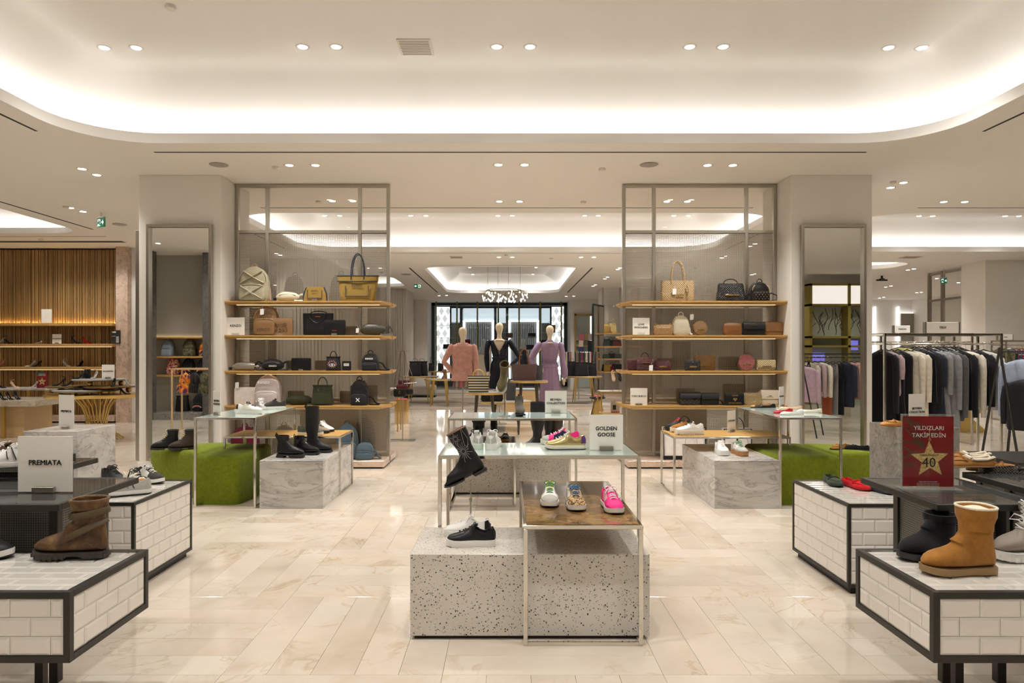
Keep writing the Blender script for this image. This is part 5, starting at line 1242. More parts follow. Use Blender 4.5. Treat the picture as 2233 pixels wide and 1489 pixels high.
text('40', .068, (.004, -.0036, ph*.355), ps, INK, ext=.0003, bold=-.008); text('%', .020, (.0215, -.0038, ph*.36), ps, INK, ext=.0003)
text('Yıldızlı Ürünlerde', .0125, (.006, -.0036, ph*.465), ps, INK, ext=.0003)
text('Yıldızlı ile fiyat üzerinden geçerlidir.', .0062, (.0, -.0034, ph*.095), ps, WI, ext=.0002)
for i in range(3): text('geçerli ürünlerde indirim, koşullar için kasaya başvurunuz', .0045, (.0, -.0034, ph*(.072-.018*i)), ps, WI, ext=.0002)
m = MB(); rn = random.Random(5)
for bx, bz, ang, ln in ((-.118, .345, -28, .10), (-.118, .30, -50, .13), (-.10, .34, -62, .16), (-.118, .23, -10, .10), (-.118, .20, -35, .09), (-.118, .15, 25, .08), (-.118, .12, -5, .06), (-.05, .255, 10, .09)):
    for k in range(int(ln/.003)):
        f = k*.003; x0_, z0_ = bx+f*cos(R(ang)), bz+f*sin(R(ang))
        for sg in (-1, 1):
            a = R(ang+sg*(38+rn.random()*20)); l = .020+.008*rn.random(); xe, ze = x0_+l*cos(a), z0_+l*sin(a)
            if xe < -pw/2+.002 or ze > ph-.004 or x0_ < -pw/2+.001: continue
            m.add([(x0_, -.0026, z0_-.0006), (x0_, -.0026, z0_+.0006), (xe, -.0026, ze)], [(0, 1, 2)])
m.build('fir_branch', mat('fir_green', (.035, .09, .04), .7), ps, False)
# ================================================================== BAGS ON THE TWO SHELVING UNITS
YS = 9.04; K = YS/F
def sh(t, u, lvl, rz=0., Y=YS, dz=0.):
    t.location = (X(u, Y), Y, (ZS+(.102,))[lvl-1]+.001+dz); t.rotation_euler[2] = R(rz); return t
beige = m_fabric('beige_nylon', (.36, .32, .215), .7, 200, .3); must = m_fabric('mustard_canvas', (.27, .17, .040), .85, 350); navyt = mat('navy_trim', (.015, .02, .04), .6)
tan = m_leather('tan_leather', (.23, .12, .045), .5); tand = m_leather('tan_dark', (.11, .05, .02), .6); blkn = m_fabric('black_nylon', (.014, .014, .016), .6, 250, .2)
olive = m_fabric('olive_nylon', (.036, .04, .018), .75, 300, .3); dolive = m_leather('dark_olive_leather', (.045, .042, .028), .4); silv = m_leather('silver_grey_leather', (.34, .32, .28), .3, .5, .5)
irid = m_leather('pearl_pink', (.55, .47, .455), .35, .4, .15); canv = m_fabric('white_canvas', (.78, .72, .68), .85, 200); burg = m_fabric('burgundy_nylon', (.11, .003, .02), .7, 250); bluf = m_fabric('slate_blue_canvas', (.075, .11, .135), .85, 250)
b = sh(backpack('beige backpack with crossed webbing on the top left shelf', beige, .40, .46, .17, cross=m_fabric('beige_webbing', (.42, .37, .25), .8), straps=mat('pinkish_strap', (.45, .25, .18), .7)), 555, 1)
for a in (40, -40): text('KENZO', .038, (.0, -.176, .12), b, mat('silver_print', (.62, .60, .55), .4), rot=(R(90), R(a), 0))
b = sh(belt_bag('cream belt bag folded beside the beige backpack', m_leather('cream_nylon', (.62, .56, .42), .45), .30, .125, .1, strap=m_leather('cream_nylon', (0, 0, 0)), group='belt bags on the shelves'), 628, 1, 6)
b = thing('shoulder_bag', 'mustard shoulder bag with navy piping on the top left shelf', 'bag', group='handbags on the shelves')
body(.31, .08, .19, [(0, 1), (.1, .99), (.85, .84), (1, .72)], [(0, 1), (1, .5)], 8, 32, 6).build('body', must, b)
m = MB().tube([(-.095, -.044, .145), (-.095, -.046, .04), (.095, -.046, .04), (.095, -.044, .145)], .005, 5)
for sg in (-1, 1): m.tube([(sg*.155, -.02, .004), (sg*.150, -.02, .1), (sg*.115, -.015, .185)], (.008, .010), 5)
m.build('navy_piping', navyt, b); text('KENZO', .026, (0, -.045, .135), b, INK, bold=.02); B(-.03, .03, -.06, -.045, 0, .03).build('clear_label', ACRY, b, False); sh(b, 688, 1)
b = sh(tote('large mustard tote with navy handles on the top left shelf', must, .545, .44, .335, .15, .295, navyt, hx=.085, hr=.008), 781, 1)
m = MB().tube([(-.15, -.077, .2), (-.15, -.081, .06), (.15, -.081, .06), (.15, -.077, .2)], .006, 5).tube([(-.262, -.052, .262), (0, -.068, .255), (.262, -.052, .262)], .007, 6); m.build('navy_band', navyt, b); text('KENZO', .042, (0, -.074, .2), b, INK, bold=.02)
# second left shelf
b = sh(backpack('tan leather backpack with an embossed animal face on the second left shelf', tan, .33, .39, .15, pk=.55, zipc=GOLDP), 581, 2); hangtag(b, -.02, .34, -.10, s=.05)
text('KENZO', .05, (.0, -.115, .07), b, tand, bold=.03)
def face(t, w_, z, y, m_):
    m = MB()
    for sg in (-1, 1):
        m.tube([(sg*w_*.30+w_*.09*cos(a), y, z+w_*.26+w_*.08*sin(a)) for a in [2*pi*k/12 for k in range(12)]], .003, 4, True)
        m.tube([(sg*w_*.02, y-.001, z+w_*.25), (sg*w_*.22, y-.001, z+w_*.30), (sg*w_*.38, y, z+w_*.12), (sg*w_*.42, y, z-w_*.08), (sg*w_*.36, y, z-w_*.22)], .0035, 4)
        m.tube([(sg*w_*.08, y-.001, z+w_*.12), (sg*w_*.17, y-.001, z+w_*.15), (sg*w_*.24, y-.001, z+w_*.08)], .004, 4)
        for k in range(3): m.tube([(sg*w_*.14, y-.001, z-w_*.06*k), (sg*w_*.3, y-.001, z-w_*.04-w_*.07*k)], .0022, 4)
    m.ell((0, y, z-w_*.02), (w_*.07, .004, w_*.05), 10, 5); m.tube([(-w_*.1, y, z-w_*.2), (0, y, z-w_*.12), (w_*.1, y, z-w_*.2)], .003, 4)
    m.build('embossed_face', m_, t)
face(b, .22, .27, -.083, tand)
b = thing('flat_pouch', 'tan leather pouch with an embossed animal face before the tan backpack', 'bag', group='handbags on the shelves'); body(.325, .05, .225, BOXW, [(0, 1), (.8, .8), (1, .3)], 6, 28, 7).build('body', tan, b); face(b, .22, .085, -.028, tand); B(-.035, .035, -.05, -.03, 0, .025).build('clear_label', ACRY, b, False); sh(b, 612, 2, Y=8.98)
b = sh(tote('black leather shopper with looped handle on the second left shelf', blk, .40, .385, .29, .12, .03, None, hx=.11, hr=.006, drop=True), 694, 2); text('KENZO', .02, (.01, -.058, .245), b, mat('red_print', (.5, .06, .03), .5))
b = sh(box_bag('flat black pouch with red lettering before the black shopper', blk, .285, .20, .035, e=8), 730, 2, Y=8.98); text('KENZO', .018, (0, -.021, .06), b, mat('red_print', (.5, .06, .03), .5)); B(-.035, .035, -.04, -.022, 0, .025).build('clear_label', ACRY, b, False)
b = sh(belt_bag('dark olive leather belt bag with its strap past the shelf end', dolive, .34, .155, .1, strap=dolive, zipm=STEEL, sides=(1,)), 814, 2); hangtag(b, -.2, .09, -.04, s=.04)
# third left shelf
sh(belt_bag('metallic grey belt bag, first on the third left shelf', silv, .36, .11, .1, strap=blkn, sides=()), 536, 3)
b = sh(belt_bag('black nylon belt bag with white print on the third left shelf', blkn, .29, .15, .12, strap=blkn, zipm=STEEL, sides=(-1, 1)), 595, 3); text('KENZO', .03, (.02, -.066, .06), b, WI, bold=.02)
b = sh(box_bag('plain black leather clutch on the third left shelf', blk, .26, .165, .03, e=8, name='clutch'), 657, 3); B(-.03, .03, -.03, -.017, 0, .02).build('clear_label', ACRY, b, False)
b = sh(bucket('black drawstring mini backpack with an embroidered eye', blkn, .20, .185, .13, handle=blk, hh=.075), 727, 3)
m = MB(); 
for k in range(14):
    a = 2*pi*k/14; m.tube([(.040*cos(a), -.068, .085+.030*sin(a)), (.062*cos(a), -.067, .085+.052*sin(a))], .003, 4)
m.build('eye_rays', mat('pink_thread', (.75, .35, .3), .6), b); m = MB().tube([(.034*cos(a), -.069, .075+.016*sin(a)) for a in [2*pi*k/16 for k in range(16)]], .0035, 4, True); m.ell((0, -.068, .075), (.011, .004, .011), 10, 5); m.build('eye', mat('pale_thread', (.7, .78, .8), .6), b)
b = sh(box_bag('tiny black pouch with white label beside the drawstring backpack', blkn, .115, .125, .04, e=6), 756, 3); B(-.035, .035, -.023, -.0205, .06, .095).build('label', WI, b, False); text('KENZO', .014, (0, -.024, .08), b, INK)
b = sh(backpack('small black domed backpack with pale lettering on the third left shelf', blkn, .235, .225, .14, pocket=True, pk=.45), 808, 3); text('KENZO', .03, (-.005, -.075, .155), b, WI, bold=.03); trail(b, blkn, .23)
# fourth left shelf
b = sh(box_bag('white canvas pouch with a drawn figure on the lowest left shelf', canv, .31, .235, .07, e=4, name='canvas_pouch'), 537, 4); hangtag(b, -.10, .30, -.05, s=.05)
b = sh(backpack('pearly pink-white backpack on the lowest left shelf', irid, .35, .40, .17, zipc=WI), 586, 4); text('KENZO', .045, (-.03, -.1, .30), b, WI, bold=.02)
sh(belt_bag('olive nylon belt bag on the lowest left shelf', olive, .34, .135, .1, strap=olive), 653, 4, 8)
sh(bucket('olive drawstring handbag on the lowest left shelf', olive, .28, .265, .17, handle=olive, pocket=olive, hh=.11), 703.5, 4)
b = sh(backpack('small square black backpack with a white cross badge on the lowest left shelf', blkn, .24, .335, .14, dome=.8, pk=.42), 784, 4); trail(b, blkn, .26)
m = MB().tube([(-.022, -.114, .05), (.022, -.114, .095)], .006, 5).tube([(.022, -.114, .05), (-.022, -.114, .095)], .006, 5); m.build('cross_badge', WI, b)
# base, left
b = sh(backpack('burgundy backpack standing on the left shelving base', burg, .36, .43, .18), 534, 5, Y=9.08); trail(b, burg, .34); hangtag(b, .2, .16, -.11, s=.05)
sh(backpack('slate blue backpack standing on the left shelving base', bluf, .30, .46, .18, rz=0), 757, 5, 10, Y=9.08)
b = sh(backpack('small slate blue backpack at the right end of the left base', bluf, .24, .22, .13), 795, 5, 4, Y=9.02); trail(b, bluf, .24, ext=.1)
# rear side of the left unit, seen through the mesh
grb = m_fabric('grey_backpack', (.10, .09, .08), .8); YR = 9.52
for u, l, w_, h, q in ((643, 1, .26, .40, 'dark backpack behind the mesh on the top rear shelf, centre'), (744, 1, .30, .42, 'dark backpack behind the mesh next to the mustard tote'), (620, 5, .3, .40, 'grey backpack behind the mesh on the rear base, centre'), (795, 5, .30, .5, 'tall grey backpack behind the mesh on the rear base, right')):
    sh(backpack(q, grb, w_, h, .15, group='bags behind the wire mesh'), u, l, 180, Y=YR)
for u, l, w_, h, q in ((640, 3, .20, .13, 'grey clutch behind the mesh beside the black clutch'), (703, 3, .2, .13, 'second grey clutch behind the mesh, third shelf'), (768, 2, .2, .14, 'grey box bag behind the mesh, second shelf'), (645, 4, .22, .16, 'grey bag behind the mesh, lowest shelf left'), (760, 4, .24, .16, 'grey bag behind the mesh, lowest shelf right'), (805, 4, .24, .24, 'grey tote behind the mesh, lowest shelf end')):
    sh(box_bag(q, grb, w_, h, .08, group='bags behind the wire mesh'), u, l, 180, Y=YR)
# ---------------- right unit
sand = m_quilt('sand_quilted', (.48, .33, .16), .35); qblk = m_quilt('black_quilted', (.012, .012, .013), .22); qwht = m_quilt('cream_quilted', (.70, .62, .46), .4, 140); qcaram = m_quilt('caramel_quilted', (.30, .165, .07), .4, 140)
qburg = m_quilt('burgundy_quilted', (.075, .008, .014), .25, 120); qpink = m_quilt('pink_quilted', (.40, .12, .115), .35, 130); qgold = m_quilt('gold_quilted', (.58, .44, .20), .3, 130, .6); qtan = m_quilt('ochre_quilted', (.24, .12, .03), .35, 110); qlg = m_quilt('pale_gold_quilted', (.48, .38, .20), .3, 110, .4)
b = sh(tote('beige quilted tote with long handles on the top right shelf', sand, .43, .44, .275, .13, .255, None, hx=.085, hr=.010), 1477, 1); hangtag(b, -.055, .16, -.075, s=.05); B(-.03, .07, -.078, -.07, .07, .088, .002).build('metal_plate', GOLDP, b, False)
m = MB().tube([(.10, -.075, .21), (.12, -.085, .15), (.11, -.085, .0)], (.018, .003), 6); m.build('leather_strap', sand, b)
b = sh(box_bag('black quilted satchel with top handle on the top right shelf', qblk, .385, .235, .13, handle=blk, taper=.86, plate='LOVE MOSCHINO', handle_h=.06), 1593, 1)
b = sh(backpack('black backpack with gold studs on the top right shelf', blk, .255, .255, .14, straps=blk, pk=.5, zipc=GOLDP), 1656, 1); m = MB()
for i in range(4):
    for j in range(5): m.ell((-.08+.04*j+(.02 if i % 2 else 0)-.005, -.118, .025+.027*i), (.0055, .005, .0055), 7, 4)
m.build('studs', GOLDP, b)
for sg in (-1, 1): MB().tube([(sg*.12, .02, .08), (sg*.15, -.01, .11), (sg*.18+(.04*sg if sg > 0 else 0), -.02, .08), (sg*.17+(.05*sg if sg > 0 else 0), -.02, .02), (sg*.12, -.02, .008)], (.009, .004), 6).build('strap_loop', blk, b)
camel = m_leather('camel_leather', (.25, .115, .035), .42); brn = m_leather('brown_box_leather', (.19, .075, .022), .35)
b = sh(box_bag('small gold-tan quilted crossbody bag beside the name card', m_quilt('tan_gold_quilted', (.38, .22, .085), .3, 130, .3), .26, .14, .08, chain=GOLDP, rnd=[(0, .9), (.15, 1), (.85, 1), (1, .9)]), 1446, 2, -6); text('LOVE MOSCHINO', .022, (0, -.046, .10), b, WI)
b = sh(backpack('cream quilted mini backpack on the second right shelf', qwht, .225, .265, .11, pocket=False, straps=cream, zipc=GOLDP), 1484.5, 2); text('LOVE MOSCHINO', .02, (0, -.062, .06), b, mat('gold_print', (.65, .47, .15), .4)); hangtag(b, .14, .275, -.03, s=.05); trail(b, cream, .2, ext=.04)
sh(round_bag('round caramel quilted bag on the second right shelf', qcaram, .095, .07), 1526, 2, 4)
b = sh(box_bag('brown camera bag with rounded corners on the second right shelf', brn, .25, .165, .08, rnd=[(0, .86), (.2, 1), (.8, 1), (1, .84)], e=4), 1597, 2); text('LOVE MOSCHINO', .018, (0, -.046, .06), b, tand)
b = sh(box_bag('black flap bag with gold lettering on the second right shelf', blk, .29, .17, .08, flap=blk, flapk=.55, e=6), 1643, 2, -2); text('LOVE\nMOSCHINO', .018, (-.01, -.052, .145), b, GOLDP)
b = sh(box_bag('camel flap bag at the end of the second right shelf', camel, .25, .175, .09, flap=camel, flapk=.7, e=6), 1685, 2, 3, Y=9.1); text('LOVE\nMOSCHINO', .018, (-.01, -.056, .08), b, GOLDP)
sh(box_bag('burgundy quilted box bag, first on the third right shelf', qburg, .19, .135, .08), 1383, 3, Y=9.12)
b = sh(box_bag('burgundy handbag with curved top handle on the third right shelf', qburg, .22, .155, .1, flap=qburg, flapk=.4, handle=m_leather('burg_leather', (.08, .01, .015), .35), handle_h=.08), 1406, 3, Y=9.0); hangtag(b, .07, .07, -.065, s=.05); B(-.05, .05, -.064, -.055, .1, .116).build('metal_plate', GOLDP, b, False)
sh(box_bag('burgundy quilted crossbody bag with gold plate on the third right shelf', qburg, .21, .135, .08, plate='LOVE MOSCHINO'), 1445, 3)
sh(box_bag('small black quilted bag with gold plate on the third right shelf', qblk, .205, .135, .07, plate='LOVE MOSCHINO'), 1510, 3, Y=8.99)
sh(box_bag('ochre quilted shoulder bag behind the small black bag', qtan, .29, .20, .08, chain=GOLDP, plate='LOVE MOSCHINO', e=4), 1536, 3, Y=9.13)
sh(round_bag('round pink quilted bag on the third right shelf', qpink, .107, .07, strap=blk), 1627, 3, -3)
sh(box_bag('pale gold quilted flap bag at the end of the third right shelf', qlg, .25, .14, .08, flap=qlg, flapk=.75, plate='LOVE MOSCHINO'), 1669, 3)
sh(box_bag('black quilted flap bag, left of two on the lowest right shelf', m_quilt('black_soft_quilt', (.02, .02, .02), .45, 60), .275, .165, .11, flap=blkm, flapk=.45, chain=GOLDP), 1504, 4)
b = sh(box_bag('smaller plain black flap bag on the lowest right shelf', blkm, .24, .155, .09, flap=blkm, flapk=.5, chain=GOLDP), 1547, 4); trail(b, blk, .24, ext=.10, h=.03)
b = sh(box_bag('black bag with a gold heart and lettering on the lowest right shelf', blk, .25, .16, .07, chain=GOLDP, e=6), 1601, 4, Y=9.0); text('LOVE', .032, (0, -.038, .128), b, GOLDP, bold=.03); text('MOSCHINO', .032, (0, -.038, .03), b, GOLDP, bold=.03)
hp = [(.028*(16*sin(a)**3)/16, .078+.028*(13*cos(a)-5*cos(2*a)-2*cos(3*a)-cos(4*a))/16) for a in [2*pi*k/24 for k in range(24)]]; MB().prism(hp, -.040, -.036).build('gold_heart', GOLDP, b, False)
sh(box_bag('pale gold quilted camera bag on the lowest right shelf', qlg, .25, .16, .08, rnd=[(0, .86), (.2, 1), (.8, 1), (1, .84)], e=4, chain=GOLDP), 1640, 4, -3)
b = sh(box_bag('cream flap shoulder bag at the end of the lowest right shelf', cream, .25, .19, .08, flap=cream, flapk=.6, chain=GOLDP), 1676, 4, 4, Y=9.12); text('LOVE\nMOSCHINO', .017, (0, -.05, .11), b, GOLDP)
def totew(label, u, w_, h, Y, l=5, rz=0):
    b = thing('tote_bag', label, 'bag', group='white totes on the right base')
    body(w_, .16, h, [(0, 1), (1, 1.0)], [(0, 1), (1, .8)], 4, 28, 9).build('body', canv, b)
    m = MB().tube([(-w_/2, -.078, .0), (-w_/2, -.07, h), (w_/2, -.07, h), (w_/2, -.078, 0)], .008, 5).box(-w_/2-.004, w_/2+.004, -.086, -.05, 0, .05); m.build('black_border', blk, b)
    MB().tube([(-.08*cos(a), -.07, h+.15*sin(a)) for a in [pi*k/10 for k in range(11)]], .006, 6).build('handle', blk, b)
    MB().tube([(w_*.15+.08*cos(a), -.083, h*.55+.08*sin(a)) for a in [2*pi*k/20 for k in range(20)]], .003, 4, True).build('round_emblem', mat('grey_print', (.3, .3, .3), .6), b)
    sh(b, u, l, rz, Y=Y)
totew('white tote with black border on the right shelving base, nearest the aisle', 1490, .55, .42, 9.05)
totew('white tote with black border on the right shelving base, farther along', 1605, .36, .40, 9.05)
for u, l, w_, h, q in ((1455, 3, .3, .16, 'grey bag behind the right mesh, third shelf left'), (1590, 3, .3, .18, 'grey bag behind the right mesh, third shelf middle'), (1495, 4, .26, .2, 'grey tote behind the right mesh, lowest shelf'), (1600, 4, .3, .26, 'rounded grey bag behind the right mesh, lowest shelf'), (1400, 4, .2, .14, 'small grey bag behind the right mesh near the aisle')):
    sh(box_bag(q, grb, w_, h, .08, group='bags behind the wire mesh'), u, l, 180, Y=YR)
# folded white cloth item and notice board seen through the right mesh
t = thing('notice_board', 'grey notice board seen through the right wire mesh', 'board', (X(1485, 10.6), 10.6, 0)); B(-.14, .14, -.01, .01, 1.15, 1.68).build('board', mat('grey_board', (.10, .09, .08), .6), t, False); MB().tube([(0, .03, .006), (0, .02, 1.2)], .012, 8).build('pole', STEEL, t); MB().lathe([(.14, 0), (.14, .008), (.02, .012)], 20, (0, .03, 0)).build('foot', STEEL, t)
for i in range(4): text('yeni sezon', .03, (0, -.0115, 1.60-i*.09), t, mat('grey_print', (.3, .3, .3), .6))
# ================================================================== THE CENTRE REAR
def ringpts(cx, cy, z, rx, ry, a0, a1, n, fold=0, nf=9, ph=0):
    out = []
    for k in range(n+1):
        a = a0+(a1-a0)*k/n; f = 1+fold*sin(nf*a+ph); out.append((cx+rx*f*cos(a), cy+ry*f*sin(a), z))
    return out
def garment_shell(prof, n=44, nf=13):
    """prof: z, rx, ry, gap (opening half angle at the front, -y), fold"""
    rings = []
    for i, (z, rx, ry, g, fo) in enumerate(prof): rings.append(ringpts(0, 0, z, rx, ry, -pi/2+g, 3*pi/2-g, n, fo, nf, i*.25))
    return MB().loft(rings, False, False, False)
def mannequin_body(t, T, m=None, arms=None, torso=True, legs=False):
    b = MB()
    prof = [(0, .012), (-.012, .05), (-.035, .072), (-.07, .085), (-.11, .086), (-.15, .078), (-.19, .064), (-.225, .053), (-.26, .050), (-.31, .052), (-.345, .068), (-.37, .12)]
    rings = [sup(r*1.9, r*2.15 if dz > -.2 else r*1.9, T+dz, 22, 2.1) for dz, r in prof]
    if torso: rings += [sup(2*a, 2*c, T+dz, 22, 2.4) for dz, a, c in ((-.40, .175, .085), (-.46, .18, .10), (-.55, .155, .11), (-.65, .135, .095), (-.74, .125, .085), (-.85, .155, .105), (-.95, .168, .11), (-1.05, .15, .10))]
    b.loft(rings)
    for pts, rr in (arms or []): b.tube(pts, rr, 10)
    if legs:
        for sg in (-1, 1): b.tube([(sg*.08, 0, T-1.0), (sg*.075, 0, T-1.35), (sg*.07, 0, T-1.5), (sg*.065, .0, T-1.85)], [.075, .05, .055, .035], 10)
    return b.build('body', m or SKIN, t)
def hand(t, p, d, m=None, s=1.):
    b = MB(); p = Vector(p); d = Vector(d).normalized()
    sd_ = d.cross(Vector((0, 1, 0))); sd_ = sd_.normalized() if sd_.length > .1 else Vector((1, 0, 0))
    b.tube([p, p+d*.03*s, p+d*.08*s], [.020*s, (.032*s, .014*s), (.036*s, .014*s)] and [.022*s, .030*s, .028*s], 8)
    for k in range(4):
        o = sd_*(.018-.012*k)*s; ln = (.060, .072, .066, .05)[k]*s; q = p+d*.075*s+o
        b.tube([q, q+d*ln*.5+Vector((0, -.004, 0)), q+d*ln+Vector((0, -.014*s, -.004))], [.0085*s, .008*s, .006*s], 6)
    q = p+d*.02*s+sd_*.026*s; b.tube([q, q+d*.03*s+sd_*.018*s, q+d*.06*s+sd_*.020*s], [.010*s, .009*s, .006*s], 6)
    b.build('hand', m or SKIN, t)
def stand(t, h, r=.16, m=STEEL, x=0.):
    MB().tube([(x, 0, .004), (x, 0, h)], .012, 8).build('pole', m, t)
    MB().lathe([(r, 0), (r, .010), (r*.95, .014), (.02, .016)], 28, (x, 0, 0)).build('base', m, t)
# navy wrap dress
Ym = 14.5; T = Z(703.5, Ym)
t = thing('mannequin', 'faceless mannequin in a glossy navy wrap dress, hand on hip', 'mannequin', (X(1089, Ym), Ym, 0), 0, 'mannequins in the centre rear')
navyd = m_leather('navy_coated_satin', (.006, .009, .018), .28, .3)
e1, w1 = (.42, -.02, T-.74), (.235, -.13, T-.90)
mannequin_body(t, T, arms=[([(.17, 0, T-.42), e1, w1], [.04, .034, .022]), ([(-.17, 0, T-.42), (-.25, -.01, T-.75), (-.24, -.05, T-1.05)], [.04, .034, .022])], legs=True)
hand(t, w1, (-.6, .2, -.5)); hand(t, (-.24, -.05, T-1.05), (0, -.1, -1))
garment_shell([(T-.36, .12, .075, .95, 0), (T-.385, .19, .10, .72, 0), (T-.43, .205, .12, .55, 0), (T-.50, .19, .135, .38, .01), (T-.58, .175, .135, .2, .012), (T-.66, .155, .115, .04, .015), (T-.74, .142, .10, 0, .02), (T-.78, .145, .102, 0, .01), (T-.88, .18, .125, 0, .03), (T-1.0, .195, .135, 0, .035), (T-1.2, .20, .14, 0, .04), (T-1.40, .19, .14, 0, .05)]).build('wrap_dress', navyd, t)
m = MB().tube([(.19, 0, T-.385), (.225, 0, T-.41), (.30, -.01, T-.54), (e1[0]+.01, e1[1], e1[2]), (.33, -.08, T-.83), (w1[0], w1[1], w1[2])], [.05, .068, .058, .052, .045, .03], 12)
m.tube([(-.19, 0, T-.385), (-.225, 0, T-.41), (-.255, 0, T-.55), (-.27, -.01, T-.76), (-.26, -.03, T-.9), (-.245, -.05, T-1.04)], [.05, .068, .060, .056, .048, .034], 12); m.build('sleeve', navyd, t)
m = MB().tube([(-.15, -.09, T-.76), (0, -.125, T-.74), (.15, -.085, T-.73)], (.03, .010), 8)
m.tube([(.12, -.085, T-.40), (.09, -.135, T-.5), (.02, -.15, T-.6), (-.10, -.12, T-.72)], (.012, .005), 6).tube([(-.12, -.085, T-.40), (-.09, -.135, T-.5), (-.01, -.145, T-.61)], (.012, .005), 6); m.build('waist_wrap', navyd, t)
stand(t, T-1.6)
# pink jacket
Ym = 13.7; T = Z(713, Ym); pk_ = m_fabric('pink_tweed', (.56, .30, .245), .9, 130, .9, .2)
t = thing('mannequin', 'faceless mannequin in a salmon pink jacket seen from behind', 'mannequin', (X(1009, Ym), Ym, 0), 0, 'mannequins in the centre rear')
e1, w1 = (-.38, .04, T-.70), (-.19, -.0, T-.92)
mannequin_body(t, T, arms=[([(-.17, 0, T-.42), e1, w1], [.04, .034, .022]), ([(.17, 0, T-.42), (.235, 0, T-.72), (.24, 0, T-.99)], [.04, .034, .022])])
garment_shell([(T-.315, .085, .075, 0, 0), (T-.33, .115, .08, 0, 0), (T-.36, .195, .11, 0, 0), (T-.40, .225, .13, 0, 0), (T-.55, .215, .14, 0, 0), (T-.70, .205, .135, 0, .005), (T-.9, .215, .14, 0, .008), (T-1.08, .225, .145, 0, .012)]).build('jacket', pk_, t)
m = MB().tube([(.19, 0, T-.37), (.225, 0, T-.40), (.25, 0, T-.55), (.262, 0, T-.75), (.265, 0, T-1.0)], [.05, .065, .062, .058, .05], 12)
m.tube([(-.19, 0, T-.37), (-.225, 0, T-.40), (-.30, .02, T-.54), e1, (-.27, .0, T-.82), w1], [.05, .065, .062, .058, .055, .05], 12); m.build('sleeve', pk_, t)
m = MB().tube([(-.11, -.07, T-.325), (-.10, -.085, T-.36), (0, -.105, T-.365), (.10, -.085, T-.36), (.11, -.07, T-.325)], (.014, .006), 6).box(-.0015, .0015, -.1445, -.13, T-1.08, T-.62); m.build('collar', pk_, t)
stm = mat('striped_pleats', rough=.8); sx = nd(stm.node_tree, 'ShaderNodeSeparateXYZ'); L(stm, coords(stm), sx.inputs[0])
rp = ramp(stm, math_(stm, 'FRACT', math_(stm, 'MULTIPLY', sx.outputs[0], 5.5)), [(0, (.30, .07, .07)), (.2, (.10, .13, .07)), (.4, (.45, .25, .20)), (.6, (.12, .11, .10)), (.8, (.40, .10, .12))]); L(stm, rp, P(stm).inputs['Base Color'])
garment_shell([(T-1.02, .17, .11, 0, .03), (T-1.08, .18, .12, 0, .05), (T-1.20, .20, .135, 0, .07)], nf=18).build('pleated_skirt', stm, t); stand(t, T-1.0)
# lavender dress
Ym = 14.5; T = Z(709.5, Ym); lav = m_fabric('lavender_crepe', (.30, .205, .31), .6, 300, .2, .08)
t = thing('mannequin', 'faceless mannequin in a long lavender dress with a beaded collar', 'mannequin', (X(1199, Ym), Ym, 0), 0, 'mannequins in the centre rear')
e1, w1 = (-.39, .0, T-.74), (-.22, -.10, T-.90)
mannequin_body(t, T, arms=[([(-.17, 0, T-.42), e1, w1], [.04, .034, .022]), ([(.17, 0, T-.42), (.25, 0, T-.75), (.29, -.03, T-1.12)], [.04, .034, .022])])
hand(t, (.29, -.03, T-1.12), (.02, -.1, -1)); hand(t, w1, (.6, .2, -.5))
garment_shell([(T-.31, .062, .062, 0, 0), (T-.345, .09, .075, 0, 0), (T-.375, .18, .105, 0, .01), (T-.42, .205, .12, 0, .015), (T-.52, .185, .13, 0, .02), (T-.65, .16, .115, 0, .03), (T-.76, .145, .10, 0, .04), (T-.85, .175, .12, 0, .035), (T-.88, .185, .13, 0, .03), (T-.885, .165, .12, 0, .03), (T-1.2, .20, .16, 0, .05), (T-1.6, .225, .19, 0, .06), (T-1.95, .25, .21, 0, .07)], 60, 11).build('dress', lav, t)
m = MB().tube([(.18, 0, T-.385), (.225, 0, T-.41), (.255, 0, T-.55), (.27, 0, T-.75), (.305, -.01, T-.95), (.31, -.02, T-1.06), (.29, -.03, T-1.12)], [.05, .07, .064, .058, .075, .07, .028], 12)
m.tube([(-.18, 0, T-.385), (-.225, 0, T-.41), (-.32, 0, T-.56), (-.40, 0, T-.74), (-.33, -.05, T-.85), (-.24, -.09, T-.90)], [.05, .07, .075, .07, .065, .03], 12); m.build('sleeve', lav, t)
m = MB()
for k in range(9): a = -pi/2+(k-4)*.27; m.tube([(.075*cos(a), .085*sin(a), T-.335), (.14*cos(a), .125*sin(a), T-.40), (.155*cos(a+.05), .14*sin(a+.05), T-.47), (.16*cos(a+.12), .135*sin(a+.12), T-.43)], .0035, 4)
m.build('beaded_collar', mat('bronze_beads', (.30, .20, .12), .35, .6), t)
m = MB()
for k in range(6): m.tube([(-.14+.01*k, -.09, T-.72-.022*k), (0, -.118, T-.755-.018*k), (.14-.01*k, -.09, T-.72-.022*k)], .005, 5)
m.build('waist_gathers', lav, t); stand(t, T-1.9, .2)
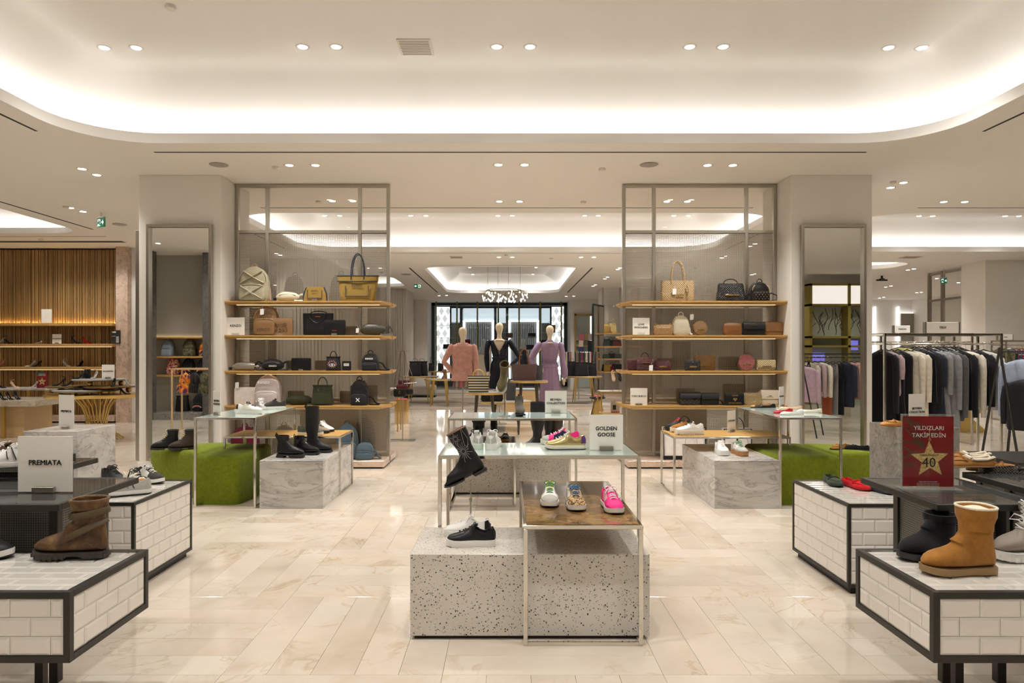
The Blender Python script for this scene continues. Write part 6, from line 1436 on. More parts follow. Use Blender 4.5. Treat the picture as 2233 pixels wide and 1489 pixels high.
# tables
def round_table(label, u0, u1, v, Y, legm=DKWOOD, top=None, nl=4, rim=None, group='round display tables', th=.035, spread=1.12, sq=1.):
    z = Z(v, Y); r = (u1-u0)/2*Y/F; t = thing('round_table', label, 'table', (X((u0+u1)/2, Y), Y, 0), 0, group)
    MB().lathe([(r-.004, z-th), (r, z-th+.006), (r, z-.004), (r-.004, z), (.001, z)], 48).build('tabletop', rim or GOLD, t)
    MB().lathe([(r-.012, z), (r-.012, z+.003), (.001, z+.003)], 48, cap=False).build('top_inlay', top or mat('table_inlay', (.42, .38, .33), .35), t)
    for k in range(nl):
        a = 2*pi*(k+.5)/nl; MB().tube([(r*.55*cos(a), r*.55*sin(a), z-th), (r*.55*spread*1.25*cos(a), r*.55*spread*1.25*sin(a), 0)], [.028, .014], 8).build('leg', legm, t)
    t['h'] = z; del t['h']; return t, z+.0035
tA, zA = round_table('round table with dark legs carrying the striped handbag', 1015, 1098, 855, 12.6)
tB, zB = round_table('round table with dark legs carrying the brown woven tote', 1111, 1195, 829.5, 12.75)
tC, zC = round_table('low wide round table with a black duffel, between the mannequins', 1046, 1160, 874, 13.6, spread=1.0)
GC = 'handbags on the round tables'
def onto(t, u, Y, z, rz=0): t.location = (X(u, Y), Y, z); t.rotation_euler[2] = R(rz); return t
strm = mat('striped_straw', rough=.85); sx = nd(strm.node_tree, 'ShaderNodeSeparateXYZ'); L(strm, coords(strm), sx.inputs[0])
wv = math_(strm, 'ADD', math_(strm, 'MULTIPLY', sx.outputs[2], 21.), math_(strm, 'MULTIPLY', math_(strm, 'SINE', math_(strm, 'MULTIPLY', sx.outputs[0], 220.)), .07))
L(strm, ramp(strm, math_(strm, 'FRACT', wv), [(.48, (.015, .015, .02)), (.52, (.62, .52, .34))]), P(strm).inputs['Base Color'])
b = thing('handbag', 'black and cream striped woven handbag with a curved gold handle', 'bag', group=GC); body(.38, .13, .30, [(0, .96), (.5, .98), (1, 1.05)], [(0, 1), (1, .6)], 8, 32, 6).build('body', strm, b)
for sg in (-1, 1): MB().tube([(.10*cos(a), sg*.03, .30+.11*sin(a)) for a in [pi*k/14 for k in range(15)]], .012, 8).build('handle', m_leather('honey_bamboo', (.62, .44, .10), .3), b)
onto(b, 1043.5, 12.55, zA)
wv_ = m_quilt('brown_woven_pattern', (.16, .085, .075), .5, 260)
b = onto(tote('large brown patterned tote with tan handles on the higher round table', wv_, .47, .43, .30, .16, .29, None, hx=.09, hr=.009, hm=m_leather('cognac_leather', (.28, .10, .03), .45), group=GC), 1143, 12.68, zB)
onto(box_bag('grey patterned pouch beside the large brown tote', m_quilt('grey_pattern', (.11, .11, .12), .5, 200), .16, .28, .06, group=GC), 1174, 12.85, zB)
onto(box_bag('black leather duffel lying on the low round table', blk, .44, .17, .22, rnd=[(0, .9), (.2, 1), (.8, .98), (1, .85)], group=GC), 1073, 13.45, zC)
onto(box_bag('grey patterned tall bag standing on the low round table', m_quilt('grey_pattern', (.11, .11, .12), .5, 200), .2, .40, .1, group=GC), 1114, 13.75, zC)
t = thing('oak_pedestal', 'light oak display pedestal between the round tables', 'pedestal', (X(1134, 15.6), 15.6, 0)); B(-.34, .34, -.3, .3, .05, .66, .004).build('body', OAKL, t, False); B(-.34, .34, -.3, .3, .665, .69).build('top', mat('slate_top', (.3, .34, .36), .3), t, False); B(-.30, .30, -.26, .26, 0, .05).build('plinth', BLACKM, t, False)
# left group beyond the aisle
round_table('gold legged table carrying two black backpacks, left of the pink jacket', 874, 956, 820, 20.3, GOLD, rim=GOLD)
round_table('gold legged round table just left of the pink jacket', 925, 992, 826, 19.2, GOLD, rim=GOLD)
tz = round_table('farther gold legged table before the shop window, left', 928, 991, 809, 24.5, GOLD)
zL = Z(820, 20.3)+.0035
for i, (u, dy, q) in enumerate(((905, -.1, 'slouchy black backpack on the gold legged table, left one'), (920, .1, 'slouchy black backpack on the gold legged table, right one'))):
    b = onto(bucket(q, blkn, .36, .44, .26, handle=blkn, hh=.09, group='bags on the left rear tables'), u, 20.3+dy, zL)
for u, q in ((941, 'small black bag before the shop window, nearest the left jamb'), (961, 'small black bag before the shop window beside the first upright')):
    b = onto(bucket(q, blk, .22, .28, .14, handle=blk, hh=.24, group='bags on the left rear tables'), u, 24.4, Z(809, 24.5)+.004)
b = thing('pedestal_vase', 'turned brown wooden pedestal ornament on the gold legged table', 'ornament', (X(969.5, 19.2), 19.1, Z(826, 19.2)+.004)); MB().lathe([(.09, 0), (.08, .03), (.035, .10), (.03, .14), (.06, .2), (.065, .25), (.03, .28)], 18).build('body', m_wood('walnut', (.16, .06, .03), (.25, .10, .05)), b)
t = thing('bench', 'pale grey upholstered bench behind the gold legged tables', 'bench', (X(921, 24), 23.3, 0)); B(-.5, .55, -.3, .3, .06, .42, .05).build('seat', m_fabric('pale_grey_cloth', (.45, .43, .38), .9, 200), t); B(-.5, .55, -.3, .3, 0, .06).build('base', BLACKM, t, False)
# hanging bag tree
Yt = 11.7; t = thing('bag_tree', 'steel stand hung with crossbody bags, left of the aisle', 'stand', (X(878, Yt), Yt, 0)); ht = Z(766, Yt)
B(-.22, .22, -.14, .14, 0, .014, .002).build('base', STEEL, t, False); MB().tube([(0, 0, .014), (0, 0, ht)], .010, 8).build('pole', STEEL, t)
MB().tube([(-.10, 0, ht), (0, 0, ht+.005), (.10, 0, ht)], .006, 6).build('arm', STEEL, t); MB().tube([(.03, -.03, .98), (.25, -.06, 1.0)], .008, 6).build('side_arm', mat('white_arm', (.8, .8, .78), .4), t)
GT = 'crossbody bags on the steel stand'
for i, (dx, zb, w_, m_, q, dy) in enumerate(((-.03, Z(864, Yt), .21, blk, 'black camera bag with a gold emblem hanging on the steel stand', -.12), (.0, Z(855, Yt), .20, m_leather('oxblood_leather', (.09, .01, .015), .35), 'oxblood crossbody bag behind the black one', -.05), (.02, Z(846, Yt), .2, m_leather('oxblood_leather', (0, 0, 0)), 'oxblood crossbody bag highest on the steel stand', .03), (.13, Z(859, Yt), .12, blkn, 'small black pouch swinging at the right of the stand', -.06))):
    b = box_bag(q, m_, w_, .135 if w_ > .15 else .09, .06, rnd=[(0, .86), (.2, 1), (.8, 1), (1, .84)], e=4, group=GT, name='crossbody_bag'); b.location = (X(878, Yt)+dx, Yt+dy, zb); H_ = ht-zb; mm = MB()
    for sg in (-1, 1): mm.tube([(sg*w_*.48, 0, .10), (sg*w_*.40, -dy*.3, H_*.4), (sg*w_*.22-dx*.6, -dy*.8, H_*.8), (-dx*.9+sg*.03, -dy, H_-.003), (-dx*.9, -dy, H_+.012)], (.008, .003), 6)
    mm.build('strap', [blk, m_fabric('woven_strap', (.30, .22, .12), .8), m_leather('oxblood_leather', (0, 0, 0)), m_fabric('camel_strap', (.4, .27, .14), .8)][i], b)
    if i == 0: m = MB().tube([(.014*cos(a), -.034, .075+.026*sin(a)) for a in [2*pi*k/12 for k in range(12)]], .004, 5, True); m.build('gold_emblem', GOLDP, b)
t = thing('drum_stool', 'short drum stool with gold upper half and red top', 'stool', (X(876, 14.6), 14.6, 0)); MB().lathe([(.15, 0), (.15, .26)], 28).build('oak_base', OAKL, t); MB().lathe([(.152, .26), (.152, .505)], 28).build('gold_drum', GOLD, t); MB().lathe([(.13, .505), (.13, .52), (.001, .522)], 28).build('red_book', mat('coral_red', (.70, .06, .06), .5), t)
t = thing('side_table', 'slim brass framed table behind the bag stand', 'table', (X(858, 13.2), 13.2, 0), 0)
for x, y in ((-.13, -.2), (.10, -.2), (-.13, .2), (.10, .2)): B(x, x+.02, y, y+.02, 0, .80).build('leg', GOLD, t, False)
B(-.14, .13, -.21, .23, .80, .825).build('top', mat('stone_top', (.5, .46, .4), .3), t, False)
# right rear
t = thing('cone_stool', 'gold cone stool with a round black top and red book', 'stool', (X(1303, 16.5), 16.5, 0)); MB().lathe([(.17, 0), (.075, .40)], 28).build('gold_cone', GOLD, t); MB().lathe([(.18, .40), (.195, .415), (.195, .43), (.18, .445), (.001, .446)], 32).build('seat', m_leather('black_patent', (0, 0, 0)), t); B(-.09, .10, -.07, .07, .447, .465, .002).build('red_book', mat('coral_red', (0, 0, 0)), t, False)
t = thing('brass_table', 'brass framed table with pale stone top at the right shelving end', 'table', (X(1331, 14.5), 14.5, 0), 0)
z = Z(852, 14.5)
for x, y in ((-.24, -.3), (.30, -.3), (-.24, .3), (.30, .3)): B(x, x+.025, y, y+.025, 0, z-.03).build('leg', GOLD, t, False)
B(-.25, .33, -.31, .33, z-.03, z-.004).build('frame', GOLD, t, False); B(-.24, .32, -.30, .32, z-.004, z).build('top', mat('stone_top', (0, 0, 0)), t, False); B(-.2, .3, -.28, .3, .22, .24).build('lower_shelf', OAKL, t, False)
b = thing('framed_print', 'boxed print with red lettering under the brass table', 'picture', (X(1341, 14.5), 14.5, .241)); B(-.09, .1, -.02, .02, 0, .24, .003).build('box', mat('beige_print', (.55, .45, .33), .6), b, False); B(-.085, .095, -.022, -.0205, .0, .02).build('red_band', mat('coral_red', (0, 0, 0)), b, False); B(-.05, .02, -.023, -.021, .06, .16).build('print_mark', INK, b, False)
for u, m_, q in ((1336, m_leather('nude_leather', (0, 0, 0)), 'nude strappy flat shoe on a small stand by the right shelving'), (1350, blk, 'black strappy flat shoe on a small stand by the right shelving')):
    b = thing('shoe_stand', 'small steel shoe stand under the %s shoe' % ('nude' if u == 1336 else 'black'), 'stand', (X(u, 14.4), 14.4, z)); MB().tube([(0, 0, 0), (0, 0, .30)], .006, 6).build('rod', STEEL, b); MB().lathe([(.06, 0), (.06, .006)], 16).build('base', STEEL, b)
    f = flat_shoe(q, m_, RUBK, FLAT, (.04, .7), strap=True, name='sandal', group='shoes by the right shelving'); f.location = (X(u, 14.4), 14.36, z+.31); f.rotation_euler = (0, R(60), R(-80))
# far shelf unit at the right column
t = thing('shelving_unit', 'distant shelving with handbags beside the far right column', 'shelving', (0, 0, 0), 0)
for x in (3.34, 3.95, 4.6, 5.4): B(x, x+.06, 23.9, 23.98, 0, CZ-.01).build('post', STEEL, t, False)
for v in (726, 754.5, 781.5, 810): B(3.30, 5.4, 23.45, 23.9, Z(v, 23.6)-.05, Z(v, 23.6)).build('shelf', OAK, t, False)
B(3.34, 5.4, 23.94, 23.96, .1, 3.2).build('mesh_panel', WIRE, t, False); B(3.34, 5.4, 23.4, 24.0, 0, .1).build('base', PINKST, t, False)
GQ = 'distant handbags beside the right column'
darkb = m_leather('dark_teal_leather', (.03, .05, .055), .4)
for u, v, w_, h, m_, q in ((1323, 726, .26, .42, must, 'straw coloured tote on the top distant shelf'), (1330, 726, .3, .38, tan, 'brown tote on the top distant shelf, middle'), (1337, 726, .26, .48, goldl, 'tall bronze tote on the top distant shelf'), (1323, 754.5, .3, .34, darkb, 'dark teal handbag on the second distant shelf'), (1333, 754.5, .2, .3, blk, 'black handbag on the second distant shelf'), (1343, 754.5, .4, .3, m_leather('oxblood_leather', (0, 0, 0)), 'oxblood handbag on the second distant shelf'), (1324, 781.5, .3, .22, darkb, 'small dark bag on the third distant shelf, left'), (1334, 781.5, .3, .24, blk, 'small black bag on the third distant shelf, middle'), (1346, 781.5, .36, .22, darkb, 'small dark bag on the third distant shelf, right'), (1325, 810, .34, .34, must, 'tan rounded bag on the lowest distant shelf'), (1334, 810, .24, .32, burg, 'burgundy bag on the lowest distant shelf'), (1346, 810, .44, .36, blkn, 'black backpack on the lowest distant shelf')):
    b = box_bag(q, m_, w_, h*.7, .14, handle=m_, handle_h=h*.3, taper=.85, group=GQ); b.location = (X(u, 23.6), 23.62, Z(v, 23.6)+.002)
t = thing('standing_mirror', 'tall mirror leaning edge-on against the far right column', 'mirror', (X(1304, 22.6), 22.6, 0)); t.rotation_euler[2] = R(62); B(-.5, .5, -.03, .03, .02, Z(668, 23.5), .005).build('frame', mat('teal_black_frame', (.02, .035, .04), .3, .5), t, False); B(-.45, .45, -.036, -.031, .08, Z(670, 23.5)-.03).build('glass', MIRR, t, False)
round_table('gold legged table with black backpacks, right of the lavender dress', 1232, 1313, 820, 20.6, GOLD, rim=GOLD)
GZ = 'bags on the right rear table'
for u, dy, w_, h, q in ((1247, 0, .26, .44, 'narrow black bag on the right rear table'), (1268, -.2, .42, .42, 'largest black backpack on the right rear table'), (1281, .1, .3, .40, 'black backpack behind the largest one'), (1292, .1, .26, .38, 'black bag at the right end of the right rear table')):
    b = onto(bucket(q, blkn, w_, h, .2, handle=blkn, hh=.1, group=GZ), u, 20.6+dy, Z(820, 20.6)+.004)
t = thing('scarf_rail', 'low steel rail hung with scarves and belts behind the right rear table', 'rail', (0, 0, 0)); Yr = 22.2; z = Z(768, Yr)
MB().tube([(X(1222, Yr), Yr, z), (X(1310, Yr), Yr, z)], .014, 6).build('rail', STEEL, t)
for u in (1223, 1262, 1309): MB().tube([(X(u, Yr), Yr, 0), (X(u, Yr), Yr, z)], .012, 6).build('post', STEEL, t)
rn = random.Random(11); cl = [(.25, .01, .02), (.02, .02, .02), (.6, .5, .35), (.015, .02, .05), (.3, .08, .05), (.5, .48, .45), (.03, .03, .03), (.2, .1, .05), (.02, .02, .02)]
for i in range(17):
    u = 1225+i*4.9; c = cl[i % len(cl)]; ln = .5+.4*rn.random(); x = X(u, Yr)
    o = MB().loft([[(x-.03, Yr-.02, z-ln), (x+.03, Yr-.03, z-ln), (x+.03, Yr-.015, z-ln), (x-.03, Yr-.005, z-ln)], [(x-.022, Yr-.03, z-.1), (x+.022, Yr-.03, z-.1), (x+.022, Yr-.018, z-.1), (x-.022, Yr-.018, z-.1)], [(x-.02, Yr-.02, z+.015), (x+.02, Yr-.02, z+.015), (x+.02, Yr+.018, z+.015), (x-.02, Yr+.018, z+.015)], [(x-.02, Yr+.022, z-ln*.6), (x+.02, Yr+.022, z-ln*.6), (x+.02, Yr+.030, z-ln*.6), (x-.02, Yr+.030, z-ln*.6)]]).build('scarf', mat('scarf_%d' % (i % len(cl)), c, .8)); tag(o, 'scarf or belt number hanging on the rear rail', 'scarf', 'scarves on the rear rail')
    o['label'] = '%s hanging scarf, %s from the left on the rear rail' % (['crimson', 'black', 'straw coloured', 'midnight blue', 'rust', 'pale grey', 'charcoal', 'brown', 'jet black'][i % 9], (ORD+['ninth', 'tenth', 'eleventh', 'twelfth', 'thirteenth', 'fourteenth', 'fifteenth', 'sixteenth', 'seventeenth'])[i])
for u, v0, v1, w_, c, q in ((1268, 728, 741, 12, (.45, .12, .14), 'rose patterned scarf at the top of the brass framed alcove'), (1267, 742, 756, 10, (.6, .45, .38), 'cream and red scarf in the middle of the brass framed alcove'), (1267, 757, 785, 11, (.03, .04, .12), 'navy bag hanging low in the brass framed alcove'), (1279, 729, 741, 7, (.30, .22, .07), 'mustard scarf in the brass framed alcove'), (1288, 728, 742, 12, (.5, .4, .42), 'white and black patterned scarf in the brass framed alcove'), (1288, 743, 768, 12, (.012, .012, .014), 'black fringed bag hanging in the brass framed alcove')):
    Yq = 29.2; o = thing('hanging_scarf', q, 'scarf', (X(u, Yq), Yq, Z(v1, Yq)), 0, 'goods in the brass framed alcove'); w2 = w_*Yq/F/2; h = (v1-v0)*Yq/F
    MB().loft([[(-w2, -.03, 0), (w2, -.04, 0), (w2, .03, 0), (-w2, .03, 0)], [(-w2*.9, -.04, h*.5), (w2*.9, -.04, h*.5), (w2, .04, h*.5), (-w2, .04, h*.5)], [(-w2, -.02, h), (w2, -.02, h), (w2, .02, h), (-w2, .02, h)]]).build('cloth', mat('alcove_'+str(u)+str(v0), c, .8), o)
    MB().tube([(0, 0, h), (0, .03, h+.05), (0, .1, h+.06)], .008, 5).build('hook', STEEL, o)
# window display
GW = 'white mannequins in the shop window'
for u, vt, q, dress in ((1055, 739, 'white mannequin bust in the shop window, left, on a cream plinth', False), (1141, 738, 'white mannequin in a grey dress in the shop window, right', True)):
    Yw = 32.2; T = Z(vt, Yw); t = thing('mannequin', q, 'mannequin', (X(u, Yw), Yw, 0), 0, GW)
    mannequin_body(t, T, WSKIN, arms=[([(-.17, 0, T-.42), (-.30, -.02, T-.68), (-.06, -.2, T-.78)], [.045, .038, .028]), ([(.17, 0, T-.42), (.25 if dress else .30, -.02, T-.70), (.24 if dress else .08, -.05, T-.95 if dress else T-.75)], [.045, .038, .028])], legs=dress)
    if dress: garment_shell([(T-.50, .17, .13, 0, 0), (T-.7, .15, .12, 0, .01), (T-.95, .19, .14, 0, .03), (T-1.7, .25, .2, 0, .06)]).build('dress', m_fabric('grey_dress', (.07, .09, .10), .8), t)
    stand(t, T-1.0, .15)
t = thing('window_plinth', 'cream upright box in front of the shop window', 'plinth', (X(1054, 30.0), 30.0, 0)); B(-.33, .33, -.15, .15, .3, Z(774, 30.0), .004).build('panel', mat('cream_board', (.66, .58, .46), .6), t, False); B(-.34, .34, -.16, .16, 0, .3).build('base', DKWOOD, t, False)
GV = 'handbags on the glass shelves of the shop window'
for u, v, w_, h, m_, q in ((1111, 737, .28, .2, m_leather('oxblood_leather', (0, 0, 0)), 'oxblood clutch high on the window shelves'), (1160, 737, .34, .2, blk, 'black handbag with long handle high on the window shelves'), (1156, 763, .34, .2, blk, 'black flap bag low on the window shelves'), (1200, 726, .46, .34, m_fabric('leopard_tote', (.25, .17, .06), .8), 'tan tote behind the lavender mannequin on the window shelves'), (974, 761, .32, .2, blk, 'black bag left of the pink jacket on the window shelves'), (1018, 751, .32, .2, burg, 'burgundy bag behind the pink jacket on the window shelves'), (1110, 752, .3, .14, must, 'ochre bag behind the navy dress on the window shelves'), (1190, 752, .4, .2, blk, 'long black bag behind the lavender dress on the window shelves')):
    b = box_bag(q, m_, w_, h, .12, handle=m_ if 'handle' in q or 'tote' in q else None, handle_h=.3 if 'long' in q else .16, flap=m_ if 'flap' in q else None, group=GV); b.location = (X(u, 30.35), 30.35, Z(v, 30.35)+.022)
    s_ = B(-w_*.6, w_*.6, -.13, .13, -.02, -.001).build('glass_shelf', mat('thin_glass_shelf', (.35, .5, .5), .1), rods, False); s_.location = (X(u, 30.35)+.4, -.05, Z(v, 30.35)+.02)
# rug
RUG = mat('striped_rug', rough=1.); sx = nd(RUG.node_tree, 'ShaderNodeSeparateXYZ'); L(RUG, coords(RUG), sx.inputs[0])
dg = math_(RUG, 'FLOOR', math_(RUG, 'ADD', math_(RUG, 'MULTIPLY', sx.outputs[0], .55), math_(RUG, 'MULTIPLY', sx.outputs[1], .18)))
cb_ = nd(RUG.node_tree, 'ShaderNodeCombineXYZ'); L(RUG, dg, cb_.inputs[0]); L(RUG, math_(RUG, 'FLOOR', math_(RUG, 'MULTIPLY', sx.outputs[1], 2.1)), cb_.inputs[1])
wn = nd(RUG.node_tree, 'ShaderNodeTexWhiteNoise'); L(RUG, cb_.outputs[0], wn.inputs[0])
L(RUG, ramp(RUG, wn.outputs[0], [(0, (.16, .12, .09)), (.25, (.26, .22, .17)), (.5, (.42, .37, .30)), (.75, (.30, .22, .16)), (1., (.50, .46, .40))]), P(RUG).inputs['Base Color'])
t = tag(B(-3.15, 3.1, 18.2, 27.5, 0.0, .012, .003).build('rug', RUG, None, False), 'large rug in brown, grey and cream bands behind the mannequins', 'rug')
# ================================================================== LEFT: THE SHOE SALON
Ys_ = 12.3
t = thing('marble_table', 'low beige marble slab table with black pumps at the left edge', 'table', (-9.6, 12.4, 0), 0); zt1 = .67
B(-1.6, X(75, 12.0)+9.6, -.4, .6, zt1-.11, zt1, .004).build('slab', m_marble('beige_marble', (.60, .52, .40), (.38, .30, .22)), t, False); B(-.9, X(57, 12.2)+9.6, -.25, .5, 0, zt1-.11, .004).build('oak_body', OAKL, t, False)
for x in (-1.5, X(4, 12.0)+9.6): B(x-.03, x+.03, -.38, -.33, 0, zt1-.11).build('leg', GOLD, t, False)
t = thing('marble_table', 'higher white marble table with gold legs by the timber wall', 'table', (-9.6, 13.9, 0), 0); zt2 = Z(847, 13.6)
B(-2.0, X(105, 13.6)+9.6, -.35, .35, zt2-.035, zt2, .003).build('slab', MARBW, t, False)
for x in (-1.9, X(61, 13.6)+9.6, X(100, 13.6)+9.6): B(x-.03, x+.03, -.3, -.24, 0, zt2-.035).build('leg', GOLD, t, False)
Yc = 11.9; cx = -7.15; t = thing('hourglass_table', 'large round bronze table on an hourglass of thin gold rods', 'table', (cx, Yc, 0)); zh = Z(858, Yc)
out = [((.82+.05*cos(8*a))*cos(a), (.62+.05*cos(8*a))*sin(a)) for a in [2*pi*k/64 for k in range(64)]]
MB().loft([[(x*.97, y*.97, zh-.06) for x, y in out], [(x, y, zh-.03) for x, y in out], [(x, y, zh) for x, y in out]]).build('scalloped_top', GOLD, t)
for k in range(22):
    a = 2*pi*k/22; MB().tube([(.34*cos(a), .34*sin(a), zh-.06), (.22*cos(a+.1), .22*sin(a+.1), zh*.72), (.15*cos(a+.2), .15*sin(a+.2), zh*.45), (.18*cos(a+.3), .18*sin(a+.3), zh*.22), (.42*cos(a+.4), .42*sin(a+.4), .008)], .010, 6).build('rod', GOLD, t)
MB().tube([(.16*cos(2*pi*k/24), .16*sin(2*pi*k/24), zh*.42) for k in range(24)], .010, 6, True).build('waist_ring', GOLD, t)
TR = mat('bronze_tray', (.30, .21, .09), .3, .9); TG = mat('grey_disc', (.35, .33, .30), .4)
trays = []
for nm, u, v, r_, m_, q, dy in (('display_disc', 216, 826, .44, TG, 'uppermost grey disc tray resting on gold balls', .05), ('display_disc', 152, 841, .36, TR, 'bronze disc tray at the left of the hourglass table', .0), ('display_disc', 247, 841, .40, TR, 'bronze disc tray at the right of the hourglass table', -.1), ('display_disc', 200, 849, .5, TG, 'wide grey disc tray lowest on the hourglass table', -.15)):
    z = Z(v, Yc+dy); d = thing(nm, q, 'tray', (X(u, Yc), Yc+dy, z), 0, 'disc trays on the hourglass table'); MB().lathe([(r_*.96, -.03), (r_, -.015), (r_, -.003), (r_-.01, 0), (.001, 0)], 40).build('disc', m_, d)
    hb = z-.03-zh
    for k in range(3):
        a = 2*pi*k/3+.5; rb = min(.05, hb/2)
        if hb > .015: MB().tube([(r_*.7*cos(a), r_*.7*sin(a), -.03), (r_*.7*cos(a), r_*.7*sin(a), -.03-hb)], .012 if hb > .09 else rb, 10).build('support', GOLD, d); 
        if hb > .09: MB().ell((r_*.7*cos(a), r_*.7*sin(a), -.075), (.045, .045, .045), 12, 8).build('gold_ball', GOLD, d)
    trays.append(z)
GG = 'heeled shoes in the shoe salon'
def at_(t, u, Y, z, rz=0): t.location = (X(u, Y), Y, z+.001); t.rotation_euler[2] = R(rz); return t
patent = m_leather('black_patent', (0, 0, 0)); sil = m_leather('silver_mirror_leather', (.7, .69, .66), .15, .2, .9); rosy = m_leather('rose_leather', (.5, .18, .14), .4); gsuede = greyl
for q, m_, u, Y, z, rz, st in (('glossy black pump, leftmost on the marble slab', patent, 6, 12.15, zt1, -20, 0), ('glossy black pump, second on the marble slab', patent, 22, 12.2, zt1, -25, 0), ('black strappy heel, third on the marble slab', blk, 38, 12.3, zt1, -30, 1),
    ('black sandal on the left bronze disc', blk, 128, 11.85, trays[1], 200, 1), ('black sandal at the edge of the left bronze disc', blk, 148, 11.8, trays[1], 190, 1), ('black ankle-strap heel on the grey top disc', patent, 175, 11.9, trays[0], 195, 1), ('mirror silver heel on the grey top disc', sil, 205, 11.85, trays[0], -88, 1),
    ('charcoal patent pump on the right bronze disc', patent, 247, 11.55, trays[2], -75, 0), ('silver pump right of the hourglass table', sil, 283, 11.7, trays[2], -15, 0), ('flat black shoe with white bow in front of the lowest disc', blk, 172, 11.55, trays[3], 190, 0),
    ('black slingback pump at the right rim of the hourglass table', patent, 272, 11.6, zh, 0, 0), ('black heel at the left of the higher marble table', blk, 2, 13.75, zt2, 10, 1), ('nude slingback on the higher marble table', m_leather('nude_leather', (0, 0, 0)), 33, 13.75, zt2, -10, 1), ('silver sandal near the red star poster on the marble table', sil, 70, 13.75, zt2, 195, 0)):
    at_(pump(q, m_, h=.02 if 'flat' in q else .09, strap=bool(st), group=GG), u, Y, z, rz)
b = at_(boot('black suede bootie on the grey top disc', blks, h=.15, rt=.05, rw=.04, Ln=.23, st=.01, heel=.07, point=True, group=GG), 191, 12.1, trays[0], 170)
ws = [Z(705, 14.85), Z(750, 14.85), Z(799.5, 14.85)]
for q, m_, u, l, rz, st in (('pale sandal cut by the left edge on the middle wall shelf', gsuede, 0, 1, 180, 0), ('black strappy sandal on the middle wall shelf, left', blk, 18, 1, 0, 1), ('low silver sandal on the middle wall shelf', sil, 83, 1, 170, 0), ('black sandal with tan sole on the middle wall shelf', blk, 166, 1, 0, 1), ('red sandal beside the tagged one on the middle wall shelf', redl, 191, 1, 0, 1),
    ('pink slingback cut by the left edge on the lowest wall shelf', rosy, 2, 2, 160, 1), ('grey pump of the pair on the lowest wall shelf', gsuede, 66, 2, 240, 0), ('black pump of the pair on the lowest wall shelf', patent, 79, 2, 240, 0), ('silver ankle-strap heel on the lowest wall shelf', gsuede, 146, 2, -15, 1), ('black pump seen toe-on on the lowest wall shelf', patent, 174, 2, -90, 0)):
    at_(pump(q, m_, h=.02 if 'low' in q and 'lowest' not in q else .09, strap=bool(st), group='heeled shoes on the timber wall shelves'), u, 14.78, ws[l]+.003, rz)
def stcard(q, u, v0, v1, Y, wpx, words, m_=None, rz=0, size=None):
    return sign(q, u, v0, v1, Y, words, rz=rz, wpx=wpx, size=size)
sign('blank-looking white notice card on the uppermost timber wall shelf', 101.5, 674, 704.3, 14.76, [], wpx=23, base=False)
for i in range(6): text('lorem'.replace('lorem', '– – – – –'), .018, (0, -.0034, .20-.02*i), bpy.data.objects[[o.name for o in bpy.data.objects if o.name.startswith('name_card')][-1]], mat('grey_print', (.3, .3, .3)))
sign('white name card on the middle timber wall shelf', 124, 728.5, 749.6, 14.74, ['AQUAZZURA'], wpx=20, size=.034)
sign('white name card on the grey top disc', 236, 795, 826, 11.8, ['ACADEMIA'], wpx=28, size=.036)
def poster(q, u, v0, v1, Y, wpx, kind, z=None):
    t = thing('poster_stand', q, 'sign', (X(u, Y), Y, Z(v1, Y) if z is None else z), 0, 'small posters in the shoe salon'); w_ = wpx*Y/F/2; h = (v1-v0)*Y/F
    if kind == 'star':
        B(-w_, w_, -.004, .004, 0, h).build('poster', POSR, t, False); MB().prism([(.8*w_*(1 if k % 2 == 0 else .42)*cos(pi/2+2*pi*k/10), h*.40+.8*w_*(1 if k % 2 == 0 else .42)*sin(pi/2+2*pi*k/10)) for k in range(10)], -.006, -.0042).build('gold_star', STARG, t, False)
        B(-w_, w_*.4, -.0055, -.0042, h*.75, h).build('fir_branch', mat('fir_green', (0, 0, 0)), t, False); text('40', w_*.55, (0, -.0065, h*.38), t, INK); text('YILDIZLARI\nTAKİP EDİN', w_*.26, (0, -.0065, h*.82), t, WI)
    else:
        B(-w_, w_, -.004, .004, 0, h).build('poster', mat('poster_dark', (.03, .028, .028), .4), t, False); B(w_*.05, w_*.7, -.006, -.0042, h*.08, h*.55).build('phone_picture', mat('grey_phone', (.45, .45, .46), .4), t, False); B(-w_*.9, w_*.0, -.0055, -.0042, h*.80, h*.92).build('headline', WI, t, False); B(-w_*.9, -w_*.1, -.0055, -.0042, h*.55, h*.58).build('line', WI, t, False)
    return t
poster('small red poster with a gold star on the higher marble table', 92, 806, 841, 13.8, 23, 'star', zt2+.001)
poster('dark poster with a phone picture at the right end of the wall shelf', 253, 720, 749.5, 14.74, 19, 'dark')
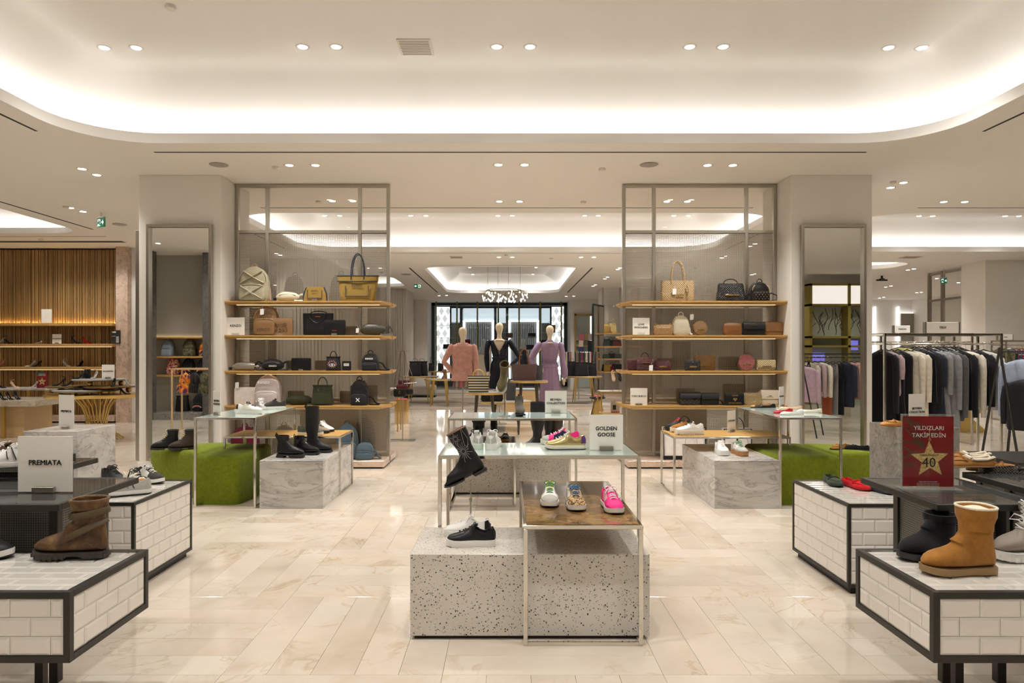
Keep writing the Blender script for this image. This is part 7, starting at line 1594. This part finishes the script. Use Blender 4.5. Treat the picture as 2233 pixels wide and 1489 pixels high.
# ================================================================== RIGHT: THE CLOTHES RAILS
HOOK = STEEL; HB = mat('charcoal_hanger', (.03, .03, .032), .5)
def hung(label, m_, x, Y, zbar, kind='top', ln=.62, w_=.42, th=.075, rz=8, sl=.58, hem=None, group='garments on the clothes rails', name=None, m2=None, hanger=True, collar=None):
    t = thing(name or {'top': 'sweater', 'dress': 'dress', 'coat': 'coat', 'trousers': 'trousers'}[kind], label, 'clothing', (x, Y, zbar), R(rz), group)
    # local: bar along x, cloth spreads along y, hangs in -z
    if hanger:
        MB().tube([(0, 0, -.075), (0, 0, -.03), (0, .018, -.008), (0, .02, .010), (0, .006, .024), (0, -.012, .016), (0, -.018, .0)], .0028, 5).build('hook', HOOK, t)
        MB().tube([(0, -w_*.46, -.165), (0, -w_*.25, -.115), (0, 0, -.075), (0, w_*.25, -.115), (0, w_*.46, -.165)], [(.009, .006)]*5, 6).build('hanger', HB, t)
    if kind == 'trousers':
        MB().loft([sup(th*.6, w_*.5, -.14, 20, 3), sup(th*.8, w_*.55, -.3, 20, 3), sup(th*.7, w_*.5, -.14-ln, 20, 3)]).build('cloth', m_, t)
    else:
        prof = [(-.095, .06, .12), (-.10, .10, .3), (-.125, .16, .6), (-.16, .24, .96), (-.22, .26, .99), (-.35, .27, .95), (-.14-ln*.6, .28, .94), (-.14-ln*.97, .27, .97 if kind != 'dress' else 1.1), (-.14-ln, .22, .95 if kind != 'dress' else 1.12)]
        prof = [(-.098, .3, .24), (-.112, .55, .5), (-.135, .8, .78), (-.17, .95, .97), (-.22, 1, 1), (-.35, 1.05, .97), (-.14-ln*.55, 1.05, .96), (-.14-ln*.94, 1.0, .98 if kind != 'dress' else 1.12), (-.14-ln, .85, .93 if kind != 'dress' else 1.14)]
        rings = []
        for i, (z, a, c) in enumerate(prof):
            r_ = sup(th*a, w_*c, z, 26, 2.6); rings.append([(p[0]+(.006*sin(p[1]*55+i) if i > 4 else 0), p[1], p[2]) for p in r_])
        MB().loft(rings).build('cloth', m_, t)
        if sl > 0:
            for sg in (-1, 1):
                MB().tube([(0, sg*w_*.42, -.165), (0, sg*w_*.50, -.21), (-.01, sg*w_*.54, -.36), (-.012, sg*w_*.545, -.17-sl*.8), (-.01, sg*w_*.55, -.17-sl)], [.038, .045, .042, .036, .030], 10).build('sleeve', m2 or m_, t)
        if collar: MB().tube([(th*.3*cos(a), .075*sin(a), -.10+.012*sin(a)**2) for a in [2*pi*k/16 for k in range(16)]], .018, 7, True).build('collar', collar, t)
    return t
def rail(label, x0, x1, Y, zb, zt, m=CHROME, depth=.45, group='steel clothes rails'):
    t = thing('clothes_rail', label, 'clothes rail', ((x0+x1)/2, Y, 0), 0, group); a = (x1-x0)/2
    for sg in (-1, 1):
        for y in (-depth/2, depth/2): B(sg*a-.014, sg*a+.014, y-.014, y+.014, 0, zt, .002).build('post', m, t, False)
        B(sg*a-.014, sg*a+.014, -depth/2, depth/2, 0, .02, .002).build('foot', m, t, False); B(sg*a-.014, sg*a+.014, -depth/2, depth/2, zt-.028, zt, .002).build('end_rail', m, t, False)
        B(sg*a-.012, sg*a+.012, -depth/2, depth/2, zb-.012, zb+.012, .002).build('cross_bar', m, t, False)
    for y in (-depth/2, depth/2): B(-a, a, y-.014, y+.014, zt-.028, zt, .002).build('top_rail', m, t, False)
    MB().tube([(-a, 0, zb), (a, 0, zb)], .012, 10).build('hanging_bar', m, t)
    return t
C_ = {'black': m_fabric('black_knit', (.012, .012, .014), .95, 200, .4), 'cream': m_fabric('cream_knit', (.66, .60, .50), .95, 200, .5), 'grey': m_fabric('grey_knit', (.24, .24, .245), .95, 200, .4), 'dgrey': m_fabric('slate_knit', (.085, .085, .092), .95, 200, .4), 'mauve': m_fabric('mauve_jersey', (.42, .31, .32), .9, 200), 'white': m_fabric('white_knit', (.74, .72, .68), .95, 200, .5),
      'navy': m_fabric('navy_jersey', (.02, .025, .04), .9, 200), 'yellow': m_fabric('pale_yellow_knit', (.62, .58, .20), .9, 200), 'rust': m_fabric('rust_cotton', (.32, .085, .03), .9, 200), 'lilac': m_fabric('lilac_fleece', (.50, .36, .44), .9, 200), 'rose': m_fabric('rose_fleece', (.46, .27, .24), .9, 200), 'blue': m_fabric('pale_blue_fleece', (.40, .46, .60), .9, 200), 'denim': m_fabric('denim', (.09, .13, .18), .9, 300), 'beige': m_fabric('beige_cotton', (.5, .44, .34), .9, 200)}
YB = 9.2; zb = Z(750, YB); zt = Z(728, YB)
rail('chrome clothes rail with knitwear, right of the column', X(1909, YB), X(2154, YB)+.02, YB, zb, zt)
GRA = 'garments on the near clothes rail'
for i, (u, c, kd, ln, q, sl) in enumerate(((1922, 'black', 'top', .95, 'long black blouse, nearest the column', .75), (1932, 'mauve', 'top', .55, 'mauve top next to the long black blouse', .3), (1944, 'black', 'dress', 1.05, 'long black slip dress with thin straps', 0), (1958, 'black', 'dress', 1.02, 'second long black dress beside the slip dress', 0), (1978, 'cream', 'top', .88, 'long cream cardigan, left of two', .6), (1994, 'cream', 'top', .90, 'long cream cardigan, right of two', .6),
    (2012, 'black', 'top', .86, 'black cardigan between cream and grey', .62), (2026, 'navy', 'dress', .84, 'dark navy dress beside the grey ones', .4), (2038, 'grey', 'dress', .92, 'mid grey knitted dress, left of two', .5), (2054, 'grey', 'dress', .98, 'mid grey knitted dress, right of two', .7), (2072, 'dgrey', 'top', .88, 'slate grey sweater beside the grey dresses', .8), (2090, 'black', 'top', .74, 'black sweater left of the cream one', .8), (2106, 'cream', 'top', .70, 'cream sweater between two black ones', .8), (2130, 'black', 'top', .68, 'black sweater spread near the right end of the rail', .66), (2145, 'white', 'top', .74, 'white sweater at the right end of the rail', .74))):
    hung(q, C_[c], X(u, YB)-.0, YB, zb, kd, ln, rz=22+6*sin(i*2.3), sl=sl, group=GRA, th=.10 if c in ('cream', 'grey', 'white') else .085)
def boxsign(q, u, v0, v1, Y, wpx, word, z=None):
    w_ = wpx*Y/F/2; h = (v1-v0)*Y/F; t = thing('block_sign', q, 'sign', (X(u, Y), Y, z if z else Z(v1, Y)), 0, 'white block signs on the clothes rails')
    B(-w_, w_, -.03, .03, 0, h, .003).build('block', CARD, t, False); B(w_, w_+.012, -.032, .032, -.003, h+.003).build('end_plate', STEEL, t, False); B(-w_-.012, -w_, -.032, .032, -.003, h+.003).build('end_plate', STEEL, t, False); text(word, h*.28, (0, -.0315, h*.5), t, INK, bold=.02)
boxsign('wide white block sign on the near clothes rail', 2052.5, 704, 728, YB-.22, 71, 'TRU!', zt+.003)
YC2 = 11.4; zb2 = Z(746, YC2); zt2_ = Z(727, YC2)
rail('chrome clothes rail behind the near one, with a yellow sweater', X(1905, YC2), X(2100, YC2), YC2, zb2, zt2_)
boxsign('small white block sign on the farther clothes rail', 1965.5, 711, 727, YC2-.22, 34, 'MAISON', zt2_+.003)
hung('pale yellow knitted sweater facing outwards on the farther rail', C_['yellow'], X(1962, YC2), YC2-.05, zb2, 'top', .6, w_=.52, rz=82, sl=.5, group='garments on the farther clothes rail')
rnc = ['dgrey', 'beige', 'black', 'navy', 'white', 'black', 'grey', 'navy', 'cream', 'black', 'dgrey', 'black']
for i in range(12): hung('%s garment, %s along the farther rail behind the near rail' % ({'dgrey': 'slate', 'beige': 'beige', 'black': 'black', 'navy': 'navy', 'white': 'white', 'grey': 'grey', 'cream': 'cream'}[rnc[i]], (ORD+['ninth', 'tenth', 'eleventh', 'twelfth'])[i]), C_[rnc[i]], X(1995+i*8.6, YC2), YC2, zb2, 'top', .65, rz=18, group='garments on the farther clothes rail')
def plaid():
    m = mat('red_plaid', rough=.9); v = coords(m); sp = nd(m.node_tree, 'ShaderNodeSeparateXYZ'); L(m, v, sp.inputs[0])
    f = lambda o, k, t_: math_(m, 'LESS_THAN', math_(m, 'FRACT', math_(m, 'MULTIPLY', o, k)), t_)
    c = mixc(m, f(sp.outputs[1], 9., .5), (.30, .012, .02), (.02, .02, .06)); c = mixc(m, f(sp.outputs[2], 9., .4), c, (.03, .03, .07)); c = mixc(m, f(sp.outputs[2], 9., .08), c, (.6, .58, .55)); c = mixc(m, f(sp.outputs[1], 9., .07), c, (.6, .58, .55))
    L(m, c, P(m).inputs['Base Color']); return m
def camo(nm, cols, sc=14):
    m = mat(nm, rough=.9); r_ = ramp(m, noise(m, coords(m, kind='Object'), sc, 3, .5, .5), [(.0, cols[0]), (.42, cols[1]), (.5, cols[2]), (.58, cols[3])]); 
    m.node_tree.nodes[-1]; 
    for n_ in m.node_tree.nodes:
        if n_.type == 'VALTORGB': n_.color_ramp.interpolation = 'CONSTANT'
    L(m, r_, P(m).inputs['Base Color']); return m
PLD = plaid(); CAMO = camo('green_camouflage', [(.03, .028, .015), (.09, .085, .035), (.16, .13, .07), (.05, .06, .03)]); ORC = camo('orange_camouflage', [(.12, .03, .12), (.75, .14, .01), (.8, .35, .03), (.05, .03, .15)], 9); RWC = camo('red_white_camouflage', [(.5, .03, .01), (.55, .5, .45), (.62, .08, .02), (.08, .07, .06)], 16)
FUR = m_fabric('brown_fur', (.22, .13, .06), 1., 60, 1., .4)
YF3 = 15.4; zb3 = Z(752, YF3)
rail('chrome clothes rail with plaid and denim coats at the far right', X(2178, YF3), X(2290, YF3), YF3, zb3, Z(742, YF3))
boxsign('white block sign above the plaid coats at the far right', 2191, 729.5, 741.5, YF3-.22, 31, 'MAVI', Z(742, YF3)+.003)
for i, (u, m_, m2_, q, col_) in enumerate(((2184, CAMO, None, 'camouflage coat with fur hood, leftmost at the far right', FUR), (2196, C_['denim'], PLD, 'denim coat with red plaid sleeves at the far right', C_['cream']), (2207, PLD, None, 'red plaid coat at the far right', FUR), (2218, PLD, C_['denim'], 'plaid coat with denim sleeves at the right edge', FUR), (2230, C_['navy'], None, 'navy coat cut by the right edge', FUR), (2240, C_['rose'], None, 'rose coat just past the right edge', None))):
    hung(q, m_, X(u, YF3), YF3, zb3, 'coat', .95, w_=.5, th=.10, rz=22, sl=.66, group='coats at the far right', collar=col_, m2=m2_)
t = thing('a_frame_rail', 'dark A-frame clothes rail with sweatshirts at the right edge', 'clothes rail', (6.9, 8.7, 0)); zq = 1.52
for x in (-.62, .62):
    for sg in (-1, 1): MB().tube([(x, sg*.36-.0, 0), (x+.0, 0, zq+.05)], .015, 6).build('leg', DARKST, t)
MB().tube([(-.62, 0, zq), (.62, 0, zq)], .012, 8).build('hanging_bar', DARKST, t); 
MB().tube([(X(2194, 8.9)-6.9, .2, 0), (X(2218, 8.7)-6.9, 0, Z(770, 8.7))], .016, 6).build('brace', DARKST, t)
hung('pale blue sweatshirt hanging at the right edge', C_['blue'], X(2238, 8.6), 8.6, zq, 'top', .62, rz=30, sl=.66, th=.12, w_=.5, group='sweatshirts at the right edge'); hung('black nylon jacket hanging below the blue sweatshirt at the right edge', blkn, X(2252, 8.45), 8.5, zq-.25, 'top', .6, rz=35, sl=.5, w_=.5, th=.14, group='sweatshirts at the right edge', hanger=False)
t = thing('gold_plinth', 'faceted gold hourglass plinth behind the clothes rails', 'plinth', (0, 0, 0)); Yg = 13.0
pts = [(X(2085, Yg), 0.0), (X(2150, Yg), 0.0), (X(2150, Yg), .03), (X(2122, Yg), .24), (X(2146, Yg), .44), (X(2085, Yg), .44)]
MB().prism(pts, Yg, Yg+.5).build('body', mat('satin_gold', (.80, .58, .20), .35, .7), t, False)
# =================================================== GOODS THAT THE TWO MIRRORS SHOW (they stand beside the viewpoint)
t = thing('wall_cabinet', 'olive framed cabinet with branch wallpaper reflected in the right mirror', 'cabinet', (0, 0, 0)); Yk = -2.3; OLV = mat('olive_gold_frame', (.30, .23, .05), .4, .3)
def V(u): return (u-U0)*(17.58-Yk)/F
def W(v): return H-(v-V0)*(17.58-Yk)/F
x0, x1, xm = V(1766), V(1935), V(1853)
for a, b in ((x0, x0+.08), (xm-.04, xm+.04), (x1-.08, x1)): B(a, b, Yk-.4, Yk, 0, W(618)).build('upright', OLV, t, False)
for v in (620, 664.5, 735, 755): B(x0, x1, Yk-.4, Yk, W(v)-.03, W(v)+.03).build('rail', OLV, t, False)
B(x0, x1, Yk-.42, Yk-.40, 0, W(620)).build('back', mat('cabinet_back', (.42, .46, .36), .7), t, False)
B(x0+.1, x1-.1, Yk-.06, Yk-.04, W(662), W(622)).build('lit_panel', mat('cabinet_glow', (.8, .76, .72), .6, emit=(1, .93, .88), es=.45), t, False)
rn = random.Random(4); m = MB()
for k in range(16):
    xx = x0+.15+rn.random()*(x1-x0-.3); zz = W(732)+rn.random()*.2; p = [(xx, Yk-.395, zz)]
    for q in range(5): xx += (rn.random()-.5)*.16; zz += .13; p.append((xx, Yk-.395, zz))
    m.tube(p, .010, 4)
    m.tube([p[2], (p[2][0]+.12, Yk-.395, p[2][2]+.12)], .007, 4)
m.build('branch_wallpaper', mat('branch_print', (.12, .06, .055), .8), t, False)
for u0, u1, v0, v1 in ((1777, 1808, 769, 787), (1860, 1882, 742, 763)): B(V(u0), V(u1), Yk-.30, Yk-.26, W(v1), W(v0)).build('screen', mat('violet_screen', (.05, .05, .3), .3, emit=(.22, .2, .75), es=.5), t, False)
YM = 4.6
rail('dark clothes rail with rose and rust garments reflected in the right mirror', 5.55, 6.95, YM, 1.42, 1.5, DARKST)
for i, (c, kd, q, ln) in enumerate((('beige', 'top', 'beige shirt, first on the reflected rail', .6), ('mauve', 'top', 'mauve shirt, second on the reflected rail', .5), ('cream', 'top', 'cream shirt, third on the reflected rail', .6), ('rust', 'trousers', 'rust trousers on the reflected rail', .95), ('grey', 'trousers', 'grey trousers on the reflected rail', .95), ('black', 'trousers', 'black trousers on the reflected rail', .95), ('navy', 'top', 'navy top on the reflected rail', .8), ('rose', 'top', 'rose sweatshirt on the reflected rail', .62), ('rose', 'top', 'second rose sweatshirt on the reflected rail', .66), ('black', 'top', 'black jacket on the reflected rail', .62))):
    hung(q, C_[c], 5.75+i*.115, YM, 1.42, kd, ln, rz=-25, group='garments reflected in the right mirror')
hung('lilac sweatshirt hanging apart, reflected in the right mirror', C_['lilac'], 5.42, 5.2, 1.35, 'top', .6, rz=-55, group='garments reflected in the right mirror')
t = thing('a_frame_rail', 'small dark A-frame with a lilac sweatshirt, reflected in the right mirror', 'clothes rail', (5.42, 5.2, 0), R(-55))
for x in (-.3, .3):
    for sg in (-1, 1): MB().tube([(x, sg*.25, 0), (x, 0, 1.37)], .012, 6).build('leg', DARKST, t)
MB().tube([(-.3, 0, 1.35), (.3, 0, 1.35)], .01, 8).build('hanging_bar', DARKST, t)
# left mirror: alcove with printed backpacks
YA = 2.3
struct(B(-9.6, -5.9, YA-.9, YA-.75, 0, CZ).build('alcove_wall', mat('grey_plaster', (.40, .38, .335), .8), None, False))
struct(B(-8.15, -7.95, YA-.2, YA+.5, 0, CZ).build('pillar', DSTONE, None, False)); struct(B(-6.95, -6.2, YA-.75, YA-.3, 0, CZ).build('pillar', DSTONE, None, False))
ZA = (1.88, 1.43, 1.0)
for i, z in enumerate(ZA):
    t = thing('wall_shelf', '%s oak shelf of the alcove reflected in the left mirror' % ('upper', 'middle', 'lower')[i], 'shelf', (-7.55, YA-.55, z-.04), 0, 'shelves reflected in the left mirror'); B(-.9, .65, -.2, .2, 0, .04, .003).build('board', OAK, t, False)
    if i == 0: B(-.8, .55, -.18, -.16, .041, .05).build('light_strip', mat('shelf_led', (1, 1, 1)), t, False)
t = thing('stone_ledge', 'grey stone ledge below the reflected shelves', 'ledge', (-7.4, YA-.45, 0)); B(-.55, .45, -.3, .4, 0, .16, .005).build('slab', STONE, t, False)
GA = 'printed backpacks reflected in the left mirror'
def shark(b, w_, h, d_):
    m = MB(); n = 8
    m.prism([(w_*.36*cos(a), h*.22+h*.13*sin(a)) for a in [pi*k/10 for k in range(11)]]+[(-w_*.30*cos(a), h*.22+h*.03*sin(a)) for a in [pi*k/6 for k in range(7)]], -d_*.76-.012, -d_*.76-.008); m.build('mouth_print', mat('mouth_red', (.4, .02, .02), .6), b)
    m = MB()
    for k in range(n):
        a = pi*(k+.5)/n; x, z = w_*.36*cos(a), h*.22+h*.13*sin(a); m.prism([(x-.012, z), (x+.012, z), (x*.8, z-h*.05)], -d_*.76-.016, -d_*.76-.0125)
    m.build('teeth_print', WI, b)
for q, m_, x, z, s in (('camouflage green backpack on the reflected middle shelf', CAMO, -7.35, ZA[1], 1), ('dark orange printed backpack on the reflected middle shelf', ORC, -6.98, ZA[1], .9), ('blue-grey printed backpack at the left of the reflected middle shelf', m_fabric('blue_grey_print', (.2, .25, .3), .8, 40), -7.85, ZA[1], .95), ('red and white camouflage backpack with a toothy grin', RWC, -7.72, ZA[2], 1), ('black backpack with a toothy grin, centre of the reflected shelf', blkn, -7.38, ZA[2], .95), ('black backpack with a blue grin on the reflected shelf', blkn, -7.03, ZA[2], .95), ('black backpack with a toothy grin on the reflected ledge', blkn, -7.12, .16, 1.)):
    b = backpack(q, m_, .28*s, .40*s, .15, group=GA); b.location = (x, YA-.52, z+.002 if z > .2 else .162); b.rotation_euler[2] = R(180)
    if 'grin' in q: shark(b, .28*s, .40*s, .15)
b = bucket('black drawstring bag on the reflected ledge', blk, .3, .36, .2, group=GA); b.location = (-7.5, YA-.5, .162); b.rotation_euler[2] = R(180)
rail('dark rail hung with backpacks, reflected in the left mirror', -6.42, -5.55, 4.3, 1.19, 1.21, OAKL, .4)
for i, (m_, q) in enumerate(((ORC, 'orange camouflage backpack hanging on the reflected rail'), (blkn, 'black backpack hanging second on the reflected rail'), (CAMO, 'green camouflage backpack hanging on the reflected rail'), (blkn, 'black backpack hanging last on the reflected rail'))):
    b = backpack(q, m_, .28, .40, .15, group='hanging backpacks reflected in the left mirror'); b.location = (-6.27+.19*i, 4.3, .725); b.rotation_euler[2] = R(215); MB().tube([(0, 0, .43), (0, 0, .462)], .004, 5).build('hook', STEEL, b)
# =================================================== lettering becomes mesh at the very end
dg_ = bpy.context.evaluated_depsgraph_get()
for o in [o for o in bpy.data.objects if o.type == 'FONT']:
    me = bpy.data.meshes.new_from_object(o.evaluated_get(dg_)); me.name = 'lettering'; bd = BOLD.get(o.name, 0)
    if bd > 0:      # heavier strokes: the same glyphs laid side by side
        vs = [v.co.copy() for v in me.vertices]; fs = [tuple(q.vertices) for q in me.polygons]; ml = me.materials[0]; nv = len(vs); me = bpy.data.meshes.new('lettering'); V3 = []; F3 = []
        for k, (ax, ay) in enumerate(((-1, 0), (1, 0), (0, .7), (0, -.7))): V3 += [(v.x+bd*ax, v.y+bd*ay, v.z+k*2e-5) for v in vs]; F3 += [tuple(i+k*nv for i in f) for f in fs]
        me.from_pydata(V3, [], F3); me.materials.append(ml)
    n = bpy.data.objects.new('lettering', me); COL.objects.link(n); n.parent = o.parent; n.location = o.location; n.rotation_euler = o.rotation_euler
    c = o.data; bpy.data.objects.remove(o); bpy.data.curves.remove(c)
